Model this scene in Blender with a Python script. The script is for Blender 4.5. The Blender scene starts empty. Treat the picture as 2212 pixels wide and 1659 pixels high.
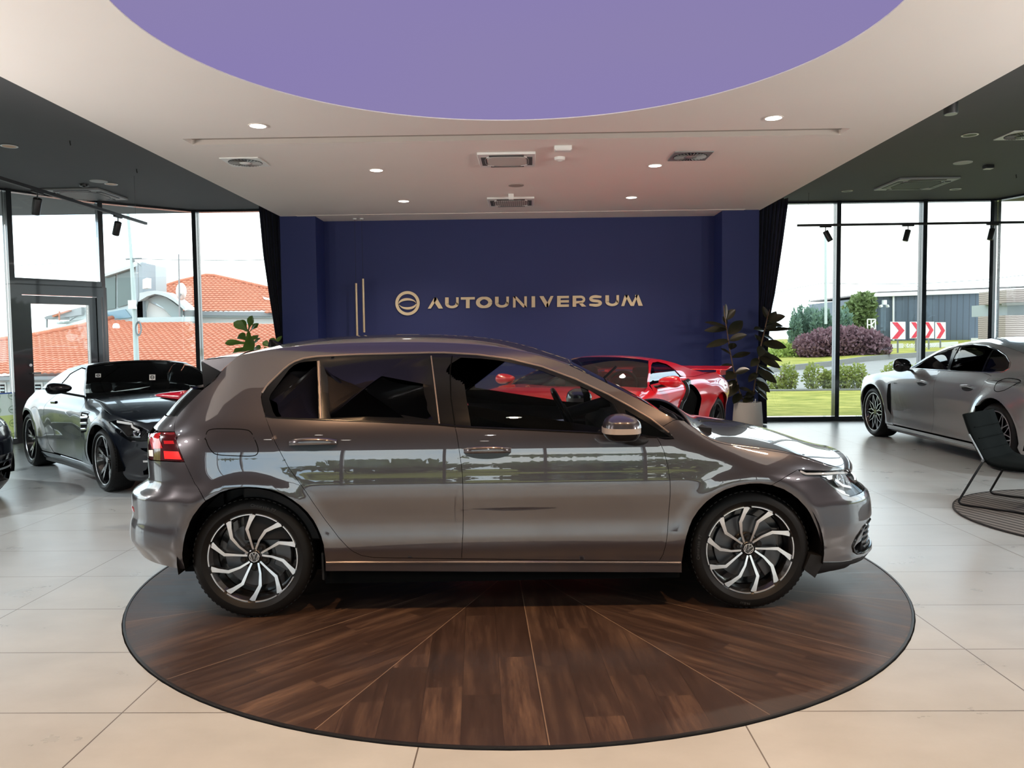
import bpy, bmesh, math, random
from math import sin, cos, tan, pi, radians as R_, sqrt, atan2, hypot, exp, floor, ceil
from mathutils import Vector, Matrix
from mathutils.geometry import delaunay_2d_cdt
SC = bpy.context.scene
COL = SC.collection
random.seed(7)
# ------------------------------------------------------------------ camera
IW, IH, FPX = 2212.0, 1659.0, 1705.6
YAW, PITCH, ROLL, EYE = -0.018648, -0.0564, -0.01117, 1.44
cam_d = bpy.data.cameras.new('camera'); cam = bpy.data.objects.new('camera', cam_d); COL.objects.link(cam)
cam_d.sensor_fit = 'HORIZONTAL'; cam_d.sensor_width = 36.0; cam_d.lens = 36.0*FPX/IW
cam_d.clip_start = .05; cam_d.clip_end = 400
F_ = Vector((sin(YAW)*cos(PITCH), cos(YAW)*cos(PITCH), sin(PITCH)))
_r = Vector((cos(YAW), -sin(YAW), 0)); _u = _r.cross(F_)
RT = _r*cos(ROLL) + _u*sin(ROLL); UP = _u*cos(ROLL) - _r*sin(ROLL)
cam.matrix_world = Matrix(((RT.x, UP.x, -F_.x, 0), (RT.y, UP.y, -F_.y, 0), (RT.z, UP.z, -F_.z, EYE), (0, 0, 0, 1)))
SC.camera = cam
def ray(px, py): return F_ + RT*((px-IW/2)/FPX) + UP*((IH/2-py)/FPX)
def at(px, py, Y):
    "point of the place at depth Y (measured on the photograph)"
    d = ray(px, py); return Vector((0, 0, EYE)) + d*(Y/d.y)
def atz(px, py, z):
    d = ray(px, py); return Vector((0, 0, EYE)) + d*((z-EYE)/d.z)
# ------------------------------------------------------------------ objects
def tag(o, label=None, cat=None, group=None, kind=None):
    if label: o['label'] = label
    if cat: o['category'] = cat
    if group: o['group'] = group
    if kind: o['kind'] = kind
    return o
def empty(name, loc=(0, 0, 0), rz=0, label=None, cat=None, group=None, kind=None, parent=None):
    o = bpy.data.objects.new(name, None); COL.objects.link(o); o.location = loc; o.rotation_euler = (0, 0, rz)
    o.empty_display_size = .1
    if parent: o.parent = parent
    return tag(o, label, cat, group, kind)
def clone(o, parent=None):
    c = o.copy(); COL.objects.link(c)
    if parent: c.parent = parent
    for ch in [k for k in o.children]: clone(ch, c)
    return c
class MB:
    "collects geometry, then becomes ONE mesh object"
    def __init__(s): s.v = []; s.f = []; s.m = []; s.n = None
    def add(s, vs, fs, mi=0):
        b = len(s.v); s.v += [tuple(p) for p in vs]; s.f += [tuple(i+b for i in f) for f in fs]; s.m += [mi]*len(fs); return s
    def box(s, lo, hi, mi=0, M=None):
        x0, y0, z0 = lo; x1, y1, z1 = hi
        v = [Vector(p) for p in ((x0,y0,z0),(x1,y0,z0),(x1,y1,z0),(x0,y1,z0),(x0,y0,z1),(x1,y0,z1),(x1,y1,z1),(x0,y1,z1))]
        if M: v = [M @ p for p in v]
        return s.add(v, [(0,3,2,1),(4,5,6,7),(0,1,5,4),(1,2,6,5),(2,3,7,6),(3,0,4,7)], mi)
    def cbox(s, c, d, mi=0, M=None):
        return s.box((c[0]-d[0]/2, c[1]-d[1]/2, c[2]-d[2]/2), (c[0]+d[0]/2, c[1]+d[1]/2, c[2]+d[2]/2), mi, M)
    def rings(s, rs, close=True, cap0=False, cap1=False, mi=0):
        n = len(rs[0]); b = len(s.v)
        for r in rs: s.v += [tuple(p) for p in r]
        for i in range(len(rs)-1):
            for j in range(n if close else n-1):
                k = (j+1) % n
                s.f.append((b+i*n+j, b+i*n+k, b+(i+1)*n+k, b+(i+1)*n+j)); s.m.append(mi)
        if cap0: s.f.append(tuple(b+j for j in range(n))[::-1]); s.m.append(mi)
        if cap1: s.f.append(tuple(b+(len(rs)-1)*n+j for j in range(n))); s.m.append(mi)
        return s
    def lathe(s, prof, c=(0, 0, 0), n=24, axis='z', mi=0, M=None, cap=True):
        rs = []
        for r, h in prof:
            ring = []
            for k in range(n):
                a = 2*pi*k/n
                p = (r*cos(a), r*sin(a), h) if axis == 'z' else (r*cos(a), h, -r*sin(a)) if axis == 'y' else (h, r*cos(a), r*sin(a))
                p = Vector(p) + Vector(c)
                ring.append(M @ p if M else p)
            rs.append(ring)
        return s.rings(rs, True, cap, cap, mi)
    def tube(s, pts, r, n=8, mi=0, cap=True, closed=False):
        pts = [Vector(p) for p in pts]; rs = []; N = len(pts); up = None
        for i, p in enumerate(pts):
            if closed: t = pts[(i+1) % N]-pts[i-1]
            else: t = (pts[min(i+1, N-1)]-pts[max(i-1, 0)])
            t.normalize()
            if up is None:
                up = Vector((0, 0, 1)) if abs(t.z) < .9 else Vector((1, 0, 0))
            a = (up - t*up.dot(t)).normalized(); up = a; b = t.cross(a)
            rr = r[i] if isinstance(r, (list, tuple)) else r
            rs.append([p + (a*cos(2*pi*k/n)+b*sin(2*pi*k/n))*rr for k in range(n)])
        if closed: rs.append(rs[0])
        return s.rings(rs, True, cap and not closed, cap and not closed, mi)
    def prism(s, poly, z0, z1, mi=0, M=None):
        n = len(poly)
        v = [Vector((p[0], p[1], z0)) for p in poly]+[Vector((p[0], p[1], z1)) for p in poly]
        if M: v = [M @ p for p in v]
        return s.add(v, [tuple(range(n))[::-1], tuple(range(n, 2*n))]+[(i, (i+1) % n, n+(i+1) % n, n+i) for i in range(n)], mi)
    def grid(s, fn, us, vs, mi=0):
        b = len(s.v)
        for u in us:
            for v in vs: s.v.append(tuple(fn(u, v)))
        m = len(vs)
        for i in range(len(us)-1):
            for j in range(m-1):
                s.f.append((b+i*m+j, b+(i+1)*m+j, b+(i+1)*m+j+1, b+i*m+j+1)); s.m.append(mi)
        return s
    def build(s, name, mat, parent=None, smooth=None, bevel=0, solid=0, sub=0, norms=None, sangle=.7):
        me = bpy.data.meshes.new(name); me.from_pydata(s.v, [], s.f); me.validate()
        mats = mat if isinstance(mat, (list, tuple)) else [mat]
        for m in mats: me.materials.append(m)
        if len(mats) > 1 and len(me.polygons) == len(s.m): me.polygons.foreach_set('material_index', s.m)
        if smooth is None: smooth = sangle
        me.polygons.foreach_set('use_smooth', [bool(smooth)]*len(me.polygons))
        if smooth and smooth is not True and norms is None: me.set_sharp_from_angle(angle=smooth)
        if norms is not None and len(norms) == len(me.vertices): me.normals_split_custom_set_from_vertices(norms)
        o = bpy.data.objects.new(name, me); COL.objects.link(o)
        if parent: o.parent = parent
        if solid:
            q = o.modifiers.new('solid', 'SOLIDIFY'); q.thickness = abs(solid); q.offset = -1 if solid > 0 else 0
        if bevel:
            q = o.modifiers.new('bevel', 'BEVEL'); q.width = bevel; q.segments = 2; q.limit_method = 'ANGLE'; q.angle_limit = R_(35)
        if sub:
            q = o.modifiers.new('sub', 'SUBSURF'); q.levels = sub; q.render_levels = sub
        return o
def structure(o): o['kind'] = 'structure'; return o
def lin(r, g, b):
    f = lambda c: (c/255/12.92) if c/255 <= .04045 else ((c/255+.055)/1.055)**2.4
    return (f(r), f(g), f(b))
# ------------------------------------------------------------------ materials
class NT:
    def __init__(s, name):
        s.mat = bpy.data.materials.new(name); s.mat.use_nodes = True
        s.t = s.mat.node_tree; s.t.nodes.clear(); s.out = s.t.nodes.new('ShaderNodeOutputMaterial')
    def n(s, typ, ins=None, **kw):
        d = s.t.nodes.new('ShaderNode'+typ)
        for k, v in kw.items(): setattr(d, k, v)
        for k, v in (ins or {}).items():
            i = d.inputs[k]
            if isinstance(v, bpy.types.NodeSocket): s.t.links.new(v, i)
            elif isinstance(v, bpy.types.Node): s.t.links.new(v.outputs[0], i)
            else:
                if hasattr(i.default_value, '__len__') and not isinstance(v, str) and len(v) == 3 and len(i.default_value) == 4: v = (*v, 1)
                i.default_value = v
        return d
    def math(s, op, a, b=0, c=0):
        return s.n('Math', {0: a, 1: b, 2: c}, operation=op).outputs[0]
    def ramp(s, fac, stops, interp='LINEAR'):
        d = s.n('ValToRGB', {0: fac}); d.color_ramp.interpolation = interp
        e = d.color_ramp.elements
        while len(e) < len(stops): e.new(.5)
        for k, (p, c) in enumerate(stops): e[k].position = p; e[k].color = (*c, 1) if len(c) == 3 else c
        return d.outputs[0]
    def mix(s, fac, a, b, blend='MIX'):
        d = s.n('Mix', data_type='RGBA', blend_type=blend)
        for k, v in ((0, fac), (6, a), (7, b)):
            if isinstance(v, bpy.types.NodeSocket): s.t.links.new(v, d.inputs[k])
            else: d.inputs[k].default_value = (*v, 1) if hasattr(v, '__len__') and len(v) == 3 else v
        return d.outputs[2]
    def done(s, shader):
        s.t.links.new(shader.outputs[0] if isinstance(shader, bpy.types.Node) else shader, s.out.inputs[0]); return s.mat
def pbr(name, col, rough=.5, metal=0, coat=0, coat_rough=.03, noise=0, nscale=8, bump=0, bscale=40, spec=.5, emit=None, estr=0, sheen=0, rvar=0):
    t = NT(name)
    co = t.n('TexCoord').outputs['Object']
    ins = {'Roughness': rough, 'Metallic': metal, 'Coat Weight': coat, 'Coat Roughness': coat_rough, 'Specular IOR Level': spec, 'Base Color': col}
    nz = t.n('TexNoise', {'Vector': co, 'Scale': nscale, 'Detail': 5.0}).outputs[0]
    k = noise if noise else .02
    ins['Base Color'] = t.mix(nz, tuple(c*(1-k) for c in col), tuple(min(1, c*(1+k)) for c in col))
    if rvar: ins['Roughness'] = t.math('MULTIPLY_ADD', nz, rvar, rough-rvar/2)
    if emit: ins['Emission Color'] = emit; ins['Emission Strength'] = estr
    if sheen: ins['Sheen Weight'] = sheen
    b = t.n('BsdfPrincipled', ins)
    if bump:
        nb = t.n('TexNoise', {'Vector': co, 'Scale': bscale, 'Detail': 4.0}).outputs[0]
        bp = t.n('Bump', {'Height': nb, 'Strength': bump, 'Distance': .01}); t.t.links.new(bp.outputs[0], b.inputs['Normal'])
    return t.done(b)
def emitter(name, col, s):
    t = NT(name); return t.done(t.n('Emission', {'Color': col, 'Strength': s}))
def glassy(name, tint=(1, 1, 1), ior=1.45, rough=0.0, refl=1.0):
    "pane glass: clear or tinted transmission with fresnel reflection"
    t = NT(name)
    fr = t.math('MULTIPLY', t.n('Fresnel', {'IOR': ior}).outputs[0], refl)
    return t.done(t.n('MixShader', {0: fr, 1: t.n('BsdfTransparent', {'Color': tint}), 2: t.n('BsdfGlossy', {'Color': (1, 1, 1), 'Roughness': rough})}))
def lamp_area(name, loc, size, power, col, rot=(0, 0, 0), shape='DISK', sy=None, spread=None, parent=None):
    l = bpy.data.lights.new(name, 'AREA'); l.shape = shape; l.size = size; l.energy = power; l.color = col
    if sy: l.size_y = sy
    if spread: l.spread = spread
    o = bpy.data.objects.new(name, l); COL.objects.link(o); o.location = loc; o.rotation_euler = rot
    if parent: o.parent = parent
    return o
def lamp_spot(name, loc, power, col, angle=100, blend=.6, rot=(0, 0, 0), size=.04):
    l = bpy.data.lights.new(name, 'SPOT'); l.energy = power; l.color = col; l.spot_size = R_(angle); l.spot_blend = blend; l.shadow_soft_size = size
    o = bpy.data.objects.new(name, l); COL.objects.link(o); o.location = loc; o.rotation_euler = rot
    return o
# ================================================================== SETTING
ZW, ZD = 3.42, 3.69           # white slab, dark ceiling
PX, PY_, PR = -.0727, 4.949, 2.252
YG, YB, YP = 13.5, 13.07, 12.54
m_white = pbr('ceiling_plaster', lin(232, 224, 218), .85, noise=.015, nscale=2)
m_dark = pbr('dark_ceiling_paint', lin(82, 82, 84), .8, noise=.03)
m_blue = pbr('navy_wall_paint', lin(29, 40, 94), .62, noise=.06, nscale=1.5, bump=.05, bscale=60)
m_frame = pbr('anthracite_frame', lin(38, 43, 48), .22, .2, noise=.05, coat=.4)
m_black = pbr('matt_black_metal', (.012, .012, .013), .45)
m_bwhite = pbr('white_plastic', lin(225, 225, 222), .45)
m_grey = pbr('grey_metal', lin(150, 152, 152), .4, .4)
m_glass = glassy('window_glass', (.93, .97, .96), 1.45)
m_alu = pbr('brushed_steel', (.6, .6, .62), .3, 1)
m_gold = pbr('brushed_brass', lin(206, 184, 150), .38, .35)

def planar(outer, holes, z, name, mat, up=False, extra=()):
    vs = []; es = []
    for lp in [outer]+list(holes):
        b = len(vs); vs += [Vector((p[0], p[1])) for p in lp]; es += [(b+i, b+(i+1) % len(lp)) for i in range(len(lp))]
    v, e, f, *_ = delaunay_2d_cdt(vs, es, [], 0, 1e-6)
    def inside(p, lp):
        c = False; n = len(lp)
        for i in range(n):
            a, b = lp[i], lp[i-1]
            if (a[1] > p.y) != (b[1] > p.y) and p.x < (b[0]-a[0])*(p.y-a[1])/(b[1]-a[1])+a[0]: c = not c
        return c
    F = []
    for t in f:
        c = sum((v[i] for i in t), Vector((0, 0)))/len(t)
        if inside(c, outer) and not any(inside(c, h) for h in holes):
            ar = sum(v[t[i]].cross(v[t[(i+1) % len(t)]]) for i in range(len(t)))
            F.append(tuple(t) if (ar > 0) == up else tuple(t)[::-1])
    m = MB(); m.add([(p.x, p.y, z) for p in v], F)
    for a0, a1, lp in extra:      # vertical reveals of holes
        n = len(lp); m.add([(p[0], p[1], a0) for p in lp]+[(p[0], p[1], a1) for p in lp], [(i, (i+1) % n, n+(i+1) % n, n+i) for i in range(n)])
    return structure(m.build(name, mat, smooth=False))
circ = lambda c, r, n=96: [(c[0]+r*cos(2*pi*k/n), c[1]+r*sin(2*pi*k/n)) for k in range(n)]
# floor ------------------------------------------------------------
LG = [(-4.0, 13.5), (-5.62, 13.5), (-6.74, 12.5), (-7.5, 11.42), (-8.25, 10.0), (-9.2, 7.6), (-9.6, 4.5), (-9.6, -9.0)]
RG = [(3.6, YG), (7.88, YG), (8.6, 11.6), (9.8, 8.0), (10.2, 4.0), (10.2, -9.0)]
t = NT('floor_tiles'); co = t.n('TexCoord').outputs['Object']; s = t.n('SeparateXYZ', {0: co})
fx = t.math('FRACT', t.math('DIVIDE', t.math('ADD', s.outputs[0], 1.564+12), 1.197)); fy = t.math('FRACT', t.math('DIVIDE', t.math('ADD', s.outputs[1], 12.0-2.980+.0), .6))
ex = t.math('MULTIPLY', t.math('MINIMUM', fx, t.math('SUBTRACT', 1.0, fx)), 1.197); ey = t.math('MULTIPLY', t.math('MINIMUM', fy, t.math('SUBTRACT', 1.0, fy)), .6)
gr = t.math('LESS_THAN', t.math('MINIMUM', ex, ey), .0028)
ix = t.math('FLOOR', t.math('DIVIDE', t.math('ADD', s.outputs[0], 1.564+12), 1.197)); iy = t.math('FLOOR', t.math('DIVIDE', t.math('ADD', s.outputs[1], 12.0-2.980), .6))
wn = t.n('TexWhiteNoise', {0: t.n('CombineXYZ', {0: ix, 1: iy}).outputs[0]}).outputs[0]
sc_ = t.n('Mapping', {'Vector': co, 'Scale': (1.0, 1.5, 1.0)}).outputs[0]
nz = t.n('TexNoise', {'Vector': sc_, 'Scale': 2.6, 'Detail': 8.0, 'Roughness': .55}).outputs[0]
n2 = t.n('TexNoise', {'Vector': co, 'Scale': 60.0, 'Detail': 3.0}).outputs[0]
c1 = t.mix(nz, lin(152, 158, 159), lin(186, 193, 194)); c1 = t.mix(t.math('MULTIPLY', wn, .14), c1, lin(150, 146, 140)); c1 = t.mix(t.math('MULTIPLY', n2, .10), c1, lin(150, 144, 136))
c1 = t.mix(gr, c1, lin(92, 88, 84))
rg = t.math('MULTIPLY_ADD', nz, .10, .24); bp = t.n('Bump', {'Height': n2, 'Strength': .03, 'Distance': .002})
m_floor = t.done(t.n('BsdfPrincipled', {'Base Color': c1, 'Roughness': rg, 'Specular IOR Level': .5, 'Normal': bp.outputs[0]}))
outer = [(-9.6, -9)]+[(10.2, -9)]+RG[::-1][1:-1]+[(3.4, YG), (-3.4, YG)]+LG[1:-1]
planar(outer, [circ((PX, PY_), PR+.006)], 0, 'floor', m_floor, up=True, extra=[(-.03, 0, circ((PX, PY_), PR+.006))])
structure(MB().box((-9.7, -9.1, -.25), (10.3, 13.6, -.04)).build('floor_slab', pbr('concrete', (.2, .2, .2), .9)))
# turntable ----------------------------------------------------------
t = NT('turntable_wood'); co = t.n('TexCoord').outputs['Object']; s = t.n('SeparateXYZ', {0: co})
th = t.math('ARCTAN2', s.outputs[1], s.outputs[0]); D = R_(22.5); T0 = R_(-86.4+360)
k0 = t.math('DIVIDE', t.math('SUBTRACT', th, T0-4*pi), D); ki = t.math('FLOOR', k0); kf = t.math('SUBTRACT', k0, ki)
an = t.math('MULTIPLY_ADD', t.math('ADD', t.math('FLOOR', t.math('MULTIPLY', t.math('ADD', ki, 1.0), .5)), 0), 2*D, T0-4*pi)
ca, sa = t.math('COSINE', an), t.math('SINE', an)
lx = t.math('ADD', t.math('MULTIPLY', s.outputs[0], ca), t.math('MULTIPLY', s.outputs[1], sa))
ly = t.math('SUBTRACT', t.math('MULTIPLY', s.outputs[1], ca), t.math('MULTIPLY', s.outputs[0], sa))
rad = t.math('SQRT', t.math('ADD', t.math('MULTIPLY', s.outputs[0], s.outputs[0]), t.math('MULTIPLY', s.outputs[1], s.outputs[1])))
seam = t.math('LESS_THAN', t.math('MULTIPLY', t.math('MULTIPLY', t.math('MINIMUM', kf, t.math('SUBTRACT', 1.0, kf)), D), rad), .0022)
pi_ = t.math('FLOOR', t.math('DIVIDE', t.math('ADD', ly, 20.0), .155)); pf = t.math('FRACT', t.math('DIVIDE', t.math('ADD', ly, 20.0), .155))
sh = t.n('TexWhiteNoise', {0: t.n('CombineXYZ', {0: pi_, 1: an}).outputs[0]}).outputs[0]
bx = t.math('DIVIDE', t.math('MULTIPLY_ADD', sh, .9, t.math('ADD', lx, 20.0)), .92); bi = t.math('FLOOR', bx)
pr = t.n('TexWhiteNoise', {0: t.n('CombineXYZ', {0: pi_, 1: an, 2: bi}).outputs[0]}).outputs[0]
gv = t.n('CombineXYZ', {0: t.math('MULTIPLY', lx, 1.3), 1: t.math('MULTIPLY_ADD', ly, 11.0, t.math('MULTIPLY', pr, 40.0)), 2: t.math('MULTIPLY', an, 9.0)})
g1 = t.n('TexNoise', {'Vector': gv.outputs[0], 'Scale': 1.3, 'Detail': 9.0, 'Roughness': .68}).outputs[0]
g3 = t.n('TexNoise', {'Vector': gv.outputs[0], 'Scale': .35, 'Detail': 4.0}).outputs[0]
cw = t.ramp(g1, [(.30, lin(34, 25, 21)), (.48, lin(60, 45, 38)), (.62, lin(92, 72, 58)), (.76, lin(134, 108, 86))])
cw = t.mix(t.math('MULTIPLY', pr, .62), cw, lin(46, 35, 30)); cw = t.mix(t.math('MULTIPLY', g3, .35), cw, lin(60, 44, 36))
pe = t.math('LESS_THAN', t.math('MINIMUM', pf, t.math('SUBTRACT', 1.0, pf)), .009)
cw = t.mix(t.math('MULTIPLY', pe, .55), cw, lin(26, 19, 16)); cw = t.mix(t.math('MULTIPLY', seam, .55), cw, lin(150, 128, 108))
bp = t.n('Bump', {'Height': g1, 'Strength': .25, 'Distance': .004})
m_wood = t.done(t.n('BsdfPrincipled', {'Base Color': cw, 'Roughness': t.math('MULTIPLY_ADD', g1, .2, .30), 'Normal': bp.outputs[0], 'Specular IOR Level': .5}))
tt = empty('turntable', (PX, PY_, 0), 0, 'round dark wood turntable platform set flush in the floor under the grey hatchback', 'turntable')
MB().lathe([(0, -.03), (PR-.012, -.03), (PR-.012, .006), (0, .006)], n=160).build('deck', m_wood, tt)
MB().lathe([(PR-.011, -.03), (PR, -.03), (PR, .009), (PR-.011, .009), (PR-.011, -.03)], n=160, cap=False).build('edge_ring', pbr('edge_trim', (.03, .03, .032), .4, .6), tt)
# ceilings --------------------------------------------------------------
XL, XR = atz(300, 165+300*302/605, ZW).x, atz(1926, 296.5, ZW).x
XL, XR = -3.862, 3.682
sl = [atz(394, 299, ZW), atz(413.5, 313, ZW), atz(1816, 291, ZW), atz(1836, 278, ZW)]
ys0, ys1 = (sl[0].y+sl[3].y)/2, (sl[1].y+sl[2].y)/2
slot = [(-3.32, ys0), (3.12, ys0), (3.12, ys1), (-3.32, ys1)]
CC = (PX, 4.94); CR = 2.338
YC0 = 2.45
planar([(XL, YC0), (XR, YC0), (XR, YB), (XL, YB)], [circ(CC, CR, 128), slot], ZW, 'ceiling', m_white, extra=[(ZW, ZW+.012, circ(CC, CR, 128)), (ZW, ZW+.05, slot), (ZW, ZD+.05, [(XL, YC0), (XR, YC0), (XR, YB), (XL, YB)])])
m_slotp = pbr('shaded_slot_lining', lin(176, 166, 158), .85)  # darker than the ceiling plaster: the recess shade is put into this colour
structure(MB().box((-3.30, ys1-.004, ZW+.0005), (3.10, ys1-.0005, ZW+.049)).build('ceiling_slot_side', m_slotp))
structure(MB().box((-3.32, ys0, ZW+.05), (3.12, ys1, ZW+.07)).build('ceiling_slot_top', m_slotp))
structure(MB().box((-3.6, YB-.62, ZW-.006), (3.42, YB, ZW-.0)).build('ceiling_edge_strip', m_white))
planar(outer, [[(XL, YC0), (XR, YC0), (XR, YB-.01), (XL, YB-.01)]], ZD, 'ceiling_dark', m_dark)
structure(MB().box((-12, -9.3, ZD+.06), (12, 14.1, ZD+.2)).build('roof_slab', m_dark))
m_purp = NT('violet_light_membrane'); 
pz = m_purp.n('TexNoise', {'Vector': m_purp.n('TexCoord').outputs['Object'], 'Scale': .35, 'Detail': 1.0}).outputs[0]
m_purp = m_purp.done(m_purp.n('Emission', {'Color': m_purp.mix(pz, lin(141, 131, 172), lin(135, 123, 181)), 'Strength': .76}))
lp = empty('ceiling_light_disc', (CC[0], CC[1], ZW+.008), 0, 'huge round violet glowing light panel in the white ceiling above the turntable', 'ceiling light')
MB().lathe([(0, 0), (CR-.001, 0), (CR-.001, .02), (0, .02)], n=128).build('membrane', m_purp, lp)
# walls ---------------------------------------------------------------------
structure(MB().box((-3.42, YB, 0), (3.2, YB+.25, ZD+.04)).build('wall_back', m_blue))
xa, xb = at(604, 469, YP).x, at(681, 471, YP).x
xc, xd = at(1560, 457, YP).x, at(1640, 455, YP).x
structure(MB().box((xa, YP, 0), (xb, YB+.25, ZD+.04)).build('wall_left_pier', m_blue))
structure(MB().box((xc, YP, 0), (xd, YB+.25, ZD+.04)).build('wall_right_pier', m_blue))
structure(MB().box((xa, YB+.25, 0), (xd, YG+.12, ZD+.04)).build('wall_back_core', m_blue))
m_rear = pbr('rear_wall_plaster', lin(90, 90, 92), .85)
# glazed walls: each bay a window with its frame and pane
nwin = [0]
def bay(a, b, z0=.0, z1=ZD, post=True, w=.07, dep=.16, name=None, pane=True, rail=.075, split=None):
    a = Vector((a[0], a[1], 0)); b = Vector((b[0], b[1], 0)); L = (b-a).length; ang = atan2(b.y-a.y, b.x-a.x)
    nwin[0] += 1
    o = empty(name or 'window_%d' % nwin[0], (a.x, a.y, 0), ang, kind='structure')
    f = MB(); 
    if post: f.box((-w/2, -dep/2, z0), (w/2, dep/2, z1))
    f.box((w/2, -dep/2, z0), (L-w/2, dep/2, z0+rail)).box((w/2, -dep/2+.04, z1-.03), (L-w/2, dep/2, z1+.02))
    if split: f.box((w/2, -dep/2, split-.05), (L-w/2, dep/2, split+.05))
    structure(f.build('frame', m_frame, o, smooth=False))
    if pane: structure(MB().box((w/2, -.012, z0+rail), (L-w/2, .012, z1-.03)).build('pane', m_glass, o, smooth=False))
    return o
xr1, xr2 = at(1806, 700, YG).x, at(1992, 600, YG).x
bay((3.2, YG), (xr1, YG), post=False); bay((xr1, YG), (xr2, YG)); bay((xr2, YG), RG[1])
for i in range(1, len(RG)-2):
    A, B = Vector(RG[i]), Vector(RG[i+1]); n = max(1, round((B-A).length/2.1))
    for k in range(n): bay(A.lerp(B, k/n), A.lerp(B, (k+1)/n))
bay(LG[1], (-3.2, YG))
bay(LG[2], LG[1])
wdr = bay(LG[3], LG[2], z0=2.32, rail=.1)
for i in range(3, len(LG)-2):
    A, B = Vector(LG[i]), Vector(LG[i+1]); n = max(1, round((B-A).length/1.7))
    for k in range(n):
        w = bay(A.lerp(B, (k+1)/n), A.lerp(B, k/n))
        if i == 3 and k == 0: w_film = w; w_film_len = (B-A).length/n
# posts standing under the transom of the door bay
dv = Vector(LG[2])-Vector(LG[3]); dl = dv.length; da = atan2(dv.y, dv.x)
dr = empty('door_1', (LG[3][0], LG[3][1], 0), da, kind='structure')
structure(MB().box((-.035, -.08, 0), (.035, .08, 2.33)).box((dl-.035, -.08, 0), (dl+.035, .08, 2.33)).box((.035, -.08, 2.18), (dl-.035, .08, 2.34)).box((.035, -.07, 0), (.12, .07, 2.18)).box((dl-.12, -.07, 0), (dl-.035, .07, 2.18)).build('door_frame', m_frame, dr, smooth=False))
structure(MB().box((.125, -.05, .02), (.245, .05, 2.17)).box((dl-.235, -.05, .02), (dl-.125, .05, 2.17)).box((.04, -.06, 0), (dl-.04, .06, .03)).box((.245, -.05, 2.05), (dl-.235, .05, 2.17)).box((.245, -.05, .02), (dl-.235, .05, .13)).build('door_leaf', m_frame, dr, smooth=False))
structure(MB().box((.245, -.012, .13), (dl-.235, .012, 2.05)).build('pane', m_glass, dr, smooth=False))
h = MB().tube([(.20, -.055, 1.02), (.20, -.10, 1.02), (.32, -.10, 1.02)], .011).lathe([(.022, -.07), (.022, -.05)], (.20, 0, 1.14), 12, 'y')
structure(h.build('door_handle', m_alu, dr))
structure(MB().box((-9.85, -9, 0), (-9.6, 4.5, ZD+.05)).build('wall_left', m_rear)); structure(MB().box((10.2, -9, 0), (10.45, 4.0, ZD+.05)).build('wall_right', m_rear))
# far wall behind the camera with a wide window front
structure(MB().box((-9.6, -9.25, 3.0), (10.2, -9.0, ZD+.05)).box((-9.6, -9.25, 0), (10.2, -9.0, .25)).build('wall_front', m_rear))
for k in range(9): bay((-9.5+2.18*k, -9.1), (-9.5+2.18*(k+1), -9.1), z0=.25, z1=3.0)
# film on the glass beside the door
t = NT('printed_window_film'); co = t.n('TexCoord').outputs['Object']; s = t.n('SeparateXYZ', {0: co})
px_ = t.math('SUBTRACT', t.math('FRACT', t.math('DIVIDE', s.outputs[0], .24)), .5); pz_ = t.math('SUBTRACT', t.math('FRACT', t.math('DIVIDE', s.outputs[2], .2)), .5)
rr = t.math('SQRT', t.math('ADD', t.math('MULTIPLY', px_, px_), t.math('MULTIPLY', pz_, pz_)))
ring = t.math('MULTIPLY', t.math('GREATER_THAN', rr, .24), t.math('LESS_THAN', rr, .29)); bar = t.math('MULTIPLY', t.math('LESS_THAN', t.math('ABSOLUTE', pz_), .05), t.math('LESS_THAN', rr, .2))
low = t.math('LESS_THAN', s.outputs[2], .42)
cf = t.mix(low, lin(240, 244, 238), lin(232, 238, 190)); cf = t.mix(t.math('MULTIPLY', t.math('MAXIMUM', ring, bar), .5), cf, lin(120, 140, 110)); cf = t.mix(t.math('GREATER_THAN', s.outputs[2], .735), cf, lin(60, 110, 190))
m_film = t.done(t.n('MixShader', {0: .8, 1: t.n('BsdfDiffuse', {'Color': cf}), 2: t.n('BsdfTranslucent', {'Color': cf})}))
structure(MB().box((.05, -.016, .08), (w_film_len-.05, -.013, .75)).build('window_film', m_film, w_film, smooth=False))
# curtains -----------------------------------------------------------------------
m_curt = pbr('navy_velvet_curtain', lin(20, 24, 52), .8, noise=.1, nscale=5, sheen=.25)
def curtain(name, edge, xin, Y, label, sgn):
    "edge: traced free edge (pixels), xin: fixed edge beside the pier"
    pts = [at(x, y, Y) for x, y in edge]; zs = [p.z for p in pts]
    def ex(z):
        for i in range(len(pts)-1):
            if pts[i].z >= z >= pts[i+1].z:
                q = (pts[i].z-z)/(pts[i].z-pts[i+1].z); return pts[i].x+(pts[i+1].x-pts[i].x)*q
        return pts[-1].x if z < pts[-1].z else pts[0].x
    us = [i/90 for i in range(91)]; zz = [ZD-.03-(ZD-.05)*i/40 for i in range(41)]
    m = MB()
    def fn(u, z):
        w = abs(ex(z)-xin); am = .05+.05*(1-w/abs(ex(zz[0])-xin))
        return (xin+(ex(z)-xin)*u, Y+am*sin(u*2*pi*9)+.02*sin(u*2*pi*23+1), z)
    m.grid(fn, us, zz)
    o = m.build(name, m_curt, smooth=True, solid=.004)
    return tag(o, label, 'curtain', 'navy curtains beside the blue wall')
curtain('curtain', [(1701, 440), (1690, 520), (1681, 579), (1671, 639), (1664, 670), (1657, 740), (1652, 820), (1654, 917)], xd+.01, 12.97, 'dark navy velvet curtain hanging right of the blue wall behind the rubber plant', 1)
curtain('curtain', [(561, 456), (570, 549), (582, 629), (592, 688), (600, 740), (606, 800), (609, 860), (607, 920)], xa-.01, 12.97, 'dark navy velvet curtain hanging left of the blue wall above the hatchback tail', -1)
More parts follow.
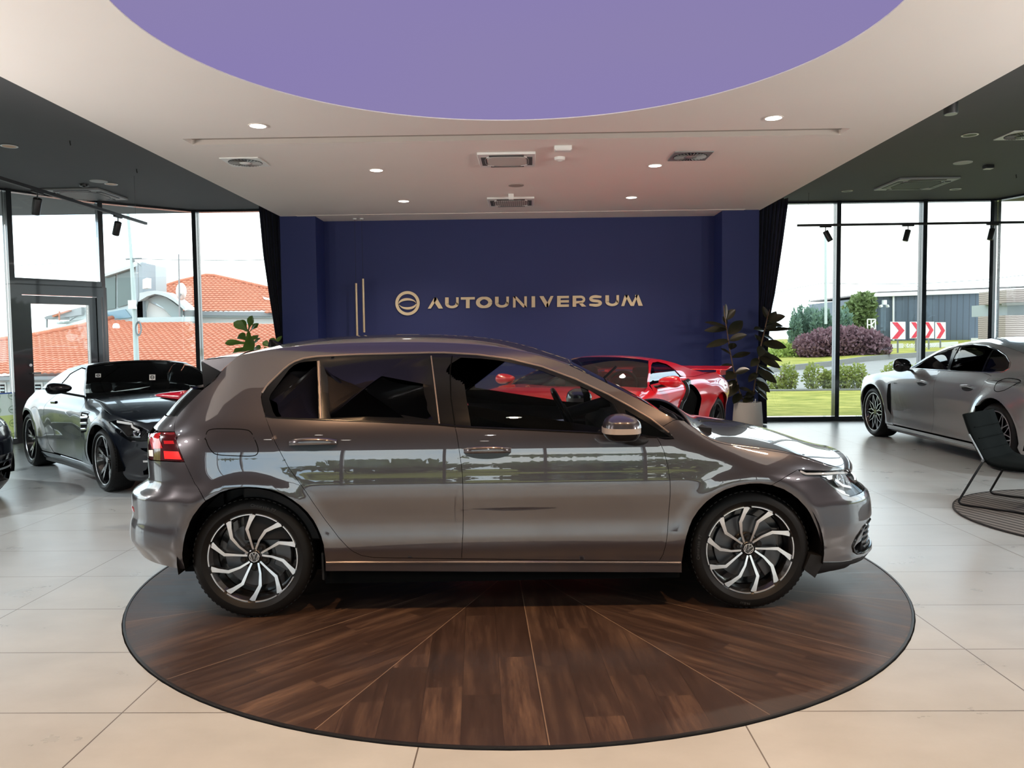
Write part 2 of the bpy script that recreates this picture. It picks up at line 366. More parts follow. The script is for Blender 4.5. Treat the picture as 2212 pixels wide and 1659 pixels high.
# ceiling fixtures -------------------------------------------------------------------
m_lamp = emitter('lamp_white', (1, .93, .82), 9.0)
WARM = (1, .60, .31)
def downlight(px, py, z, label, lit=True, r=.075, group='recessed ceiling spotlights', power=0, amber=False):
    p = atz(px, py, z); o = empty('downlight', (p.x, p.y, z), 0, label, 'ceiling light', group)
    MB().lathe([(r, .0), (r*1.18, -.004), (r*1.18, -.008), (r*.98, -.008), (r*.92, .0)], n=32, cap=False).build('trim_ring', m_bwhite if (not lit) else m_white, o)
    if lit: MB().lathe([(0, -.006), (r*.98, -.006), (r*.98, -.001), (0, -.001)], n=32).build('diffuser', m_lamp, o)
    else: MB().lathe([(0, -.002), (r*.8, -.006), (r*.96, -.006), (r*.96, -.001), (0, -.001)], n=32).build('reflector', m_amb if amber else m_black, o)
    if power: lamp_spot('downlight_beam', (p.x, p.y, z-.03), power, (1, .84, .68), 130, .8)
    return o
m_amb = pbr('amber_reflector', lin(196, 140, 84), .4)
PWR = 110; UPW = 330
for px, py, lb in ((557, 271, 'lit round downlight, largest one left of the violet disc'), (1671, 254, 'lit round downlight right of the violet disc, near the slot end'), (813, 367, 'lit round downlight right of the square swirl vent with white middle'), (1415, 357, 'lit round downlight just left of the grey swirl vent'), (872, 434, 'lit round downlight near the blue wall, above the emblem'), (1364, 426, 'lit round downlight near the blue wall, right of the sensor box')):
    downlight(px, py, ZW, lb, power=PWR)
downlight(20, 315, ZD, 'unlit amber downlight in the dark ceiling at the left picture edge', False, amber=True, group='unlit ceiling spotlights')
downlight(240, 397, ZD, 'unlit amber downlight beside the round speaker in the left dark ceiling', False, amber=True, group='unlit ceiling spotlights')
downlight(2095, 291, ZD, 'unlit black downlight below the black cylinder lamp in the right dark ceiling', False, group='unlit ceiling spotlights')
downlight(1830, 412, ZD, 'unlit black downlight left of the right dark cassette unit', False, .07, group='unlit ceiling spotlights')
downlight(2064, 408, ZD, 'unlit black downlight right of the right dark cassette unit', False, .07, group='unlit ceiling spotlights')
# more lit downlights of the same ring, above and behind the camera
for x, y, pw in ((-3.3, 4.0, 50), (3.15, 4.0, 50), (-1.5, 1.9, 210), (.1, 1.75, 250), (1.7, 1.9, 210), (-2.2, -1.2, 90), (2.2, -1.2, 90), (-2.2, -4, 60), (2.2, -4, 60)):
    zc = ZW if y > YC0 else ZD
    lamp_spot('ceiling_beam', (x, y, zc-.03), pw, WARM, 118, .8)
    if y < 3: lamp_o = tag(MB().lathe([(0, 0), (.075, 0), (.08, .003), (0, .003)], c=(x, y, zc-.006), n=24).build('downlight', m_lamp), 'lit round downlight above the place the photo was taken from', 'ceiling light', 'downlights outside the view')
    else: tag(MB().lathe([(0, 0), (.075, 0), (.08, .003), (0, .003)], c=(x, y, ZW-.006), n=24).build('downlight', m_lamp), 'lit round downlight beside the violet disc, outside the photo frame', 'ceiling light', 'downlights outside the view')
COOL = (.92, .98, 1)
for x, y, pw in ((-6.2, 2.8, 420), (-6.9, 5.6, 360), (6.2, 2.8, 420), (6.9, 5.8, 300), (-6.6, -2, 200), (6.9, -2, 200), (-3.2, -3.2, 200), (3.2, -3.2, 200), (0, -5.5, 200), (0, -2.2, 200)):  # extra cool downlights, out of view, added to lift floor and ceiling brightness
    zc = ZW if XL < x < XR and y > YC0 else ZD
    lamp_spot('ceiling_beam', (x, y, zc-.03), pw, COOL, 140, .8)
    tag(MB().lathe([(0, 0), (.075, 0), (.08, .003), (0, .003)], c=(x, y, zc-.006), n=24).build('downlight', m_lamp), 'added round downlight out of view, there to brighten the room', 'ceiling light', 'added downlights out of view')
for x, y in ((-6.2, 4.6), (6.3, 3.9), (-4.9, 1.5), (5.0, 1.5), (-7.4, .6), (7.8, .6)):  # made-up uplighters, out of view, added to brighten the ceiling
    ul = empty('added_uplighter', (x, y, 0), 0, 'added black floor lamp out of view, there to brighten the ceiling', 'floor lamp', 'added uplighters out of view')
    MB().lathe([(0, 0), (.15, 0), (.15, .02), (.02, .03), (.016, 1.86), (0, 1.86)], n=20).build('stand', m_black, ul); MB().lathe([(.015, 1.84), (.10, 1.92), (.13, 1.98), (.125, 1.98), (.095, 1.93), (0, 1.87)], n=24).build('bowl', m_black, ul)
    d_ = Vector((PX-x, 6.6-y, 3.4-2.02)).normalized(); q_ = (-d_).to_track_quat('Z', 'Y').to_euler()
    lamp_spot('added_uplight_beam', (x, y, 2.02), UPW, (1, .94, .90), 110, 1, rot=tuple(q_), size=.1)
def cassette(px, py, z, w, mats, label, louver=True):
    p = atz(px, py, z); o = empty('air_conditioner', (p.x, p.y, z-.001), 0, label, 'air conditioner', 'cassette air conditioners')
    a, b, c = mats; h = w/2
    MB().prism([(-h, -h), (h, -h), (h, h), (-h, h)], -.028, 0).build('panel', a, o, bevel=.006)
    g = .34*w; pts = []
    for k in range(48):
        t_ = 2*pi*k/48; e = .32; cx_, sy_ = cos(t_), sin(t_)
        pts.append((g*math.copysign(abs(cx_)**(e*1.6), cx_), g*math.copysign(abs(sy_)**(e*1.6), sy_)))
    MB().prism(pts, -.036, -.027).build('grille', c, o)
    for k in range(4):
        M = Matrix.Rotation(k*pi/2, 4, 'Z')
        MB().cbox((0, h*.80, -.03), (w*.60, w*.09, .012), 0, M).build('air_slot', b, o)
    if louver:
        m = MB().tube([(x*.395*w*2/2, y*.395*w*2/2, -.032) for x, y in [(-1, .8), (-1, 1), (-.8, 1)]], .004)
    rim = MB().tube([(q[0]*1.12, q[1]*1.12, -.031) for q in pts], .006, 6, closed=True).build('rim', a, o)
    return o
def perf(name, base, hole, scale=34):
    t = NT(name); co = t.n('TexCoord').outputs['Object']; v = t.n('TexVoronoi', {'Vector': co, 'Scale': scale, 'Randomness': 0.0}).outputs[0]
    return t.done(t.n('BsdfPrincipled', {'Base Color': t.mix(t.math('LESS_THAN', v, .42), base, hole), 'Roughness': .6}))
m_pf = perf('perforated_white_grille', lin(196, 190, 184), lin(96, 90, 86)); m_pf2 = pbr('white_grille', lin(196, 192, 186), .6); m_dg = pbr('grey_unit', lin(70, 72, 74), .5); m_grey2 = pbr('dark_unit_frame', lin(160, 162, 164), .5); m_dgr = perf('dark_unit_grille', lin(64, 66, 68), lin(14, 14, 15), 26)
m_slot = pbr('slot_shadow', (.06, .06, .06), .7)
cassette(1095, 342, ZW, .62, (m_bwhite, m_slot, m_pf2), 'white square ceiling air conditioner, larger one nearer the violet disc')
cassette(1104, 434, ZW, .66, (m_bwhite, m_slot, m_pf), 'white square ceiling air conditioner with perforated grille near the blue wall')
cassette(184, 418, ZD, .86, (m_grey2, m_black, m_dg), 'dark square ceiling air conditioner in the left dark ceiling above the track')
cassette(1978, 395, ZD, .86, (m_grey2, m_black, m_dgr), 'dark square ceiling air conditioner in the right dark ceiling')
def swirl(px, py, z, w, face, label, hub):
    p = atz(px, py, z); o = empty('ceiling_vent', (p.x, p.y, z), 0, label, 'vent', 'square swirl vents'); h = w/2
    MB().prism([(-h, -h), (h, -h), (h, h), (-h, h)], -.012, 0).build('plate', face, o, bevel=.004)
    MB().lathe([(0, -.015), (h*.86, -.015), (h*.86, -.011), (0, -.011)], n=48).build('opening', m_black, o)
    m = MB()
    for k in range(28):
        M = Matrix.Rotation(2*pi*k/28, 4, 'Z') @ Matrix.Rotation(.5, 4, 'X')
        m.cbox((h*.58, 0, -.014), (h*.5, .004, .022), 0, M)
    m.build('blades', pbr('vent_blade', lin(150, 150, 148), .5), o, smooth=False)
    MB().lathe([(0, -.026), (h*.26, -.024), (h*.34, -.012), (0, -.012)], n=32).build('hub', hub, o)
swirl(530, 349, ZW, .42, m_bwhite, 'square white ceiling vent with round swirl blades left of the slot', m_bwhite)
swirl(1491, 336, ZW, .42, m_grey, 'square grey ceiling vent with round swirl blades at the right of the white ceiling', m_grey)
swirl(2206, 291, ZD, .40, m_bwhite, 'square white vent with black opening in the right dark ceiling at the picture edge', m_black)
def disc(name, px, py, z, r, mat, label, cat, hgt=.008, prof=None):
    p = atz(px, py, z); o = MB().lathe(prof or [(0, -hgt), (r*.97, -hgt), (r, -hgt*.6), (r, 0), (0, 0)], n=36).build(name, mat); o.location = (p.x, p.y, z); return tag(o, label, cat)
disc('ceiling_speaker', 1115, 400, ZW, .10, pbr('speaker_mesh', lin(158, 148, 140), .7), 'flush round grey speaker in the white ceiling near the blue wall', 'speaker')
disc('ceiling_speaker', 213, 391, ZD, .115, pbr('speaker_mesh_b', lin(190, 190, 190), .7), 'round pale speaker in the left dark ceiling', 'speaker')
disc('ceiling_speaker', 2080, 351, ZD, .115, pbr('speaker_mesh_c', lin(190, 192, 192), .7), 'round pale speaker in the right dark ceiling', 'speaker')
det = [(0, -.045), (.02, -.045), (.035, -.034), (.055, -.03), (.06, -.012), (.06, 0), (0, 0)]
disc('smoke_detector', 1209, 340, ZW, .06, m_bwhite, 'small white round smoke detector behind the white emergency light', 'smoke detector', prof=det)
disc('smoke_detector', 181, 398, ZD, .06, m_black, 'small dark dome detector left of the round speaker in the left dark ceiling', 'smoke detector', prof=det)
def cbox_t(name, px, py, z, d, mat, label, cat, mat2=None):
    p = atz(px, py, z); o = empty(name, (p.x, p.y, z), 0, label, cat)
    MB().cbox((0, 0, -d[2]/2), d).build('housing', mat, o, bevel=.006)
    MB().cbox((0, 0, -d[2]-.003), (d[0]*.86, d[1]*.8, .006)).build('cover', mat2 or mat, o)
    return o
cbox_t('emergency_light', 1216, 316, ZW, (.18, .10, .045), m_bwhite, 'white box emergency light on the white ceiling right of the air conditioner', 'emergency light')
cbox_t('motion_sensor', 1104, 419, ZW, (.075, .06, .07), m_bwhite, 'small white box hanging before the far ceiling air conditioner', 'sensor')
cbox_t('motion_sensor', 2135, 357, ZD, (.11, .1, .045), m_black, 'small black box sensor in the right dark ceiling', 'sensor', m_bwhite)
p = atz(2054, 246, ZD-.17)
o = empty('surface_lamp', (p.x, p.y, ZD), 0, 'black cylinder lamp mounted under the right dark ceiling', 'ceiling light')
MB().lathe([(0, -.17), (.06, -.17), (.062, -.165), (.062, 0), (0, 0)], n=28).build('cylinder', m_black, o); MB().lathe([(0, -.176), (.055, -.176), (.055, -.168), (0, -.168)], n=28).build('lens', m_grey, o)
def hook(px, py, lab):
    p = atz(px, py, ZD); o = MB().tube([(0, 0, 0), (0, 0, -.03), (.006, 0, -.042), (0, 0, -.05)], .007, 6).build('ceiling_hook', m_black); o.location = p; tag(o, lab, 'hook', 'small hooks in the dark ceilings')
hook(151, 304, 'small dark hook in the left dark ceiling, nearer the picture corner'); hook(295, 365, 'small dark hook in the left dark ceiling near the white ceiling edge'); hook(2195, 377, 'small dark hook in the right dark ceiling')
# track lights ---------------------------------------------------------------------------
def track(a, b, label, spots, wires):
    a = Vector(a); b = Vector(b); d = (b-a); L = d.length; an = atan2(d.y, d.x)
    o = empty('track_light', a, an, label, 'track light', 'suspended black track lights')
    MB().box((0, -.018, -.018), (L, .018, .018)).build('rail', m_black, o, bevel=.003)
    for u, tilt, yaw in spots:
        sp = empty('spotlight', (u, 0, -.018), 0, parent=o)
        MB().box((-.09, -.016, -.02), (.09, .016, 0)).tube([(0, 0, -.02), (0, 0, -.085)], .008, 8).build('adapter', m_black, sp)
        M = Matrix.Translation((0, 0, -.085)) @ Matrix.Rotation(yaw, 4, 'Z') @ Matrix.Rotation(tilt, 4, 'Y')
        MB().lathe([(0, .01), (.040, .01), (.044, .004), (.044, -.165), (.041, -.168), (.036, -.16), (0, -.16)], n=24, M=M).build('head', m_black, sp)
        MB().lathe([(0, -.163), (.035, -.163), (.035, -.161), (0, -.161)], n=24, M=M).build('lens', m_dg, sp)
    for u, pts in wires: MB().tube(pts, .0022, 5).build('suspension_wire', m_black, o)
    return o
zr = 3.18
ra, rb = atz(1722, 487, zr), atz(2212, 480, zr)
rd = (rb-ra).normalized(); rl = (rb-ra).length
uof = lambda px, py: (atz(px, py, zr)-ra).dot(rd)
hz = ZD-zr
w0 = uof(1747, 486)
track(ra, ra+rd*(rl+1.2), 'long black track light hanging before the right glass wall', [(uof(1781, 487), -.5, 0), (uof(1957, 485), .25, 0), (uof(2140, 482), .22, 0)],
      [(w0, [(w0, 0, 0), (w0+.07, 0, .10), (w0+.06, 0, .2), (w0, 0, .3), (w0+.01, 0, hz)]), (rl+.9, [(rl+.9, 0, 0), (rl+.9, 0, hz)])])
zl = 3.1
la, lb = atz(0, 385, zl), atz(316, 483, zl); ld = (la-lb).normalized(); ll = (la-lb).length
lof = lambda px, py: (atz(px, py, zl)-lb).dot(ld)
track(lb, lb+ld*(ll+1.0), 'black track light slanting under the left dark ceiling above the door', [(lof(246, 464), .52, .9), (lof(70, 410), .5, .9)], [(.3, [(.3, 0, 0), (.3, 0, ZD-zl)]), (ll+.6, [(ll+.6, 0, 0), (ll+.6, 0, ZD-zl)])])
# pendants ---------------------------------------------------------------------------------
def pendant(p0, p1, wx, label):
    a, b = at(*p0, 12.75), at(*p1, 12.75); m = (a+b)/2
    o = empty('pendant_lamp', (a.x, a.y, ZW-.012), 0, label, 'pendant lamp', 'thin tube pendants before the blue wall')
    MB().lathe([(0, b.z-ZW), (.017, b.z-ZW), (.018, b.z-ZW+.004), (.018, a.z-ZW), (0, a.z-ZW)], c=((b.x-a.x)*.3, 0, .012), n=16).build('tube', m_gold, o)
    MB().tube([(0, 0, a.z-ZW+.01), (wx, 0, 0)], .0022, 5).build('wire', m_black, o)
    MB().lathe([(0, -.02), (.03, -.02), (.03, 0), (0, 0)], c=(wx, 0, 0), n=16).build('canopy', m_bwhite, o)
pendant((769, 612), (772, 727), 0, 'thin brass tube pendant hanging lower, the left of the two')
pendant((784, 602), (787, 718), 0, 'thin brass tube pendant hanging higher, nearer the emblem')
# wall sign -------------------------------------------------------------------------------
sg = empty('wall_sign', at(1120, 655, YB), 0, 'brass AUTOUNIVERSUM lettering with round globe emblem on the blue wall', 'sign')
org = at(1120, 655, YB); ksc = .3074
def wp(cx, cy):  # measured point -> wall plane, relative to the sign
    p = at(740+cx*ksc, 440+cy*ksc, YB); return (p.x-org.x, p.z-org.z)
Mw = Matrix(((1, 0, 0, 0), (0, 0, 1, 0), (0, 1, 0, 0), (0, 0, 0, 1)))   # (x,z,depth)->(x,depth,z)
lt = MB()
def base(cx): return 738-(cx-600)*20/1500
def pg(poly): lt.prism([wp(x, base(x)-y) for x, y in poly], -.03, -.004, M=Mw)
def stroke(path, w):
    n = len(path); L = []; Rr = []
    for i in range(n):
        a = path[max(i-1, 0)]; b = path[min(i+1, n-1)]; dx, dy = b[0]-a[0], b[1]-a[1]; l = hypot(dx, dy); q = w[i] if hasattr(w, '__len__') else w
        L.append((path[i][0]-dy/l*q/2, path[i][1]+dx/l*q/2)); Rr.append((path[i][0]+dy/l*q/2, path[i][1]-dx/l*q/2))
    for i in range(n-1): pg([L[i], L[i+1], Rr[i+1], Rr[i]])
Hc = 77; V = 25; T = 17
def arc(cx, cy, rx, ry, a0, a1, n=20): return [(cx+rx*cos(R_(a0+(a1-a0)*k/n)), cy+ry*sin(R_(a0+(a1-a0)*k/n))) for k in range(n+1)]
def Uu(x0, x1):
    r = (x1-x0-V)/2; stroke([(x0+V/2, Hc), (x0+V/2, 30)]+arc((x0+x1)/2, 32, r, 23, 180, 360)+[(x1-V/2*.8, 30), (x1-V/2*.8, Hc)], [V, V]+[V-(V-T)*sin(pi*k/20)for k in range(21)]+[18, 18])
pg([(600, 0), (622, 0), (662, 62), (662, Hc), (646, Hc)]); pg([(646, Hc), (662, Hc), (706, 0), (676, 0), (642, 50)])
Uu(722, 818)
pg([(832, Hc), (930, Hc), (930, Hc-T), (832, Hc-T)]); pg([(868, 0), (894, 0), (894, Hc-T), (868, Hc-T)])
oo = arc(995, Hc/2, 43, 31, 0, 360, 40); stroke(oo, [T+(V-T+3)*abs(cos(R_(9*k))) for k in range(41)])
Uu(1072, 1170)
pg([(1198, 0), (1216, 0), (1216, Hc), (1198, Hc)]); pg([(1198, Hc), (1222, Hc), (1295, 0), (1268, 0)]); pg([(1277, 0), (1295, 0), (1295, Hc), (1277, Hc)])
pg([(1328, 0), (1353, 0), (1353, Hc), (1328, Hc)])
pg([(1383, Hc), (1412, Hc), (1446, 20), (1446, 0), (1428, 0)]); pg([(1482, Hc), (1462, Hc), (1432, 20), (1432, 0), (1446, 0)])
pg([(1507, 0), (1532, 0), (1532, Hc), (1507, Hc)])
for y in (0, (Hc-T)/2, Hc-T): pg([(1532, y), (1590, y), (1590, y+T), (1532, y+T)])
pg([(1616, 0), (1641, 0), (1641, Hc), (1616, Hc)]); stroke([(1641, Hc-T/2), (1672, Hc-T/2)]+arc(1672, 50, 24, 18.5, 90, -90, 12)+[(1641, 31)], T); pg([(1655, 28), (1682, 28), (1712, 0), (1680, 0)])
stroke([(1818, 66)]+arc(1776, 54, 34, 15, 70, 250, 12)+arc(1778, 23, 34, 15, 80, -110, 12)+[(1733, 12)], [T-3]+[T+3]*26+[T-3])
Uu(1846, 1942)
pg([(1957, 0), (1978, 0), (2004, Hc), (1982, Hc)]); pg([(1982, Hc), (2006, Hc), (2034, 22), (2034, 0), (2022, 0)]); pg([(2034, 22), (2062, Hc), (2074, Hc), (2046, 0), (2034, 0)]); pg([(2054, Hc), (2078, Hc), (2108, 0), (2078, 0)])
lt.build('lettering', m_gold, sg, smooth=False)
lt = MB(); base = lambda cx: 700
stroke(arc(458, 0, 75, 75, 0, 360, 64), 20)
stroke(arc(458, -8, 62, 36, 172, 20, 24), [4+13*sin(pi*min(1, k/22)) for k in range(25)]); stroke(arc(458, 2, 62, 38, -8, -160, 24), [4+13*sin(pi*min(1, k/22)) for k in range(25)])
lt.build('emblem', m_gold, sg, smooth=False)
# ================================================================== CAR ENGINE
def spl(tab):
    "smooth monotone-ish interpolation through (x, y) pairs"
    tab = sorted(tab); xs = [a for a, _ in tab]; ys = [b for _, b in tab]; n = len(xs)
    d = [(ys[i+1]-ys[i])/(xs[i+1]-xs[i]) for i in range(n-1)]
    m = [d[0]]+[0 if d[i-1]*d[i] <= 0 else 2*d[i-1]*d[i]/(d[i-1]+d[i]) for i in range(1, n-1)]+[d[-1]]
    def f(x):
        if x <= xs[0]: return ys[0]+m[0]*(x-xs[0])*0
        if x >= xs[-1]: return ys[-1]
        lo, hi = 0, n-1
        while hi-lo > 1:
            k = (lo+hi)//2
            if xs[k] <= x: lo = k
            else: hi = k
        h = xs[hi]-xs[lo]; t = (x-xs[lo])/h
        return ys[lo]*(1+2*t)*(1-t)**2+h*m[lo]*t*(1-t)**2+ys[hi]*t*t*(3-2*t)+h*m[hi]*t*t*(t-1)
    return f
def sstep(a, b, x):
    t = min(1, max(0, (x-a)/(b-a))); return t*t*(3-2*t)
def plan_table(n, N=400):
    P = [(sin(pi/2*k/N)**(2/n), cos(pi/2*k/N)**(2/n)) for k in range(N+1)]
    P[0] = (0, 1); P[-1] = (1, 0)
    s = [0]
    for i in range(N): s.append(s[-1]+hypot(P[i+1][0]-P[i][0], P[i+1][1]-P[i][1]))
    T = s[-1]; out = []; j = 0; M = 300
    for k in range(M+1):
        q = T*k/M
        while j < N-1 and s[j+1] < q: j += 1
        t = (q-s[j])/(s[j+1]-s[j]) if s[j+1] > s[j] else 0
        out.append((P[j][0]+(P[j+1][0]-P[j][0])*t, P[j][1]+(P[j+1][1]-P[j][1])*t))
    return out
def simp(poly):
    out = []
    for p in poly:
        if not out or hypot(p[0]-out[-1][0], p[1]-out[-1][1]) > 1e-5: out.append(tuple(p))
    if hypot(out[0][0]-out[-1][0], out[0][1]-out[-1][1]) < 1e-5: out.pop()
    return out
def area2(p): return sum(p[i-1][0]*p[i][1]-p[i][0]*p[i-1][1] for i in range(len(p)))
def resample(poly, step):
    out = []; n = len(poly)
    for i in range(n):
        a, b = poly[i], poly[(i+1) % n]; k = max(1, int(math.ceil(hypot(b[0]-a[0], b[1]-a[1])/step)))
        out += [(a[0]+(b[0]-a[0])*j/k, a[1]+(b[1]-a[1])*j/k) for j in range(k)]
    return out
def inset(poly, d):
    n = len(poly); s = 1 if area2(poly) > 0 else -1; out = []
    for i in range(n):
        a, p, b = poly[i-1], poly[i], poly[(i+1) % n]
        e1 = (p[0]-a[0], p[1]-a[1]); e2 = (b[0]-p[0], b[1]-p[1]); l1 = hypot(*e1) or 1e-9; l2 = hypot(*e2) or 1e-9
        n1 = (-e1[1]/l1, e1[0]/l1); n2 = (-e2[1]/l2, e2[0]/l2); mx, my = n1[0]+n2[0], n1[1]+n2[1]; q = mx*mx+my*my
        f = 2/max(q, .8)
        out.append((p[0]+mx*.5*f*d*s, p[1]+my*.5*f*d*s))
    return out
def smooth_poly(pts, rounds=1, closed=False):
    for _ in range(rounds):
        q = []; n = len(pts)
        rng = range(n) if closed else range(n-1)
        if not closed: q.append(pts[0])
        for i in rng:
            a, b = pts[i], pts[(i+1) % n]
            q.append((a[0]*.75+b[0]*.25, a[1]*.75+b[1]*.25)); q.append((a[0]*.25+b[0]*.75, a[1]*.25+b[1]*.75))
        if not closed: q.append(pts[-1])
        pts = q
    return pts
def pin(x, y, lp):
    c = False
    for i in range(len(lp)):
        a, b = lp[i], lp[i-1]
        if (a[1] > y) != (b[1] > y) and x < (b[0]-a[0])*(y-a[1])/(b[1]-a[1])+a[0]: c = not c
    return c
class Car:
    "side surface P(u,z): u runs along the car and bends round nose and tail to the centre line"
    def __init__(s, loc, yaw, w, xf, xr, x1f, x1r, nf=2.8, nr=2.8, scale=1.0):
        s.loc, s.yaw, s.w, s.xf, s.xr, s.x1f, s.x1r, s.sc = Vector(loc), yaw, w, xf, xr, x1f, x1r, scale
        s.tf, s.tr = plan_table(nf), plan_table(nr); s.KF, s.KR = 1.35, 1.2
        s.M = Matrix.Translation(s.loc) @ Matrix.Rotation(yaw, 4, 'Z') @ Matrix.Scale(scale, 4)
    def uF(s): return s.x1f+s.KF
    def uR(s): return s.x1r-s.KR
    def P(s, u, z, side=-1):
        if u > s.x1f: q = min(1, (u-s.x1f)/s.KF); t = s.tf; L = s.xf(z)-s.x1f; x0 = s.x1f
        elif u < s.x1r: q = min(1, (s.x1r-u)/s.KR); t = s.tr; L = s.xr(z)-s.x1r; x0 = s.x1r
        else: return Vector((u, side*s.w(u, z), z))
        k = q*300; i = min(299, int(k)); f = k-i
        xi = t[i][0]+(t[i+1][0]-t[i][0])*f; et = t[i][1]+(t[i+1][1]-t[i][1])*f
        x = x0+L*xi
        return Vector((x, side*s.w(x, z)*et, z))
    def U(s, x, z):
        "surface parameter whose point lies at length x"
        if s.x1r <= x <= s.x1f: return x
        a, b = (s.x1f, s.uF()-.01) if x > s.x1f else (s.uR()+.01, s.x1r)
        for _ in range(30):
            m = (a+b)/2
            if s.P(m, z).x < x: a = m
            else: b = m
        return (a+b)/2
    def UZ(s, pts): return [(s.U(x, z), z) for x, z in pts]
    def N(s, u, z, side=-1):
        h = .004; a = s.P(min(u+h, s.uF()-.001), z, -1)-s.P(max(u-h, s.uR()+.001), z, -1); b = s.P(u, z+h, -1)-s.P(u, z-h, -1)
        n = a.cross(b)
        if n.length < 1e-12: return Vector((0, -1, 0))
        n.normalize()
        return Vector((n.x, -n.y if side > 0 else n.y, n.z))
    def proj(s, p):
        d = s.M @ p - Vector((0, 0, EYE)); z = d.dot(F_); return (IW/2+FPX*d.dot(RT)/z, IH/2-FPX*d.dot(UP)/z)
    def pix(s, px, py, u=None, z=None, side=-1):
        if u is None:
            d = s.M.inverted().to_3x3() @ ray(px, py); o = s.M.inverted() @ Vector((0, 0, EYE)); t = (side*.85-o.y)/d.y; q = o+d*t; u, z = q.x, q.z
            u = max(s.uR()+.3, min(s.uF()-.3, u)); z = max(.1, min(1.5, z))
        h = 1e-3
        for it in range(25):
            a = s.proj(s.P(u, z, side)); ex, ey = px-a[0], py-a[1]
            if abs(ex)+abs(ey) < .02: break
            b = s.proj(s.P(u+h, z, side)); c = s.proj(s.P(u, z+h, side))
            J = ((b[0]-a[0])/h, (c[0]-a[0])/h, (b[1]-a[1])/h, (c[1]-a[1])/h); D = J[0]*J[3]-J[1]*J[2]
            if abs(D) < 2000: D = math.copysign(2000, D or 1)
            du = (ex*J[3]-J[1]*ey)/D; dz = (J[0]*ey-J[2]*ex)/D
            du = max(-.15, min(.15, du)); dz = max(-.15, min(.15, dz))
            u = max(s.uR()+.02, min(s.uF()-.02, u+du)); z += dz
        return (u, z)
    def pp(s, pts, side=-1): return [s.pix(*p, side=side) for p in pts]
    def panel(s, name, poly, mat, parent, holes=(), gap=.0026, thick=.018, off=0, step=.03, sides=(-1, 1), join=False, bev=.0015, smooth_normals=True):
        poly = simp(poly); poly = resample(poly, step*.6)
        if gap: poly = inset(poly, gap)
        hs = []
        for h in holes:
            h = resample(simp(h), step*.6); hs.append(inset(h, -gap) if gap else h)
        # triangulate the outline with an even field of inner points
        vs = []; es = []
        for lp in [poly]+hs:
            b = len(vs); vs += [Vector(p) for p in lp]; es += [(b+i, b+(i+1) % len(lp)) for i in range(len(lp))]
        nb = len(vs); xs = [p[0] for p in poly]; ys = [p[1] for p in poly]
        cell = {}
        for v in vs: cell.setdefault((int(v.x//step), int(v.y//step)), []).append(v)
        j = 0; y = min(ys)
        while y < max(ys):
            x = min(xs)+(step/2 if j % 2 else 0)
            while x < max(xs):
                if pin(x, y, poly) and not any(pin(x, y, h) for h in hs):
                    cx, cy = int(x//step), int(y//step)
                    if all((v.x-x)**2+(v.y-y)**2 > (.45*step)**2 for a in (-1, 0, 1) for b in (-1, 0, 1) for v in cell.get((cx+a, cy+b), ())): vs.append(Vector((x, y)))
                x += step
            y += step*.866; j += 1
        v2, e2, f2, *_ = delaunay_2d_cdt(vs, es, [], 0, 1e-7)
        F = []
        for t in f2:
            c = sum((v2[i] for i in t), Vector((0, 0)))/len(t)
            if pin(c.x, c.y, poly) and not any(pin(c.x, c.y, h) for h in hs):
                F.append(tuple(t) if sum(v2[t[i]].cross(v2[t[(i+1) % len(t)]]) for i in range(len(t))) > 0 else tuple(t)[::-1])
        loops = []; b = 0
        for k, lp in enumerate([poly]+hs):
            loops.append((list(range(b, b+len(lp))), (area2(lp) > 0) == (k == 0))); b += len(lp)
        objs = []
        m = MB(); NN = []
        for si in sides:
            if not join: m = MB(); NN = []
            pts = [s.P(p.x, p.y, si) for p in v2]; nn = [s.N(p.x, p.y, si) for p in v2]
            b0 = len(m.v); m.add([p+n*off for p, n in zip(pts, nn)], [f if si < 0 else f[::-1] for f in F]); NN += nn
            if thick:
                for ids, ccw in loops:
                    ids = ids if ccw else ids[::-1]; L = len(ids)
                    A = []; B = []; AN = []; C = []
                    for i in range(L):
                        t_ = pts[ids[(i+1) % L]]-pts[ids[i-1]]; n = nn[ids[i]]; o_ = (t_.cross(n) if si < 0 else n.cross(t_))
                        o_ = o_.normalized() if o_.length > 1e-9 else n
                        q = pts[ids[i]]+n*off
                        A.append(q); C.append(q+o_*bev-n*bev); B.append(q+o_*bev-n*thick); AN.append(o_)
                    k = len(m.v)
                    qa = [(k+i, k+L+i, k+L+(i+1) % L, k+(i+1) % L) for i in range(L)]
                    qb = [(k+2*L+i, k+3*L+i, k+3*L+(i+1) % L, k+2*L+(i+1) % L) for i in range(L)]
                    m.add(A+C+C+B, (qa+qb) if si < 0 else [f[::-1] for f in qa+qb])
                    NN += [nn[i] for i in ids]+AN+AN+AN
            if not join: objs.append(m.build(name, mat, parent, smooth=True, norms=[tuple(q) for q in NN]))
        if join: objs.append(m.build(name, mat, parent, smooth=True, norms=[tuple(q) for q in NN]))
        return objs
    def strip(s, name, pts, width, mat, parent, off=.002, sides=(-1, 1), closed=False, h=.004):
        "thin moulding that follows a line on the body side"
        pts = resample(pts, .03) if closed else [p for i in range(len(pts)-1) for p in [(pts[i][0]+(pts[i+1][0]-pts[i][0])*k/max(1, int(hypot(pts[i+1][0]-pts[i][0], pts[i+1][1]-pts[i][1])/.03)), pts[i][1]+(pts[i+1][1]-pts[i][1])*k/max(1, int(hypot(pts[i+1][0]-pts[i][0], pts[i+1][1]-pts[i][1])/.03))) for k in range(max(1, int(hypot(pts[i+1][0]-pts[i][0], pts[i+1][1]-pts[i][1])/.03)))]]+[pts[-1]]
        out = []; n = len(pts)
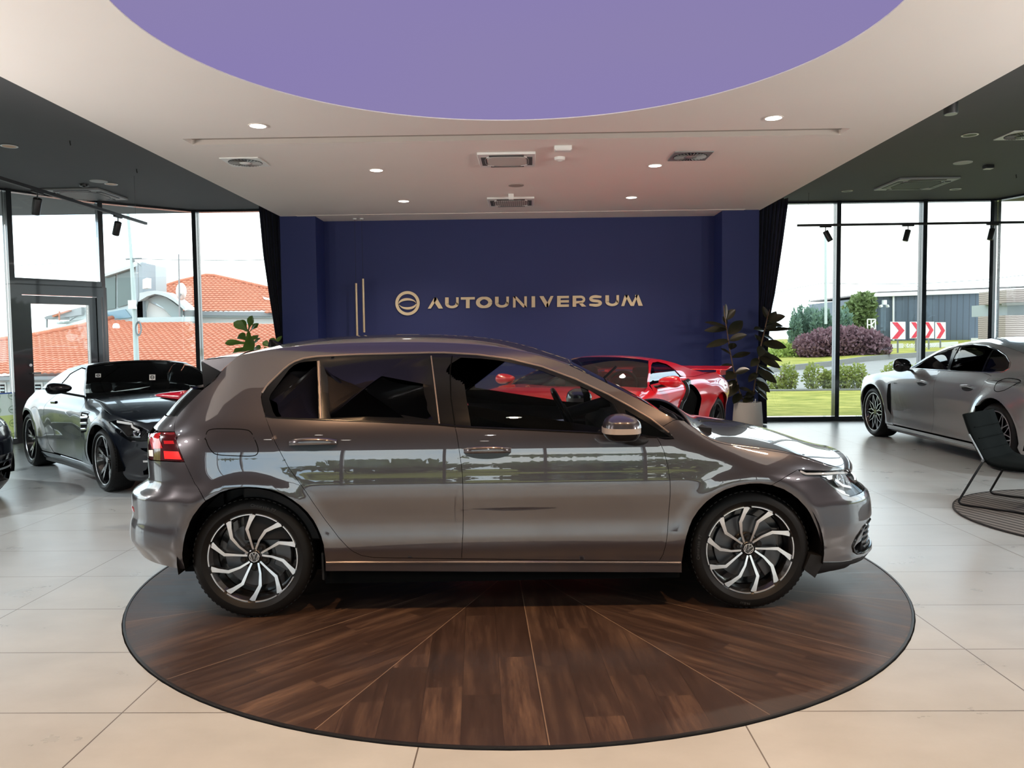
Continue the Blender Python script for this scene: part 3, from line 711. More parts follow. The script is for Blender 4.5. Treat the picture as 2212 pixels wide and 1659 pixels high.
        for si in sides:
            rs = []
            for i, p in enumerate(pts):
                a = pts[i-1] if (closed or i) else p; b = pts[(i+1) % n] if (closed or i < n-1) else p
                dx, dy = b[0]-a[0], b[1]-a[1]; l = hypot(dx, dy) or 1; nx, ny = -dy/l*width/2, dx/l*width/2
                nn = s.N(*p, si); c = s.P(p[0]+nx, p[1]+ny, si); d = s.P(p[0]-nx, p[1]-ny, si)
                rs.append([c-nn*.004, c+nn*(off), c*.7+d*.3+nn*(off+h), c*.3+d*.7+nn*(off+h), d+nn*off, d-nn*.004])
            if closed: rs.append(rs[0])
            m = MB().rings(rs, True, not closed, not closed)
            if si > 0: m.f = [f[::-1] for f in m.f]
            out.append(m.build(name, mat, parent, smooth=.6))
        return out
    def cap(s, name, edge, mat, parent, crown=0, bow=0, n=24, p=2.4, thick=0, off=0, ext=0):
        "top panel spanned from an edge line on one side to the same line on the other; crown / bow are numbers or functions of the line parameter"
        rs = []
        for i, e in enumerate(edge):
            q = i/(len(edge)-1); E = s.P(e[0], e[1], -1); cr = crown(q) if callable(crown) else crown; bw = bow(q) if callable(bow) else bow; row = []
            for k in range(n+1):
                t = -1+2*k/n; g = 1-abs(t)**p; g2 = 1-abs(t)**2
                row.append(Vector((E.x+bw*g2, -t*E.y if False else E.y*-t, E.z+cr*g+off)))
            rs.append(row)
        m = MB(); b = len(m.v)
        for r in rs: m.v += [tuple(x) for x in r]
        for i in range(len(rs)-1):
            for k in range(n): m.f.append((i*(n+1)+k, (i+1)*(n+1)+k, (i+1)*(n+1)+k+1, i*(n+1)+k+1)); m.m.append(0)
        o = m.build(name, mat, parent, smooth=True)
        bm = bmesh.new(); bm.from_mesh(o.data); bmesh.ops.recalc_face_normals(bm, faces=bm.faces)
        if sum(f.normal.z for f in bm.faces) < 0: bmesh.ops.reverse_faces(bm, faces=bm.faces)
        bm.to_mesh(o.data); bm.free()
        if thick:
            q = o.modifiers.new('solid', 'SOLIDIFY'); q.thickness = thick; q.offset = -1
        return o
def metal_paint(name, col, rough=.32, coat=1.0, flake=.08, metal=.25, cior=1.6):
    t = NT(name); co = t.n('TexCoord').outputs['Object']
    v = t.n('TexNoise', {'Vector': co, 'Scale': 900.0, 'Detail': 1.0}).outputs[0]
    c = t.mix(v, tuple(x*(1-flake) for x in col), tuple(x*(1+flake) for x in col))
    return t.done(t.n('BsdfPrincipled', {'Base Color': c, 'Roughness': rough, 'Metallic': metal, 'Coat Weight': coat, 'Coat Roughness': .008, 'Coat IOR': cior}))
m_rub = NT('tyre_rubber'); _c = m_rub.n('TexCoord').outputs['Object']
_n = m_rub.n('TexNoise', {'Vector': _c, 'Scale': 30.0}).outputs[0]
m_rub = m_rub.done(m_rub.n('BsdfPrincipled', {'Base Color': (.006, .0057, .0057), 'Specular IOR Level': .2, 'Roughness': m_rub.math('MULTIPLY_ADD', _n, .2, .40)}))
m_trim = pbr('gloss_black_trim', (.006, .006, .007), .12, spec=.35)
m_plast = pbr('black_plastic', (.010, .010, .011), .55, spec=.25)
m_liner = pbr('wheel_well_liner', (.004, .004, .004), .9, spec=.05)
m_chrome = pbr('chrome', (.75, .75, .76), .12, 1)
m_mach = pbr('machined_aluminium', (.78, .78, .79), .32, 1)
m_disk = pbr('brake_steel', (.10, .10, .105), .4, .8)
m_rimblk = pbr('gloss_black_rim', (.008, .008, .009), .22, coat=.7)
m_priv = glassy('privacy_glass', (.010, .010, .010), 1.45, 0, .8)
m_cglass = glassy('car_side_glass', (.78, .82, .80), 1.5, 0, 1.0)
m_wglass = glassy('windshield_glass', (.42, .45, .45), 1.5, 0, 1.0)
m_int = pbr('dark_cabin_trim', (.010, .010, .011), .6, spec=.2)
m_seat = pbr('dark_seat_cloth', (.018, .018, .02), .8)
m_red_l = pbr('red_lamp_lens', (.42, .008, .012), .15, coat=1, emit=(.6, .0, .01), estr=.10)  # slight emission lifts the red, also on the plain bumper reflector
m_red_b = pbr('glowing_red_reflector', (.80, .02, .02), .2, coat=1, emit=(1, .02, .02), estr=.25)  # no lamp: weak emission stands in for light thrown back by the reflector
m_dred = pbr('dark_red_lens', (.05, .003, .005), .1, coat=1)
m_headl = glassy('lamp_lens_glass', (.95, .96, .97), 1.4, 0, .5)
def tyre_mb(R, rim, wd, n=72, tread=True):
    m = MB(); h = wd/2; r = R
    prof = [(rim-.004, -h*.82), (rim+.006, -h*.9), (rim+(r-rim)*.35, -h*1.02), (rim+(r-rim)*.62, -h*1.0), (r-.018, -h*.92), (r-.006, -h*.80), (r, -h*.6), (r, h*.6), (r-.006, h*.8), (r-.018, h*.92), (rim+(r-rim)*.5, h*1.0), (rim, h*.85)]
    m.lathe(prof, n=n, axis='y', cap=False)
    if tread:
        N = 66
        for k in range(N):
            M = Matrix.Rotation(2*pi*k/N, 4, 'Y')
            for yy in (-h*.72, ):
                m.box((-.005, yy-.010, r-.022), (.010, yy+.02, r-.0035), 0, M)
    return m
def wheel_base(name, parent, x, y, R, rim, wd, side, face_mat, spoke_fn, caliper=None, label=None, spin=0, cap_fn=None, barrel=None, disk_r=.62):
    "wheel with its axle along y; outside faces -y (side -1) or +y"
    o = empty(name, (x, y, R), 0, parent=parent)
    if side > 0: o.scale = (1, -1, 1)
    o.rotation_euler = (0, 0, 0)
    tyre_mb(R, rim, wd).build('tyre', m_rub, o, smooth=.5)
    h = wd/2
    rm = MB(); rm.lathe([(rim*.995, -h*.86), (rim*1.02, -h*.90), (rim*1.02, -h*.84), (rim*.93, -h*.6), (rim*.9, h*.7), (rim*.98, h*.86)], n=64, axis='y', cap=False)
    rm.lathe([(.0, h*.1), (rim*.9, h*.1)], n=48, axis='y', cap=False)
    r_ = rm.build('rim_barrel', barrel or m_rimblk, o, smooth=.6)
    MB().lathe([(rim*.3, -h*.12), (rim*.72, -h*.12), (rim*.72, -h*.02), (rim*.3, -h*.02)], n=48, axis='y', cap=False).build('brake_disc', m_disk, o)
    cm = MB()
    a0 = .35
    for k in range(9):
        t = a0+k*.12
    rs = []
    for k in range(10):
        t = -.5+k*.11+pi*.0; ring = []
        for rr, yy in ((rim*.44, -h*.36), (rim*.80, -h*.36), (rim*.80, h*.05), (rim*.44, h*.05)): ring.append((rr*cos(t), yy, rr*sin(t)))
        rs.append(ring)
    cm.rings(rs, True, True, True); cm.build('brake_caliper', caliper or m_disk, o, smooth=.5, bevel=.004)
    spoke_fn(o, rim, h)
    return o
def text_arc(parent, name, txt, R, size, a_mid, y, mat, sgn=1, ext=.0012):
    "raised lettering on a tyre wall, set along an arc (a_mid: clockwise from the top)"
    m = MB(); a = 0; items = []
    for chh in txt:
        cu = bpy.data.curves.new('glyph', 'FONT'); cu.body = chh; cu.size = size; cu.extrude = ext; ob = bpy.data.objects.new('glyph', cu); COL.objects.link(ob)
        bpy.context.view_layer.update(); me = ob.evaluated_get(bpy.context.evaluated_depsgraph_get()).to_mesh()
        vs = [v.co.copy() for v in me.vertices]; fs = [tuple(p.vertices) for p in me.polygons]; w = (max(v.x for v in vs)-min(v.x for v in vs)) if vs else size*.3
        x0 = min((v.x for v in vs), default=0); items.append(([(v.x-x0, v.y, v.z) for v in vs], fs, w)); bpy.data.objects.remove(ob); bpy.data.curves.remove(cu)
    tot = sum(i[2]+size*.12 for i in items); pos = -tot/2
    for vs, fs, w in items:
        out = []
        for x, z, d in vs:
            an = a_mid+sgn*(pos+x)/R; r = R+sgn*z; out.append((r*sin(an), y-d, r*cos(an)))
        m.add(out, fs); pos += w+size*.12
    return m.build(name, mat, parent, smooth=False)
def ribbon_spoke(path, widths, y_top, depth, m, mi_face=0, mi_side=1):
    "spoke: flat face that follows a path in (angle from up, radius), thick behind"
    n = len(path); L = []; Rr = []
    P = [(r*sin(a), r*cos(a)) for a, r in path]
    for i in range(n):
        a = P[max(i-1, 0)]; b = P[min(i+1, n-1)]; dx, dz = b[0]-a[0], b[1]-a[1]; l = hypot(dx, dz); w = widths[i]/2
        L.append((P[i][0]-dz/l*w, P[i][1]+dx/l*w)); Rr.append((P[i][0]+dz/l*w, P[i][1]-dx/l*w))
    yt = y_top if callable(y_top) else (lambda r: y_top)
    for i in range(n-1):
        ya, yb = yt(path[i][1]), yt(path[i+1][1])
        a, b, c, d = L[i], Rr[i], Rr[i+1], L[i+1]
        m.add([(a[0], ya, a[1]), (b[0], ya, b[1]), (c[0], yb, c[1]), (d[0], yb, d[1])], [(0, 1, 2, 3)], mi_face)
        g = .012
        def out(p, q, s_): return p
        m.add([(a[0], ya, a[1]), (d[0], yb, d[1]), (d[0]*1.0, yb+depth, d[1]), (a[0], ya+depth, a[1])], [(0, 1, 2, 3)], mi_side)
        m.add([(b[0], ya, b[1]), (b[0], ya+depth, b[1]), (c[0], yb+depth, c[1]), (c[0], yb, c[1])], [(0, 1, 2, 3)], mi_side)
    return m
# ================================================================== GREY HATCHBACK ON THE TURNTABLE
GZ = .006
_wz = spl([(.10, .76), (.15, .80), (.19, .838), (.24, .846), (.30, .856), (.345, .870), (.38, .8778), (.42, .8788), (.47, .8758), (.50, .8750), (.54, .8770), (.59, .8818), (.64, .8862), (.69, .8870), (.74, .8835), (.80, .8790), (.835, .8755), (.85, .8742), (.87, .8716), (.90, .867), (.95, .856), (1.0, .838), (1.10, .786), (1.2, .732), (1.3, .678), (1.38, .636), (1.41, .612), (1.44, .57)])
_seam = spl([(.9, .98), (1.1, .945), (1.35, .868), (1.7, .805), (2.0, .735)])
def g_w(x, z):
    w = _wz(z)
    if x > .85:
        zs = _seam(x); a = sstep(.85, 1.25, x); t = max(0, (z-(zs-.15))/.15); w -= a*.085*min(t, 1.3)**2
    for ax in (-1.2975, 1.2975):
        r = hypot(x-ax, z-.317)
        w += .012*exp(-((r-.385)/.06)**2)*sstep(.08, .55, z)
    if x < -.9 and z > .95: w -= .02*sstep(-.9, -1.7, x)
    return w
def edge_from_sil(car, sil, front, ysil):
    "nose / tail profile from the traced outline"
    tab = []
    for px, py in sil:
        o = car.M.inverted() @ Vector((0, 0, EYE)); d = car.M.inverted().to_3x3() @ ray(px, py); t = (-ysil-o.y)/d.y; q = o+d*t
        tb = car.tf if front else car.tr; wz = car.w(q.x, q.z); r = min(.98, ysil/wz)
        i = min(range(len(tb)), key=lambda k: abs(tb[k][1]-r)); x1 = car.x1f if front else car.x1r
        tab.append((q.z, x1+(q.x-x1)/tb[i][0]))
    return tab
golf = Car((-.1636, 4.862, GZ), R_(2.2306), g_w, lambda z: 2.1, lambda z: -2.05, 1.12, -1.30, 2.7, 2.9)
tabf = edge_from_sil(golf, [(1836, 1012), (1845, 1030), (1862, 1048), (1877, 1063), (1882, 1087), (1883, 1108), (1881, 1122), (1878, 1150), (1879, 1171), (1884, 1182), (1872, 1198), (1857, 1209), (1838, 1226)], True, .45)
tabr = edge_from_sil(golf, [(436, 819), (378, 872), (355, 899), (330, 926), (320, 939), (318.5, 957), (318.5, 985), (319, 1000), (321, 1028), (313, 1040), (284, 1067), (284, 1092), (286, 1107), (281.5, 1131), (280, 1158), (291, 1178), (319, 1209)], False, .55)
golf.xf = spl(tabf); golf.xr = spl(tabr)
G = golf.pp
m_gp = metal_paint('grey_car_paint', lin(60, 55, 59), .28, 1.0, .06, .45, 1.9)
car = empty('car', golf.loc, golf.yaw, 'dark grey five-door hatchback parked side-on on the round wooden turntable', 'car')
RAIL = [(514, 769), (560, 760.5), (605, 753.5), (650, 748.5), (691, 745.5), (785, 742), (860, 741), (926, 741.5), (1000, 744), (1060, 749), (1100, 754.5), (1138, 761.5), (1170, 769), (1200, 778), (1230, 789)]
APIL = [(1230, 789), (1287, 815.5), (1350, 847), (1413, 880), (1461, 907)]
DTOP = [(564, 857), (566, 848), (573, 838), (585, 824), (613, 797), (624, 788), (636, 781), (656, 774), (683, 770), (769, 765.5), (850, 763), (926, 761.5), (960, 761.5), (1030, 765.5), (1066, 769.5), (1101, 775), (1137, 782.5), (1172, 792), (1207, 804), (1242, 818), (1278, 834), (1313, 851), (1360, 877), (1407, 905), (1432, 921)]
RDE = [(564, 857), (566, 872), (573, 897), (593, 952), (624, 1011), (660, 1061), (703, 1124), (730, 1159), (750, 1181), (764, 1192), (781, 1200), (808, 1204.5)]
RARCH = [(444, 1082), (475, 1064), (495, 1057.5), (515, 1054), (535, 1052.5), (554, 1053), (575, 1055.5), (593, 1060), (614, 1069), (632, 1080), (649, 1092.5), (664, 1107), (677, 1124), (687, 1143), (694, 1160), (699, 1178), (702, 1205), (703, 1234)]
FDF = [(1418, 944.5), (1426, 957), (1434, 974), (1442, 1004), (1447, 1034), (1448, 1062), (1446, 1092), (1442, 1151), (1438, 1177), (1432, 1198), (1424, 1212)]
SEAMR = [(514, 769), (483, 796), (440, 840), (397, 883), (384, 898), (378.5, 910), (377, 932), (380, 946), (389, 975), (399, 998), (410, 1022), (421, 1045), (444, 1082)]
body = golf.panel('body_frame', G(RAIL+APIL[1:]+[(1454, 908.5), (1432, 921)]+DTOP[::-1][1:]+RDE[1:]+[(997, 1207.5), (1424, 1212), (1473, 1213.5), (1473, 1237)]+RARCH[::-1]+SEAMR[::-1][1:]), m_gp, car, step=.028)
GAPB = [(977, 767), (972, 800), (974, 850), (976, 890), (983, 921), (987, 940), (991, 966), (996, 1000), (999.5, 1030), (1000.5, 1090), (1000, 1151), (997, 1207)]
BELT_R = [(573, 899), (589, 902), (695, 906.5), (800, 910), (942, 917), (983, 921)]
BELT_F = [(983, 921), (1023, 923.5), (1150, 929), (1266, 934.5), (1301, 937), (1383, 943), (1418, 944.5)]
rdr = golf.panel('rear_door', G(BELT_R+GAPB[5:]+RDE[3:][::-1]), m_gp, car, step=.026)
fdr = golf.panel('front_door', G(BELT_F+FDF[1:]+GAPB[5:][::-1]), m_gp, car, step=.026)
HOODS = [(1495, 922.5), (1506, 931), (1520, 941.5), (1542, 954), (1575, 961.5), (1608, 966), (1650, 971), (1695, 978.5), (1730, 987.5), (1765, 999), (1795, 1009.5), (1822, 1015.5)]
FARCH = [(1473, 1213.5), (1475, 1200), (1478, 1180), (1483, 1158), (1489, 1139), (1496, 1122), (1510, 1101), (1526, 1084), (1546, 1069), (1569, 1057), (1594, 1049), (1620, 1045), (1643, 1044.5), (1667, 1048)]
golf.panel('front_fender', G(FDF+FARCH+[(1695, 1031), (1723, 1014.5), (1785, 1017), (1822, 1015.5)]+HOODS[::-1][1:]+[(1478, 909), (1461, 907), (1454, 908.5), (1432, 921), (1445, 934), (1456, 948), (1436, 949)]), m_gp, car, step=.024)
# bumpers wrap round to the centre line
uF, uR = golf.uF(), golf.uR()
def uz(px, py): return golf.pix(px, py)
BF = [(1667, 1048), (1693, 1057), (1710, 1067), (1724, 1078), (1738, 1093), (1750, 1110), (1764, 1141), (1773, 1173), (1774, 1214)]
zt = uz(1836, 1073)[1]; zl_ = uz(1850, 1206)[1]
bp_ = G([(1723, 1014.5), (1695, 1031)]+BF)+G([(1815, 1213.5), (1838, 1210)])+[(uF-.35, zl_), (uF, zl_), (uF, zt), (uF-.42, zt)]+G([(1836, 1073), (1821, 1067.5), (1800, 1053), (1772, 1031), (1755, 1030), (1738, 1029)])
gq = G([(1876, 1124), (1868, 1138), (1856, 1158), (1847, 1174), (1844, 1183), (1848, 1191), (1858, 1192)])
grille_hole = [(uF-.03, gq[0][1]+.015), (gq[0][0]+.05, gq[0][1]+.012)]+gq+[(uF-.03, gq[-1][1]-.004)]
golf.panel('front_bumper', bp_, m_gp, car, holes=[grille_hole], step=.022, join=True, thick=.03)
gr_ = golf.panel('lower_grille', inset(grille_hole, -.004), m_plast, car, off=-.028, step=.04, join=True, thick=0, gap=0)
for q in (.12, .32, .52, .72, .9):
    zq = gq[0][1]*(1-q)+gq[-1][1]*q; u0 = min(p[0] for p in gq); ul = u0+(.07 if q < .3 else .04 if q < .6 else .03)+.05*(1-q)
    golf.strip('grille_bar', [(ul, zq), (uF-.35, zq), (uF-.03, zq)], .012, m_trim, gr_[0], off=-.026, h=.016, sides=(-1,))
golf.strip('grille_frame', G([(1879, 1121), (1865, 1138), (1851, 1160), (1842, 1180), (1844, 1191), (1850, 1195), (1862, 1194)])+[(uF-.35, zl_+.02), (uF-.02, zl_+.02)], .016, m_trim, car, off=.001, h=.006)
golf.panel('front_lip', G([(1774, 1214.5), (1766, 1232), (1760, 1243), (1792, 1236), (1825, 1229), (1838, 1221)])+[(uF-.3, zl_-.055), (uF, zl_-.055), (uF, zl_-.001), (uF-.35, zl_-.001)]+G([(1838, 1211), (1815, 1214)]), m_plast, car, step=.03, join=True, off=-.004)
# headlight
m_drl = pbr('light_guide', lin(176, 176, 176), .3)
m_hous = pbr('lamp_housing', lin(92, 94, 98), .3, .8)
HL = [(1723, 1015), (1738, 1028.5), (1772, 1030), (1800, 1052), (1821, 1066.5), (1836, 1072)]
hlp = G(HL)+[(uF-.48, zt), (uF-.46, uz(1845, 1052)[1]), (uF-.40, uz(1845, 1050)[1]), (uF-.42, uz(1843, 1030)[1]), (uF-.5, uz(1838, 1016)[1])]+G([(1822, 1016), (1785, 1017.5)])
hh = golf.panel('headlight', inset(hlp, .003), m_hous, car, off=-.035, step=.03, gap=0, thick=0)
for i, hobj in enumerate(hh):
    sd = (-1, 1)[i]
    golf.panel('lens', hlp, m_headl, hobj, off=-.001, step=.025, sides=(sd,), thick=.01)
    golf.strip('daylight_strip', G([(1730, 1017.5), (1742, 1023), (1785, 1022.5), (1812, 1021), (1832, 1021)]), .010, m_drl, hobj, off=-.016, h=.004, sides=(sd,))
    for cx_, cy_, rr in ((1822, 1036, .040), (1839, 1040, .034)):
        u_, z_ = uz(cx_, cy_); c_ = golf.P(u_, z_, sd)-golf.N(u_, z_, sd)*.028
        Mx = Matrix.Translation(c_) @ golf.N(u_, z_, sd).to_track_quat('Z', 'Y').to_matrix().to_4x4()
        MB().lathe([(rr*.5, -.01), (rr, 0), (rr, .012), (rr*.86, .012), (rr*.8, .0), (rr*.3, -.004)], n=24, M=Mx).build('projector', m_chrome, hobj)
    golf.panel('reflector', G([(1780, 1024), (1835, 1022), (1842, 1030), (1800, 1034)]), m_chrome, hobj, off=-.030, step=.03, sides=(sd,), thick=0, gap=0)
    golf.panel('reflector', G([(1806, 1050), (1834, 1052), (1838, 1066), (1822, 1064)]), m_chrome, hobj, off=-.030, step=.03, sides=(sd,), thick=0, gap=0)
    golf.strip('chrome_line', G([(1775, 1031), (1800, 1050.5), (1821, 1065), (1836, 1070)]), .008, m_chrome, hobj, off=-.012, h=.004, sides=(sd,))
    golf.strip('chrome_fin', G([(1806, 1036), (1822, 1048), (1840, 1052)]), .014, m_chrome, hobj, off=-.03, h=.008, sides=(sd,))
golf.panel('front_grille', [(uF-.47, zt+.004), (uF, zt+.004), (uF, zt+.055), (uF-.40, zt+.05)], m_trim, car, step=.03, join=True, off=-.004)
golf.strip('grille_line', [(uF-.5, zt+.052), (uF-.2, zt+.055), (uF-.01, zt+.056)], .010, m_chrome, car, off=.0, h=.006)
# hood, windshield, roof
hs = G(HOODS)+[(uF-.52, uz(1838, 1013)[1]), (uF-.40, uz(1843, 1022)[1])]
hs = [hs[0]]+[p for p in hs[1:]]
golf.cap('hood', [(p[0], p[1]+.002) for p in G(smooth_poly(HOODS, 1))]+[(uF-.56, uz(1838, 1012)[1]+.002)], m_gp, car, crown=lambda q: .072-.026*q, bow=lambda q: .04+.10*q, n=40, p=2.0, thick=.012)
golf.cap('hood_nose', [(uF-.56, uz(1838, 1012)[1]+.002), (uF-.50, uz(1838, 1012)[1]-.012), (uF-.47, uz(1838, 1012)[1]-.03)], m_gp, car, crown=lambda q: .046-.014*q, bow=.14, n=40, p=2.0, thick=.01)
golf.cap('cowl', G([(1452, 906), (1461, 910), (1478, 914), (1497, 925)]), m_plast, car, crown=lambda q: -.005+.02*q, bow=lambda q: .05-.01*q, n=20, off=-.01)
golf.cap('windshield', [(p[0], p[1]) for p in G(smooth_poly(APIL, 1))], m_wglass, car, crown=lambda q: .012*(1-q), bow=lambda q: .05+.0*q, n=24, p=2)
golf.cap('roof', G(smooth_poly(RAIL, 1)), m_gp, car, crown=lambda q: .022+.030*sin(pi*min(1, q*1.15)), bow=lambda q: -.05+.11*q, n=30, p=2.2, thick=.01)
for py_, wx in ((905, 1470), (912, 1488)):
    u_, z_ = uz(1468, 903); MB()
wip = MB(); wa = golf.P(*uz(1480, 912), -1)
wip.tube([wa+Vector((-.02, .10, .005)), wa+Vector((.0, .3, .015)), wa+Vector((.0, .62, .02))], .006, 6).tube([wa+Vector((.02, .12, .0)), wa+Vector((.03, .4, .01)), wa+Vector((.04, .8, .015))], .006, 6)
wip.build('wiper', m_plast, car)
# rear: spoiler, hatch, lamps, bumper
zh = uz(440, 840)[1]
gl = G([(440, 841), (397, 884), (384, 899)])
zg = uz(384, 899)[1]
golf.panel('rear_window', gl+[(uR+.55, zg-.005), (uR, zg), (uR, zh)], m_trim, car, step=.03, join=True, off=-.003)
zb1 = uz(378, 931)[1]
golf.panel('tailgate', G([(384, 899.5), (378.5, 910), (377, 932), (345, 932)])+[(uR+.42, zb1), (uR+.40, .66), (uR, .66), (uR, zg-.004), (uR+.55, zg-.009)], m_gp, car, step=.025, join=True)
sp = MB()
def side_pt(px, py, yy):
    o = golf.M.inverted() @ Vector((0, 0, EYE)); d = golf.M.inverted().to_3x3() @ ray(px, py); t = (yy-o.y)/d.y; return o+d*t
a, b, c, d_, e_ = side_pt(434, 779, -.53), golf.P(*uz(514, 769), -1), golf.P(*uz(483, 796), -1), side_pt(477, 803, -.565), golf.P(*uz(440, 840), -1)
mr = lambda p: Vector((p.x, -p.y, p.z))
NS = 16; top = []; tip = []; low = []
for k in range(NS+1):
    t = -1+2*k/NS; g = 1-t*t
    top.append(Vector((b.x-.05*g, b.y*-t*1.0, b.z+.03*g))); tip.append(Vector((a.x-.06*g, a.y*-t, a.z+.012*g))); low.append(Vector((a.x+.06-.05*g, a.y*-t*.96, a.z-.03+.012*g)))
mid = [(p+q)/2+Vector((0, 0, .006)) for p, q in zip(top, tip)]
vs_ = top+mid+tip+low; n_ = NS+1
sp.add(vs_, [(r*n_+k, r*n_+k+1, (r+1)*n_+k+1, (r+1)*n_+k) for r in range(3) for k in range(NS)])
for sg_ in (1, -1):
    f_ = (lambda p: p) if sg_ > 0 else mr
    sp.add([f_(a), f_(b), f_(c), f_(d_)], [(0, 3, 2, 1)] if sg_ > 0 else [(0, 1, 2, 3)])
spo = sp.build('spoiler', m_gp, car, smooth=.5)
sb = MB(); a2 = side_pt(434.5, 782, -.532)
low_t = side_pt(440, 839, -.545)
for sg_ in (1, -1):
    f_ = (lambda p: p) if sg_ > 0 else mr
    inw = Vector((.0, .05*sg_, 0))
    q_ = [f_(a2), f_(low_t), f_(d_+Vector((0, .002, -.002)))]
    sb = MB(); sb.add(q_+[p+inw for p in q_], [(0, 1, 2) if sg_ > 0 else (2, 1, 0), (3, 5, 4) if sg_ > 0 else (3, 4, 5), (0, 3, 4, 1), (1, 4, 5, 2), (2, 5, 3, 0)])
    sb.build('spoiler_winglet', m_trim, car, smooth=False)
# tail lamp
TLa = [(378, 932.5), (380, 946), (389, 975), (399, 997.5), (360, 995.5), (326, 993)]
tlo = G(TLa)+[(uR+.45, uz(326, 993)[1]), (uR+.45, uz(326, 940)[1])]+G([(328, 936), (345, 932.5)])
tl = golf.panel('tail_light', tlo, m_dred, car, step=.02, thick=.02)
for i, to in enumerate(tl):
    sd = (-1, 1)[i]
    golf.panel('lamp_red', G([(327, 937), (348, 935), (352, 968), (330, 970), (325, 955)]), m_red_l, to, step=.02, sides=(sd,), off=.002, thick=.003, gap=0)
    golf.panel('lamp_bar', G([(354, 952), (375, 952), (377, 959), (355, 959)]), m_red_l, to, step=.02, sides=(sd,), off=.002, thick=.003, gap=0)
    golf.panel('lamp_top', G([(350, 935), (377, 934), (379, 943), (352, 942)]), pbr('lamp_mid_red', (.16, .006, .01), .15, coat=1), to, step=.02, sides=(sd,), off=.0015, thick=.003, gap=0)
    golf.panel('lamp_reflector', G([(354, 974), (386, 975.5), (393, 992.5), (356, 991)]), m_red_b, to, step=.02, sides=(sd,), off=.002, thick=.003, gap=0)
    golf.panel('lamp_clear', G([(322, 972), (331, 972), (332, 986), (323, 985)]), m_bwhite, to, step=.02, sides=(sd,), off=.002, thick=.003, gap=0)
zrb = uz(330, 1212)[1]
rb_ = G([(399, 998.5), (410, 1022), (421, 1045), (444, 1082.5), (430, 1098), (417, 1115), (410, 1129), (405, 1143), (400, 1158), (397, 1172), (395, 1190), (395, 1209), (400, 1229), (394, 1230), (360, 1223), (338, 1217), (322, 1210)])+[(uR+.35, zrb+.02), (uR, zrb+.02), (uR, .655), (uR+.39, .655), (uR+.45, uz(326, 994)[1]-.002)]+G([(326, 994.5), (360, 996.5)])
golf.panel('rear_bumper', rb_, m_gp, car, step=.02, join=True, thick=.03)
golf.strip('bumper_reflector', [(uz(287, 1100)[0]-.1, uz(287, 1101)[1]), uz(289, 1101)], .03, m_red_l, car, off=.0, h=.003)
# windows ---------------------------------------------------------------------
frame_out = G(DTOP)+G([(1445, 934), (1456, 948), (1418, 944.5)])+G(BELT_F[::-1][1:])+G(BELT_R[::-1][1:])+G([(566, 872)])
QG = [(581, 861), (585, 850), (624, 797.5), (634, 789), (646, 783), (662, 780.5), (684, 779), (688, 904), (612, 901), (596, 899), (590, 890)]
RG_ = [(691.5, 779), (800, 772), (928, 769), (937, 840), (947, 914), (800, 909.5), (697, 906)]
FG = [(996, 772), (1040, 774), (1078, 778), (1137, 791), (1172, 801), (1242, 829), (1289, 850), (1322, 870), (1337, 900), (1344, 938), (1266, 934), (1150, 928.5), (1018, 923), (1006, 850)]
TG = [(1350, 884), (1400, 914), (1448, 944), (1390, 941), (1366, 934)]
fr_h = [G(p) for p in (QG, RG_, FG, TG)]
golf.panel('window_frame', frame_out, m_trim, car, holes=fr_h, step=.03, off=-.004, gap=.001, thick=.02)
for nm, pl, mt in (('rear_quarter_glass', QG, m_priv), ('rear_door_glass', RG_, m_priv), ('front_door_glass', FG, m_cglass), ('front_quarter_glass', TG, m_cglass)):
    golf.panel(nm, inset(G(pl), -.004), mt, car, off=-.009, step=.04, gap=0, thick=0)
m_wtrim = pbr('satin_window_trim', lin(120, 108, 102), .35, .5)
golf.strip('window_trim', G([(566, 848), (575, 834), (585, 823.5), (613, 796.5), (625, 787), (636, 780.5), (656, 773.5), (683, 769.5), (769, 765), (926, 761), (960, 761), (1030, 765), (1101, 774.5), (1172, 791.5), (1242, 817.5), (1313, 850.5), (1360, 876.5), (1407, 904.5), (1445, 934)]), .010, m_wtrim, car, off=-.001, h=.003)
golf.strip('glass_divider', G([(687.5, 779), (692.5, 906)]), .014, m_wtrim, car, off=-.005, h=.004)
golf.strip('glass_divider', G([(931, 768), (940, 840), (949, 915)]), .008, m_wtrim, car, off=-.003, h=.003)
golf.strip('glass_divider', G([(1326, 872), (1340, 900), (1346, 936)]), .016, m_trim, car, off=-.005, h=.006)
golf.strip('pillar_line', G([(977, 768), (972, 800), (974, 860), (983, 920)]), .006, m_liner, car, off=-.003, h=.0015)
golf.strip('belt_moulding', G(BELT_R)+G(BELT_F[1:]), .012, m_trim, car, off=-.001, h=.004)
golf.strip('sill_crease', G([(705, 1216), (1000, 1215), (1471, 1216.5)]), .016, m_gp, car, off=.0, h=.006)
# fuel flap: a rounded groove
ff = smooth_poly([(444, 945), (447, 930), (462, 926), (500, 926.5), (530, 927.5), (542, 932), (550, 948), (558, 968), (557, 981), (546, 986), (500, 984.5), (466, 982.5), (456, 974), (448, 960)], 2, True)
golf.strip('fuel_flap_gap', G(ff), .0045, m_liner, car, off=.0004, h=.0006, sides=(-1,), closed=True)
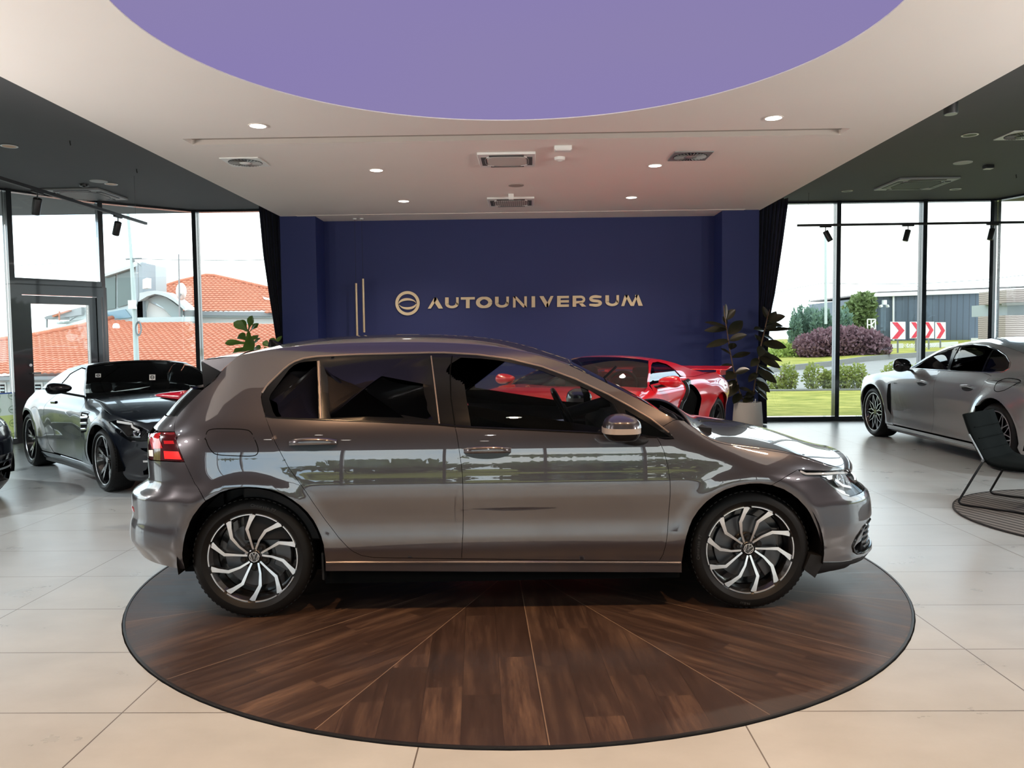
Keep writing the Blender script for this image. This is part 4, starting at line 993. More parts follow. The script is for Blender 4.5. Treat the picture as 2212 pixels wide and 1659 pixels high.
# door handles
def handle(parent, cx, cy, sd):
    u0, z0 = uz(cx, cy); hh = .031; L = .120
    ou = MB()
    cup = [(u0+L*.98*cos(2*pi*k/28), z0-.004+hh*sin(2*pi*k/28)*(.95 if sin(2*pi*k/28) > 0 else 1.05)) for k in range(28)]
    golf.panel('handle_cup', cup, m_gpd, parent, step=.02, off=.0006, gap=0, thick=.004, sides=(sd,))
    rs = []
    for k in range(17):
        q = -1+2*k/16; w_ = .0185*(1-.3*abs(q)**3); t_ = .030*(1-abs(q)**4)+.004; c = (u0+L*q, z0+.006+.004*(1-q*q)); ring = []
        nn = golf.N(c[0], c[1], sd)
        for j in range(10):
            an = 2*pi*j/10; p = golf.P(c[0], c[1]+w_*sin(an), sd); ring.append(p+nn*(t_+.009*cos(an)))
        rs.append(ring)
    m = MB().rings(rs, True, True, True)
    if sd > 0: m.f = [f[::-1] for f in m.f]
    m.build('door_handle', m_gp, parent, smooth=.8)
m_gpd = pbr('recess_black', (.012, .012, .013), .3)
for i in (0, 1):
    handle(rdr[i], 677, 959, (-1, 1)[i]); handle(fdr[i], 1053, 976, (-1, 1)[i])
# door mirrors
def mirror(sd):
    b = golf.P(*uz(1375, 930), -1); b.y *= -sd
    S_ = lambda p: Vector((p[0], sd*p[1], p[2]))
    o = empty('door_mirror', (0, 0, 0), parent=car)
    yc = 1.0; p0 = side_pt(1342, 918, -yc); c = Vector((p0.x, -yc, p0.z)); sc_m = 4.02/FPX
    def shell(z0, z1, prof):
        rs = []
        for k in range(13):
            t = k/12; z = z0+(z1-z0)*t; a_, b_ = prof(t); ring = []
            for j in range(28):
                an = 2*pi*j/28; cc, ss = cos(an), sin(an); ex = .8
                ring.append(S_((c.x+a_[0]+b_[0]*math.copysign(abs(cc)**ex, cc), -(c.y*-1)*1+0 if False else (yc+a_[1]+b_[1]*math.copysign(abs(ss)**ex, ss)), z)))
            rs.append(ring)
        m = MB().rings(rs, True, True, True)
        if sd > 0: m.f = [f[::-1] for f in m.f]
        return m
    zc = side_pt(1342, 922, -yc).z; zt_ = side_pt(1342, 893.5, -yc).z; zb_ = side_pt(1342, 934, -yc).z; zq = side_pt(1342, 951, -yc).z
    L = 40*sc_m
    shell(zc, zt_, lambda t: ((.004-.012*t*t, -.0), (L*(1-.16*t-.62*t**3.5)+.001, .105*(1-.1*t-.75*t**4)+.001))).build('mirror_cap', m_gp, o, smooth=.6)
    shell(zb_, zc, lambda t: ((0, 0), (L*1.0, .107))).build('turn_signal', m_sig, o, smooth=.6)
    shell(zq, zb_, lambda t: ((.004*(1-t), 0), (L*(.66+.34*t**.6), .105*(.6+.4*t**.6)))).build('mirror_housing', m_trim, o, smooth=.6)
    f0 = golf.P(*uz(1388, 950), -1); ft = MB(); rs = []
    for k in range(7):
        t = k/6; q = Vector((c.x+.03+(f0.x-c.x-.03)*t, 0, 0)); yy = (yc-.03)*(1-t)+(abs(f0.y)-.01)*t; zz = zq+.012+(f0.z-.015-zq)*t-.015*sin(pi*t); ring = []
        for j in range(12):
            an = 2*pi*j/12; ring.append(S_((q.x+.045*cos(an)*(1-.1*t), yy+.0, zz+.022*sin(an))))
        rs.append(ring)
    m = MB().rings(rs, True, True, True)
    m.build('mirror_foot', m_plast, o, smooth=.8)
m_sig = pbr('clear_indicator_lens', lin(150, 136, 126), .4, 0, coat=.3)
mirror(-1); mirror(1)
# antenna and lower body
an_ = side_pt(600, 742, -.0)
MB().rings([[an_+Vector((x*(1-t)+(-.05)*t, y*(1-.9*t), .055*t-.02)) for x, y in ((.06, 0), (.03, .012), (-.04, .012), (-.06, 0), (-.04, -.012), (.03, -.012))] for t in (0, .3, .6, .8)], True, True, True).build('roof_antenna', m_trim, car)
ub = MB().box((-1.72, -.62, .20), (1.72, .62, .30)).box((-.93, -.78, .17), (.93, .78, .24)).box((-1.75, -.62, .26), (1.8, .62, .55))
ub.build('underbody', m_liner, car)
for ax in (1.2975, -1.2975):
    for sd in (-1, 1):
        rs = [[(ax+r*cos(a), sd*y, .317+r*sin(a)) for r, y in ((.374, .845), (.374, .50), (.05, .50))] for a in [pi*1.12*k/24-.19 for k in range(25)]]
        MB().rings(rs, False).build('wheel_well', m_liner, car, smooth=False)
for sd in (-1, 1):
    q_ = [Vector(side_pt(x, y, -.80)) for x, y in ((1748, 1195), (1774, 1200), (1775, 1214), (1757, 1246), (1734, 1227))]; m = MB(); m.prism([(p.x, p.z) for p in q_], -.82, -.70, M=Matrix(((1, 0, 0, 0), (0, 0, -sd, 0), (0, 1, 0, 0), (0, 0, 0, 1)))); m.build('wheel_arch_flap', m_plast, car, smooth=False)
    q_ = [Vector(side_pt(x, y, -.80)) for x, y in ((698, 1190), (703, 1190), (704, 1248), (700, 1247))]; m = MB(); m.prism([(p.x, p.z) for p in q_], -.84, -.70, M=Matrix(((1, 0, 0, 0), (0, 0, -sd, 0), (0, 1, 0, 0), (0, 0, 0, 1)))); m.build('wheel_arch_flap', m_plast, car, smooth=False)
# cabin
cb = MB().box((-1.55, -.60, .26), (.95, .60, .40)).box((-1.62, -.62, .4), (-1.50, .62, .95)).box((.80, -.66, .4), (1.10, .66, .93))
cb.build('cabin_floor', m_int, car)
ds = MB(); rs = []
for k in range(13):
    y = -.70+1.4*k/12; rs.append([(.62, y, .72), (.60, y, .88), (.66, y, .965+.015*sin(pi*k/12)), (.80, y, .985), (1.12, y, .95), (1.12, y, .7)])
ds.rings(rs, True, True, True).build('dashboard', m_int, car, smooth=.6)
MB().tube([(.585, y, .845) for y in (-.6, -.3, 0)], .010, 6).build('dash_trim', m_alu, car)
for sd in (-1, 1):
    dc = MB().box((-.55, sd*.76-.03, .4), (.66, sd*.76+.03, .86)).box((-.5, sd*.735-.03, .80), (.62, sd*.735+.03, .86)).box((-1.35, sd*.74-.03, .4), (-.55, sd*.74+.03, .86))
    dc.build('door_card', m_int, car, bevel=.01)
    MB().tube([(-.38, sd*.703, .815), (.2, sd*.703, .83), (.5, sd*.703, .855)], .014, 6).build('door_trim_line', m_alu, car)
def seat(y):
    o = empty('front_seat', (-.12, y, .3), 0, parent=car); m = MB()
    def slab(pts, w): 
        rs = []
        for yy, k in ((-w, .82), (-w*.85, 1), (w*.85, 1), (w, .82)):
            cx = sum(p[0] for p in pts)/len(pts); cz = sum(p[1] for p in pts)/len(pts); rs.append([(cx+(p[0]-cx)*k, yy, cz+(p[1]-cz)*k) for p in pts])
        return MB().rings(rs, True, True, True)
    slab([(-.25, .0), (.27, .06), (.28, .16), (-.2, .14)], .25).build('seat_cushion', m_seat, o, smooth=.8, bevel=.02)
    slab([(-.22, .08), (-.12, .1), (-.30, .55), (-.36, .66), (-.46, .64), (-.44, .55)], .24).build('seat_back', m_seat, o, smooth=.8, bevel=.02)
    slab([(-.38, .68), (-.31, .68), (-.34, .84), (-.43, .84)], .13).build('headrest', m_seat, o, smooth=.8, bevel=.015)
seat(-.36); seat(.36)
rsb = MB(); 
rsb.box((-1.3, -.62, .3), (-.8, .62, .58)).box((-1.5, -.62, .5), (-1.28, .62, 1.0)).build('rear_seat', m_seat, car, bevel=.04)
sw = empty('steering_wheel', (.43, .36, .93), 0, parent=car); sw.rotation_euler = (0, R_(-26), 0)
MB().tube([(0, .182*cos(2*pi*k/40), .182*sin(2*pi*k/40)) for k in range(40)], .017, 10, closed=True).build('rim', m_trim, sw)
MB().lathe([(.0, -.02), (.06, -.02), (.075, .01), (.07, .03), (0, .035)], axis='x', n=24).box((-.01, -.17, -.03), (.012, .17, .02)).box((-.01, -.03, -.17), (.012, .03, 0)).build('hub', m_int, sw, bevel=.004)
MB().box((-.012, .10, -.02), (-.016, .165, .015)).build('switch_pad', m_alu, sw)
MB().tube([(.02, 0, 0), (.3, 0, -.05)], .04, 10).build('column', m_int, sw)
MB().cbox((.62, 0, 1.16), (.03, .22, .06)).tube([(.62, 0, 1.17), (.72, 0, 1.26)], .008).build('rear_view_mirror', m_int, car, bevel=.01)
# wheels ------------------------------------------------------------------------------
def golf_spokes(o, rim, h):
    m = MB(); R = rim
    for k in range(5):
        for b in (0, 1):
            t0 = R_(72*k-11.7+(36.7 if b else 0)); ti = R_(72*k+(-10 if not b else 9)); to = t0+R_(12.8 if not b else 14.5)
            pts = [(ti, R*.165), (ti*.45+t0*.55, R*.40), (t0, R*.655), (t0*.35+to*.65, R*.84), (to, R*.985)]
            ribbon_spoke(pts, [R*.042, R*.050, R*.074, R*.088, R*.13], lambda r: -h*.80+.03*(1-r/R)**1.5, .03, m)
    f = m.build('spokes', [m_mach, m_rimblk], o, smooth=False)
    rg = MB()
    for k in range(5):
        for b in (0, 1):
            a0 = R_(72*k-11.7+(36.7+15 if b else 13)); pts = [(sin(a0+R_(4+1.45*j))*R*.99, -h*.885, cos(a0+R_(4+1.45*j))*R*.99) for j in range(21)]
            rg.tube(pts, .0042, 6)
    rg.build('rim_edge', m_mach, o)
    MB().lathe([(R*.0, -h*.60), (R*.13, -h*.60), (R*.15, -h*.55), (R*.30, -h*.48), (R*.34, -h*.2), (0, -h*.2)], n=40, axis='y', cap=False).build('hub', m_rimblk, o)
    bl = MB()
    for k in range(5):
        a_ = R_(72*k+38); M = Matrix.Translation((R*.245*sin(a_), -h*.50, R*.245*cos(a_)))
        bl.lathe([(0, -.016), (.008, -.016), (.011, -.012), (.013, .01), (0, .01)], n=6, axis='y', M=M); bl.lathe([(.013, -.004), (.022, -.004), (.022, .008), (.013, .008)], n=16, axis='y', M=M)
    bl.build('wheel_bolt', m_plast, o)
    cp = empty('centre_cap', (0, -h*.60, 0), parent=o)
    MB().lathe([(0, -.006), (R*.118, -.006), (R*.128, -.002), (R*.128, .006), (0, .006)], n=40, axis='y').build('cap_disc', m_rimblk, cp)
    vw = MB(); q = R*.108
    vw.tube([(q*cos(2*pi*k/36), -.0075, q*sin(2*pi*k/36)) for k in range(36)], .0022, 6, closed=True)
    for path in ([(-.40, .86), (0, .10), (.40, .86)], [(-.83, .46), (-.42, -.84), (0, .0), (.42, -.84), (.83, .46)]):
        vw.tube([(x*q, -.0075, z*q) for x, z in path], .0024, 6)
    vw.build('emblem', m_chrome, cp)
def gwheel(x, sd, spin):
    o = wheel_base('wheel', car, x, sd*.705, .316, .232, .215, sd, m_mach, golf_spokes); o.rotation_euler = (0, R_(spin), 0)
    return o
for sd in (-1, 1):
    wr, wf_ = gwheel(-1.2975, sd, 0), gwheel(1.2975, sd, 29.5)
    if sd < 0:
        m_tl = pbr('tyre_lettering', (.03, .029, .028), .35)
        text_arc(wr, 'tyre_lettering', 'Cinturato P7', .272, .022, R_(14), -.1095, m_tl)
        text_arc(wf_, 'tyre_lettering', 'Cinturato P7', .272, .022, R_(-85-29.5), -.1095, m_tl)
        text_arc(wf_, 'tyre_lettering', 'PIRELLI', .276, .016, R_(186-29.5), -.1095, m_tl)
# ================================================================== THE OTHER CARS
def arcp(cx, cz, r, a0, a1, n=16): return [(cx+r*cos(R_(a0+(a1-a0)*k/n)), cz+r*sin(R_(a0+(a1-a0)*k/n))) for k in range(n+1)]
def twin_spokes(nsp, dark, edge, sep=11, twist=0, w=.06):
    def fn(o, rim, h):
        R = rim; m = MB(); e = MB()
        for k in range(nsp):
            for s_ in (-1, 1):
                t0 = R_(360/nsp*k+s_*sep*.25); t1 = R_(360/nsp*k+s_*sep+twist); pts = [(t0, R*.16), (t0*.4+t1*.6, R*.5), (t1, R*.8), (t1+R_(s_*2), R*.985)]
                ribbon_spoke(pts, [R*w*1.3, R*w*1.3, R*w*1.5, R*w*2.1], lambda r: -h*.72+.03*(1-r/R), .04, m, 0, 0)
                for q in (-1, 1):
                    pe = [(a+q*R*w*.6/max(r, .02)*.9, r) for a, r in pts[1:]]
                    ribbon_spoke(pe, [R*w*.42]*3, lambda r: -h*.72+.03*(1-r/R)-.0015, .004, e, 0, 0)
        m.build('spokes', dark, o, smooth=False); e.build('spoke_edges', edge, o, smooth=False)
        MB().lathe([(0, -h*.62), (R*.12, -h*.62), (R*.17, -h*.5), (R*.3, -h*.4), (0, -h*.3)], n=32, axis='y', cap=False).build('hub', dark, o)
        MB().tube([(R*.985*cos(2*pi*k/48), -h*.87, R*.985*sin(2*pi*k/48)) for k in range(48)], R*.018, 6, closed=True).build('rim_edge', edge, o)
    return fn
def cross_spokes(nsp, dark, edge):
    def fn(o, rim, h):
        R = rim; m = MB(); e = MB()
        for k in range(nsp):
            for s_ in (-1, 1):
                t0 = R_(360/nsp*k); t1 = t0+R_(s_*180/nsp*.95); pts = [(t0+R_(s_*3), R*.18), (t0+R_(s_*3), R*.48), (t1, R*.985)]
                ribbon_spoke(pts, [R*.06, R*.06, R*.07], -h*.70, .03, m, 0, 0)
                ribbon_spoke(pts, [R*.02, R*.02, R*.03], -h*.715, .004, e, 0, 0)
        m.build('spokes', dark, o, smooth=False); e.build('spoke_edges', edge, o, smooth=False)
        MB().lathe([(0, -h*.72), (R*.13, -h*.72), (R*.17, -h*.6), (R*.25, -h*.5), (0, -h*.3)], n=32, axis='y', cap=False).build('hub', dark, o)
        MB().tube([(R*.99*cos(2*pi*k/48), -h*.88, R*.99*sin(2*pi*k/48)) for k in range(48)], R*.022, 6, closed=True).build('rim_edge', edge, o)
    return fn
def pod_mirror(root, c, d, mat, foot_to, sides=(-1, 1), mats=None, tip=.55):
    "rounded door mirror: c centre (near side), d half sizes"
    for sd in sides:
        o = empty('door_mirror', (0, 0, 0), parent=root); rs = []
        for k in range(13):
            t = -1+2*k/12; q = sqrt(max(0, 1-abs(t)**2.6)); ring = []
            for j in range(24):
                a = 2*pi*j/24; ring.append((c[0]+d[0]*q*cos(a)*(1 if cos(a) < 0 else 1), sd*-(c[1]+d[1]*t), c[2]+d[2]*q*(tip+(1-tip)*(1-t)/2 if True else 1)*sin(a)))
            rs.append(ring)
        m = MB().rings(rs, True, True, True)
        (m).build('housing', (mats or {}).get(sd, mat), o, smooth=True)
        rs = [[(c[0]*(1-t)+foot_to[0]*t+.035*cos(2*pi*j/10), sd*-(c[1]*(1-t)+foot_to[1]*t), (c[2]-d[2]*.5)*(1-t)+foot_to[2]*t+.014*sin(2*pi*j/10)) for j in range(10)] for t in (0, .33, .66, 1)]
        MB().rings(rs, True, True, True).build('foot', m_plast, o, smooth=.8)
def car_wheels(root, ax, yy, R, rim, wd, fn, R2=None, rim2=None, wd2=None, yy2=None, barrel=None):
    for x, r, rm, w_, y_ in ((ax, R, rim, wd, yy), (-ax, R2 or R, rim2 or rim, wd2 or wd, yy2 or yy)):
        for sd in (-1, 1): wheel_base('wheel', root, x, sd*(y_-w_/2), r, rm, w_, sd, None, fn, barrel=barrel)
def wells(root, ax, R, zc, y0, y1):
    for x in (ax, -ax):
        for sd in (-1, 1):
            rs = [[(x+r*cos(a), sd*y, zc+r*sin(a)) for r, y in ((R, y1), (R, y0), (.04, y0))] for a in [pi*1.14*k/24-.22 for k in range(25)]]
            MB().rings(rs, False).build('wheel_well', m_liner, root, smooth=False)
def pose(rear, front, half, sc_len, ax, Rz=0, s=-1):
    "car frame from two hub points on one side (s -1: right side seen, +1: left side seen)"
    d = Vector((front[0]-rear[0], front[1]-rear[1], 0)); L = d.length; d.normalize(); n = Vector((-d.y, d.x, 0))
    mid = (Vector((rear[0], rear[1], 0))+Vector((front[0], front[1], 0)))/2-n*(s*half)
    return mid, atan2(d.y, d.x), L
# ---- black roadster ---------------------------------------------------------------------
ra_, fa_ = atz(67.6, 946, .335), atz(219.5, 989, .335)
L = hypot(ra_.x-fa_.x, ra_.y-fa_.y)
mid, yw, L = pose(ra_, fa_, .955*L/2.63, 1, 1.315)
print('roadster wheelbase', L)
m_bp = metal_paint('black_car_paint', (.003, .005, .010), .25, .75, .1, 0, 1.5)
m_soft = pbr('soft_top_fabric', (.014, .015, .018), .75, sheen=.2)
_wa = spl([(.10, .80), (.16, .90), (.22, .935), (.30, .945), (.42, .955), (.55, .958), (.66, .962), (.76, .957), (.83, .935), (.88, .895), (.92, .855), (.96, .825), (1.05, .78), (1.15, .715), (1.22, .675), (1.27, .635), (1.31, .59)])
def a_w(x, z):
    w = _wa(z)
    for ax in (-1.315, 1.315):
        r = hypot(x-ax, z-.34); w += .028*exp(-((r-.40)/.10)**2)*sstep(.2, .4, z)*(1 if ax > 0 else 1.25)
    if -.9 < x < .9: w -= .03*sstep(.9, .3, abs(x))*sstep(.9, .5, z)
    return w
AM = Car(mid, yw, a_w, spl([(.12, 2.08), (.2, 2.17), (.35, 2.21), (.5, 2.25), (.62, 2.25), (.72, 2.18), (.78, 2.1), (.85, 1.95)]), spl([(.15, -2.10), (.4, -2.26), (.7, -2.28), (.85, -2.22), (1.0, -2.15)]), 1.25, -1.3, 2.3, 2.5, scale=L/2.63)
ar = empty('car', mid, yw, 'gloss black two-seat sports coupe parked behind the hatchback tail, by the glass door', 'car', parent=None); ar.scale = (L/2.63,)*3
uf, ur = AM.uF(), AM.uR()
fA, rA = (lambda a0, a1: AM.UZ(arcp(1.315, .34, .375, a0, a1))), (lambda a0, a1: AM.UZ(arcp(-1.315, .345, .385, a0, a1)))
HSa = [(.46, .955), (.7, .945), (1.0, .915), (1.3, .875), (1.55, .825), (1.72, .78)]
AM.panel('front_fender', [(.60, .24), (.66, .42), (.67, .62), (.63, .86), (.52, .945)]+HSa[1:5]+[(AM.U(1.50, .78), .78)]+fA(64, 196)+[(.90, .24)], m_bp, ar, step=.04)
AM.panel('door', [(.60, .25), (.66, .42), (.67, .62), (.63, .86), (.50, .955), (.2, .965), (-.6, .975), (-.70, .80), (-.72, .55), (-.62, .34), (-.5, .25)], m_bp, ar, step=.04)
AM.panel('rear_fender', [(-.50, .24), (-.62, .33), (-.725, .55), (-.705, .80), (-.605, .98), (-.9, 1.0), (-1.3, .985), (-1.7, .94), (-1.95, .88), (ur+.25, .85), (ur, .85), (ur, .25), (ur+.3, .25), (-1.75, .25)]+rA(-15, 196)[::-1]+[(-.9, .24)], m_bp, ar, step=.045)
AM.panel('side_sill', [(-.93, .235), (.92, .235), (.95, .13), (-.95, .13)], m_bp, ar, step=.05, off=.01)
AM.strip('sill_blade', [(-.95, .135), (.97, .135)], .03, m_plast, ar, off=.0, h=.035)
hl_a = [(1.52, .755), (1.60, .79), (1.80, .762), (uf-.80, .735), (uf-.64, .68), (uf-.66, .58), (uf-.84, .555), (1.64, .63)]
int_a = [(uf-.76, .50), (uf-.30, .50), (uf-.34, .25), (uf-.74, .22)]
AM.panel('front_bumper', [(AM.U(1.50, .78), .785), (1.55, .83), (1.725, .78), (uf-.72, .755), (uf-.4, .76), (uf, .765), (uf, .14), (uf-.5, .14), (1.66, .14)]+fA(-18, 64), m_bp, ar, holes=[inset(hl_a, -.002), int_a, [(uf-.26, .68), (uf-.002, .69), (uf-.002, .42), (uf-.22, .45)]], step=.035, join=True)
for i, o_ in enumerate(AM.panel('headlight', inset(hl_a, .004), m_int, ar, off=-.05, step=.04, thick=0, gap=0)):
    sd = (-1, 1)[i]; AM.panel('lens', hl_a, m_headl, o_, off=.002, step=.03, sides=(sd,), thick=.01)
    AM.strip('eyebrow_light', [(1.62, .765), (1.78, .745), (uf-.82, .715), (uf-.76, .68)], .022, m_bwhite, o_, off=-.012, h=.01, sides=(sd,))
    AM.strip('chrome_edge', [(1.54, .755), (1.66, .68), (uf-.88, .615), (uf-.76, .615)], .014, m_chrome, o_, off=-.02, h=.01, sides=(sd,))
    for uu, zz in ((uf-.93, .67), (uf-.80, .655)):
        c_ = AM.P(uu, zz, sd)-AM.N(uu, zz, sd)*.035; Mx = Matrix.Translation(c_) @ AM.N(uu, zz, sd).to_track_quat('Z', 'Y').to_matrix().to_4x4()
        MB().lathe([(.0, -.01), (.03, 0), (.042, .012), (.036, .014), (.02, 0)], n=20, M=Mx).build('projector', m_chrome, o_)
ia = AM.panel('air_intake', inset(int_a, -.004), m_liner, ar, off=-.05, step=.06, thick=0, gap=0)
for i, o_ in enumerate(ia):
    for z_ in (.36, .43): AM.strip('intake_blade', [(uf-.78, z_), (uf-.32, z_)], .02, m_bp if z_ > .4 else m_chrome, o_, off=-.03, h=.02, sides=((-1, 1)[i],))
AM.panel('front_grille', [(uf-.27, .69), (uf, .70), (uf, .41), (uf-.23, .44)], m_liner, ar, off=-.04, step=.06, thick=0, join=True)
AM.cap('hood', HSa+[(1.9, .742), (uf-.62, .762)], m_bp, ar, crown=lambda q: .03-.015*q+.03*sin(pi*q), bow=lambda q: .08+.1*q, n=30, p=2.2, thick=.01)
for sd in (-1, 1):
    vt = empty('fender_vent', (0, 0, 0), parent=ar)
    AM.panel('vent_opening', [(.68, .575), (.95, .62), (.92, .81), (.69, .81)], m_liner, vt, off=.002, step=.05, sides=(sd,), gap=0, thick=.004)
    for z_ in (.63, .695, .76): AM.strip('vent_bar', [(.69, z_-.01), (.94, z_+.012)], .026, m_chrome, vt, off=.003, h=.006, sides=(sd,))
AP = [(-.16, 1.302), (.0, 1.238), (.2, 1.118), (.38, 1.005), (.52, .94)]
AM.panel('door_glass', [(.40, .968), (.3, 1.025), (.12, 1.14), (-.08, 1.258), (-.3, 1.272), (-.55, 1.19), (-.66, 1.06), (-.62, .985)], glassy('roadster_side_glass', (.55, .6, .6), 1.6, 0, 1.6), ar, off=-.006, step=.05, thick=0)
AM.panel('pillar', [(.52, .942), (.38, 1.005), (.2, 1.118), (.0, 1.238), (-.16, 1.302), (-.12, 1.266), (.09, 1.15), (.28, 1.028), (.40, .962)], m_trim, ar, step=.03)
AM.panel('roof_side', [(-.12, 1.27), (-.16, 1.304), (-.45, 1.306), (-.75, 1.258), (-1.1, 1.135), (-1.32, 1.0), (-.62, .985), (-.665, 1.06), (-.56, 1.196), (-.3, 1.279)], m_bp, ar, step=.04)
AM.cap('roof', [(-.16, 1.303), (-.45, 1.305), (-.75, 1.257), (-1.1, 1.135), (-1.32, 1.0)], m_bp, ar, crown=lambda q: .045*(1-.4*q), bow=lambda q: .06-.1*q, n=24, p=2.6)
AM.cap('windshield', AP, m_wglass, ar, crown=lambda q: .045*(1-q), bow=lambda q: .06+.16*q, n=24, p=2)
AM.cap('windshield_header', [(-.17, 1.306), (-.12, 1.288)], m_trim, ar, crown=.048, bow=.06, n=24, p=2.4)
AM.cap('cowl', [(.50, .945), (.44, .952)], m_plast, ar, crown=0, bow=.2, n=20)
AM.cap('rear_deck', [(-1.30, .99), (-1.5, .968), (-1.8, .92), (ur+.3, .86)], m_bp, ar, crown=.05, bow=-.08, n=20)
pod_mirror(ar, (.21, -1.03, 1.06), (.09, .14, .08), m_trim, (.42, -.83, .965))
for sd in (-1, 1): AM.strip('door_handle', [(-.52, .86), (-.36, .865)], .03, m_trim, ar, off=.002, h=.016, sides=(sd,))
cb = MB().box((-1.2, -.7, .14), (1.7, .7, .3)).box((-2.0, -.72, .25), (-.62, .72, .82)).box((.55, -.68, .3), (1.9, .68, .66)).box((-.7, -.70, .3), (.6, .70, .45)); cb.build('underbody', m_liner, ar)
MB().box((.18, -.68, .5), (.62, .68, .92)).build('dashboard', m_int, ar, bevel=.05)
for y in (-.36, .36): MB().box((-.55, y-.25, .4), (-.3, y+.25, .95)).box((-.52, y-.12, .95), (-.4, y+.12, 1.08)).build('seat_back', m_seat, ar, bevel=.04)
ws_ = [o for o in ar.children if o.name.startswith('windshield') and 'header' not in o.name][0]
bpy.context.view_layer.update()
m_stk = pbr('paper_sticker', lin(190, 192, 192), .6); m_ink = pbr('sticker_ink', lin(70, 72, 74), .6)
for (px, py, hw, hh) in ((212, 811, 6, 4), (329, 815, 6.5, 6)):
    P4 = []
    for dx, dy in ((-hw, -hh), (hw, -hh), (hw, hh), (-hw, hh)):
        Mi = ws_.matrix_world.inverted(); o_ = Mi @ Vector((0, 0, EYE)); d_ = (Mi.to_3x3() @ ray(px+dx, py+dy)).normalized(); hit, loc, nrm, _i = ws_.ray_cast(o_, d_)
        if hit: P4.append(loc-d_*.004)
    if len(P4) == 4:
        st_o = empty('window_sticker', (0, 0, 0), parent=ar); MB().add(P4, [(0, 1, 2, 3)]).build('paper', m_stk, st_o, smooth=False)
        c_ = sum(P4, Vector())/4; r_ = [c_+(P4[0]-c_)*.45*-cos(2*pi*k/20)*0+((P4[1]-P4[0])*.28*cos(2*pi*k/20)+(P4[0]-P4[3])*.30*sin(2*pi*k/20))-d_*.003 for k in range(20)]
        MB().tube(r_, .006, 5, closed=True).tube([r_[0], r_[10]], .005, 5).build('mark', m_ink, st_o)
wells(ar, 1.315, .40, .34, .5, .93)
car_wheels(ar, 1.315, .955, .335, .258, .265, twin_spokes(5, m_rimblk, m_mach, 9), .345, .262, .295, .975)
# ---- second black sports car, only its nose inside the frame ------------------------------
b2 = clone(ar); b2['label'] = 'black sports car at the left picture edge, only its nose visible'
b2.rotation_euler = (0, 0, R_(-24)); b2.scale = (.93, .93, .93)
b2yaw, b2s = R_(-20), .93
b2.rotation_euler = (0, 0, b2yaw); b2.scale = (b2s,)*3
b2p = Vector((-6.8, 7.15, 0))
for it in range(12):
    Mb = Matrix.Translation(b2p) @ Matrix.Rotation(b2yaw, 4, 'Z') @ Matrix.Scale(b2s, 4); best = -1e9; low = -1e9
    for zz in (.14, .3, .45, .6, .74):
        for k in range(40):
            for sd in (-1, 1):
                q = Mb @ AM.P(AM.x1f+AM.KF*k/39.5, zz, sd); d_v = q-Vector((0, 0, EYE)); w_ = d_v.dot(F_); px_q = IW/2+FPX*d_v.dot(RT)/w_
                if px_q > best: best = px_q; yq = q.y
                low = max(low, IH/2-FPX*d_v.dot(UP)/w_) if px_q > 0 else low
    b2p.x += (28-best)*yq/FPX
b2.location = b2p; print('second black car at', b2p)
# ---- silver saloon ------------------------------------------------------------------------
yf, yr_ = 11.34, 8.43
xs_ = 4.915; fr, rr_ = (xs_, yf), (xs_+.02, yr_)
mid, yw, L = pose(rr_, fr, .955, 1, 1.475, s=1)
_wp = spl([(.12, .82), (.18, .90), (.25, .928), (.33, .925), (.45, .935), (.58, .945), (.70, .948), (.80, .942), (.87, .925), (.93, .895), (.98, .865), (1.03, .835), (1.12, .79), (1.22, .73), (1.32, .65), (1.37, .58), (1.40, .50)])
def p_w(x, z):
    w = _wp(z)
    for ax in (-1.475, 1.475):
        r = hypot(x-ax, z-.36); w += .022*exp(-((r-.41)/.08)**2)*sstep(.2, .4, z)
    if x < -.8 and z > .9: w -= .10*sstep(-.8, -2.2, x)*sstep(.9, 1.1, z)
    if x < -1.0 and z < .95: w += .02*sstep(-1.0, -1.6, x)*sstep(.5, .8, z)
    return w
PN = Car(mid, yw, p_w, spl([(.15, 2.28), (.3, 2.36), (.5, 2.40), (.62, 2.38), (.72, 2.30), (.80, 2.15), (.9, 2.0)]), spl([(.2, -2.45), (.5, -2.58), (.8, -2.58), (.95, -2.52), (1.1, -2.35), (1.3, -1.9)]), 1.75, -1.75, 2.2, 2.5, scale=L/2.95)
pr_ = empty('car', mid, yw, 'silver grey four-door saloon parked by the right glass wall, behind the black chair', 'car'); pr_.scale = (L/2.95,)*3
m_sp = metal_paint('silver_car_paint', lin(150, 151, 152), .25, 1.0, .08, .5, 1.7)
uf, ur = PN.uF(), PN.uR(); fA, rA = (lambda a0, a1: PN.UZ(arcp(1.475, .365, .395, a0, a1, 20))), (lambda a0, a1: PN.UZ(arcp(-1.475, .37, .405, a0, a1, 20)))
HSp = [(.66, 1.01), (.9, .985), (1.2, .945), (1.5, .905), (1.75, .86), (1.95, .80)]
PN.panel('front_fender', [(.88, .22), (.90, .5), (.88, .80), (.80, .93), (.70, 1.0)]+HSp[1:]+[(1.90, .62), (1.86, .44)]+fA(12, 200)+[(1.06, .22)], m_sp, pr_, step=.04)
PN.panel('front_door', [(.88, .24), (.90, .5), (.88, .80), (.80, .935), (.66, 1.012), (.2, 1.02), (-.16, 1.022), (-.20, .8), (-.22, .5), (-.14, .24)], m_sp, pr_, step=.04)
PN.panel('rear_door', [(-.14, .24), (-.22, .5), (-.20, .8), (-.16, 1.022), (-.6, 1.025), (-1.0, 1.035), (-1.22, 1.0), (-1.20, .86), (-1.14, .66)]+rA(40, -16)[1:]+[(-1.04, .24)], m_sp, pr_, step=.04)
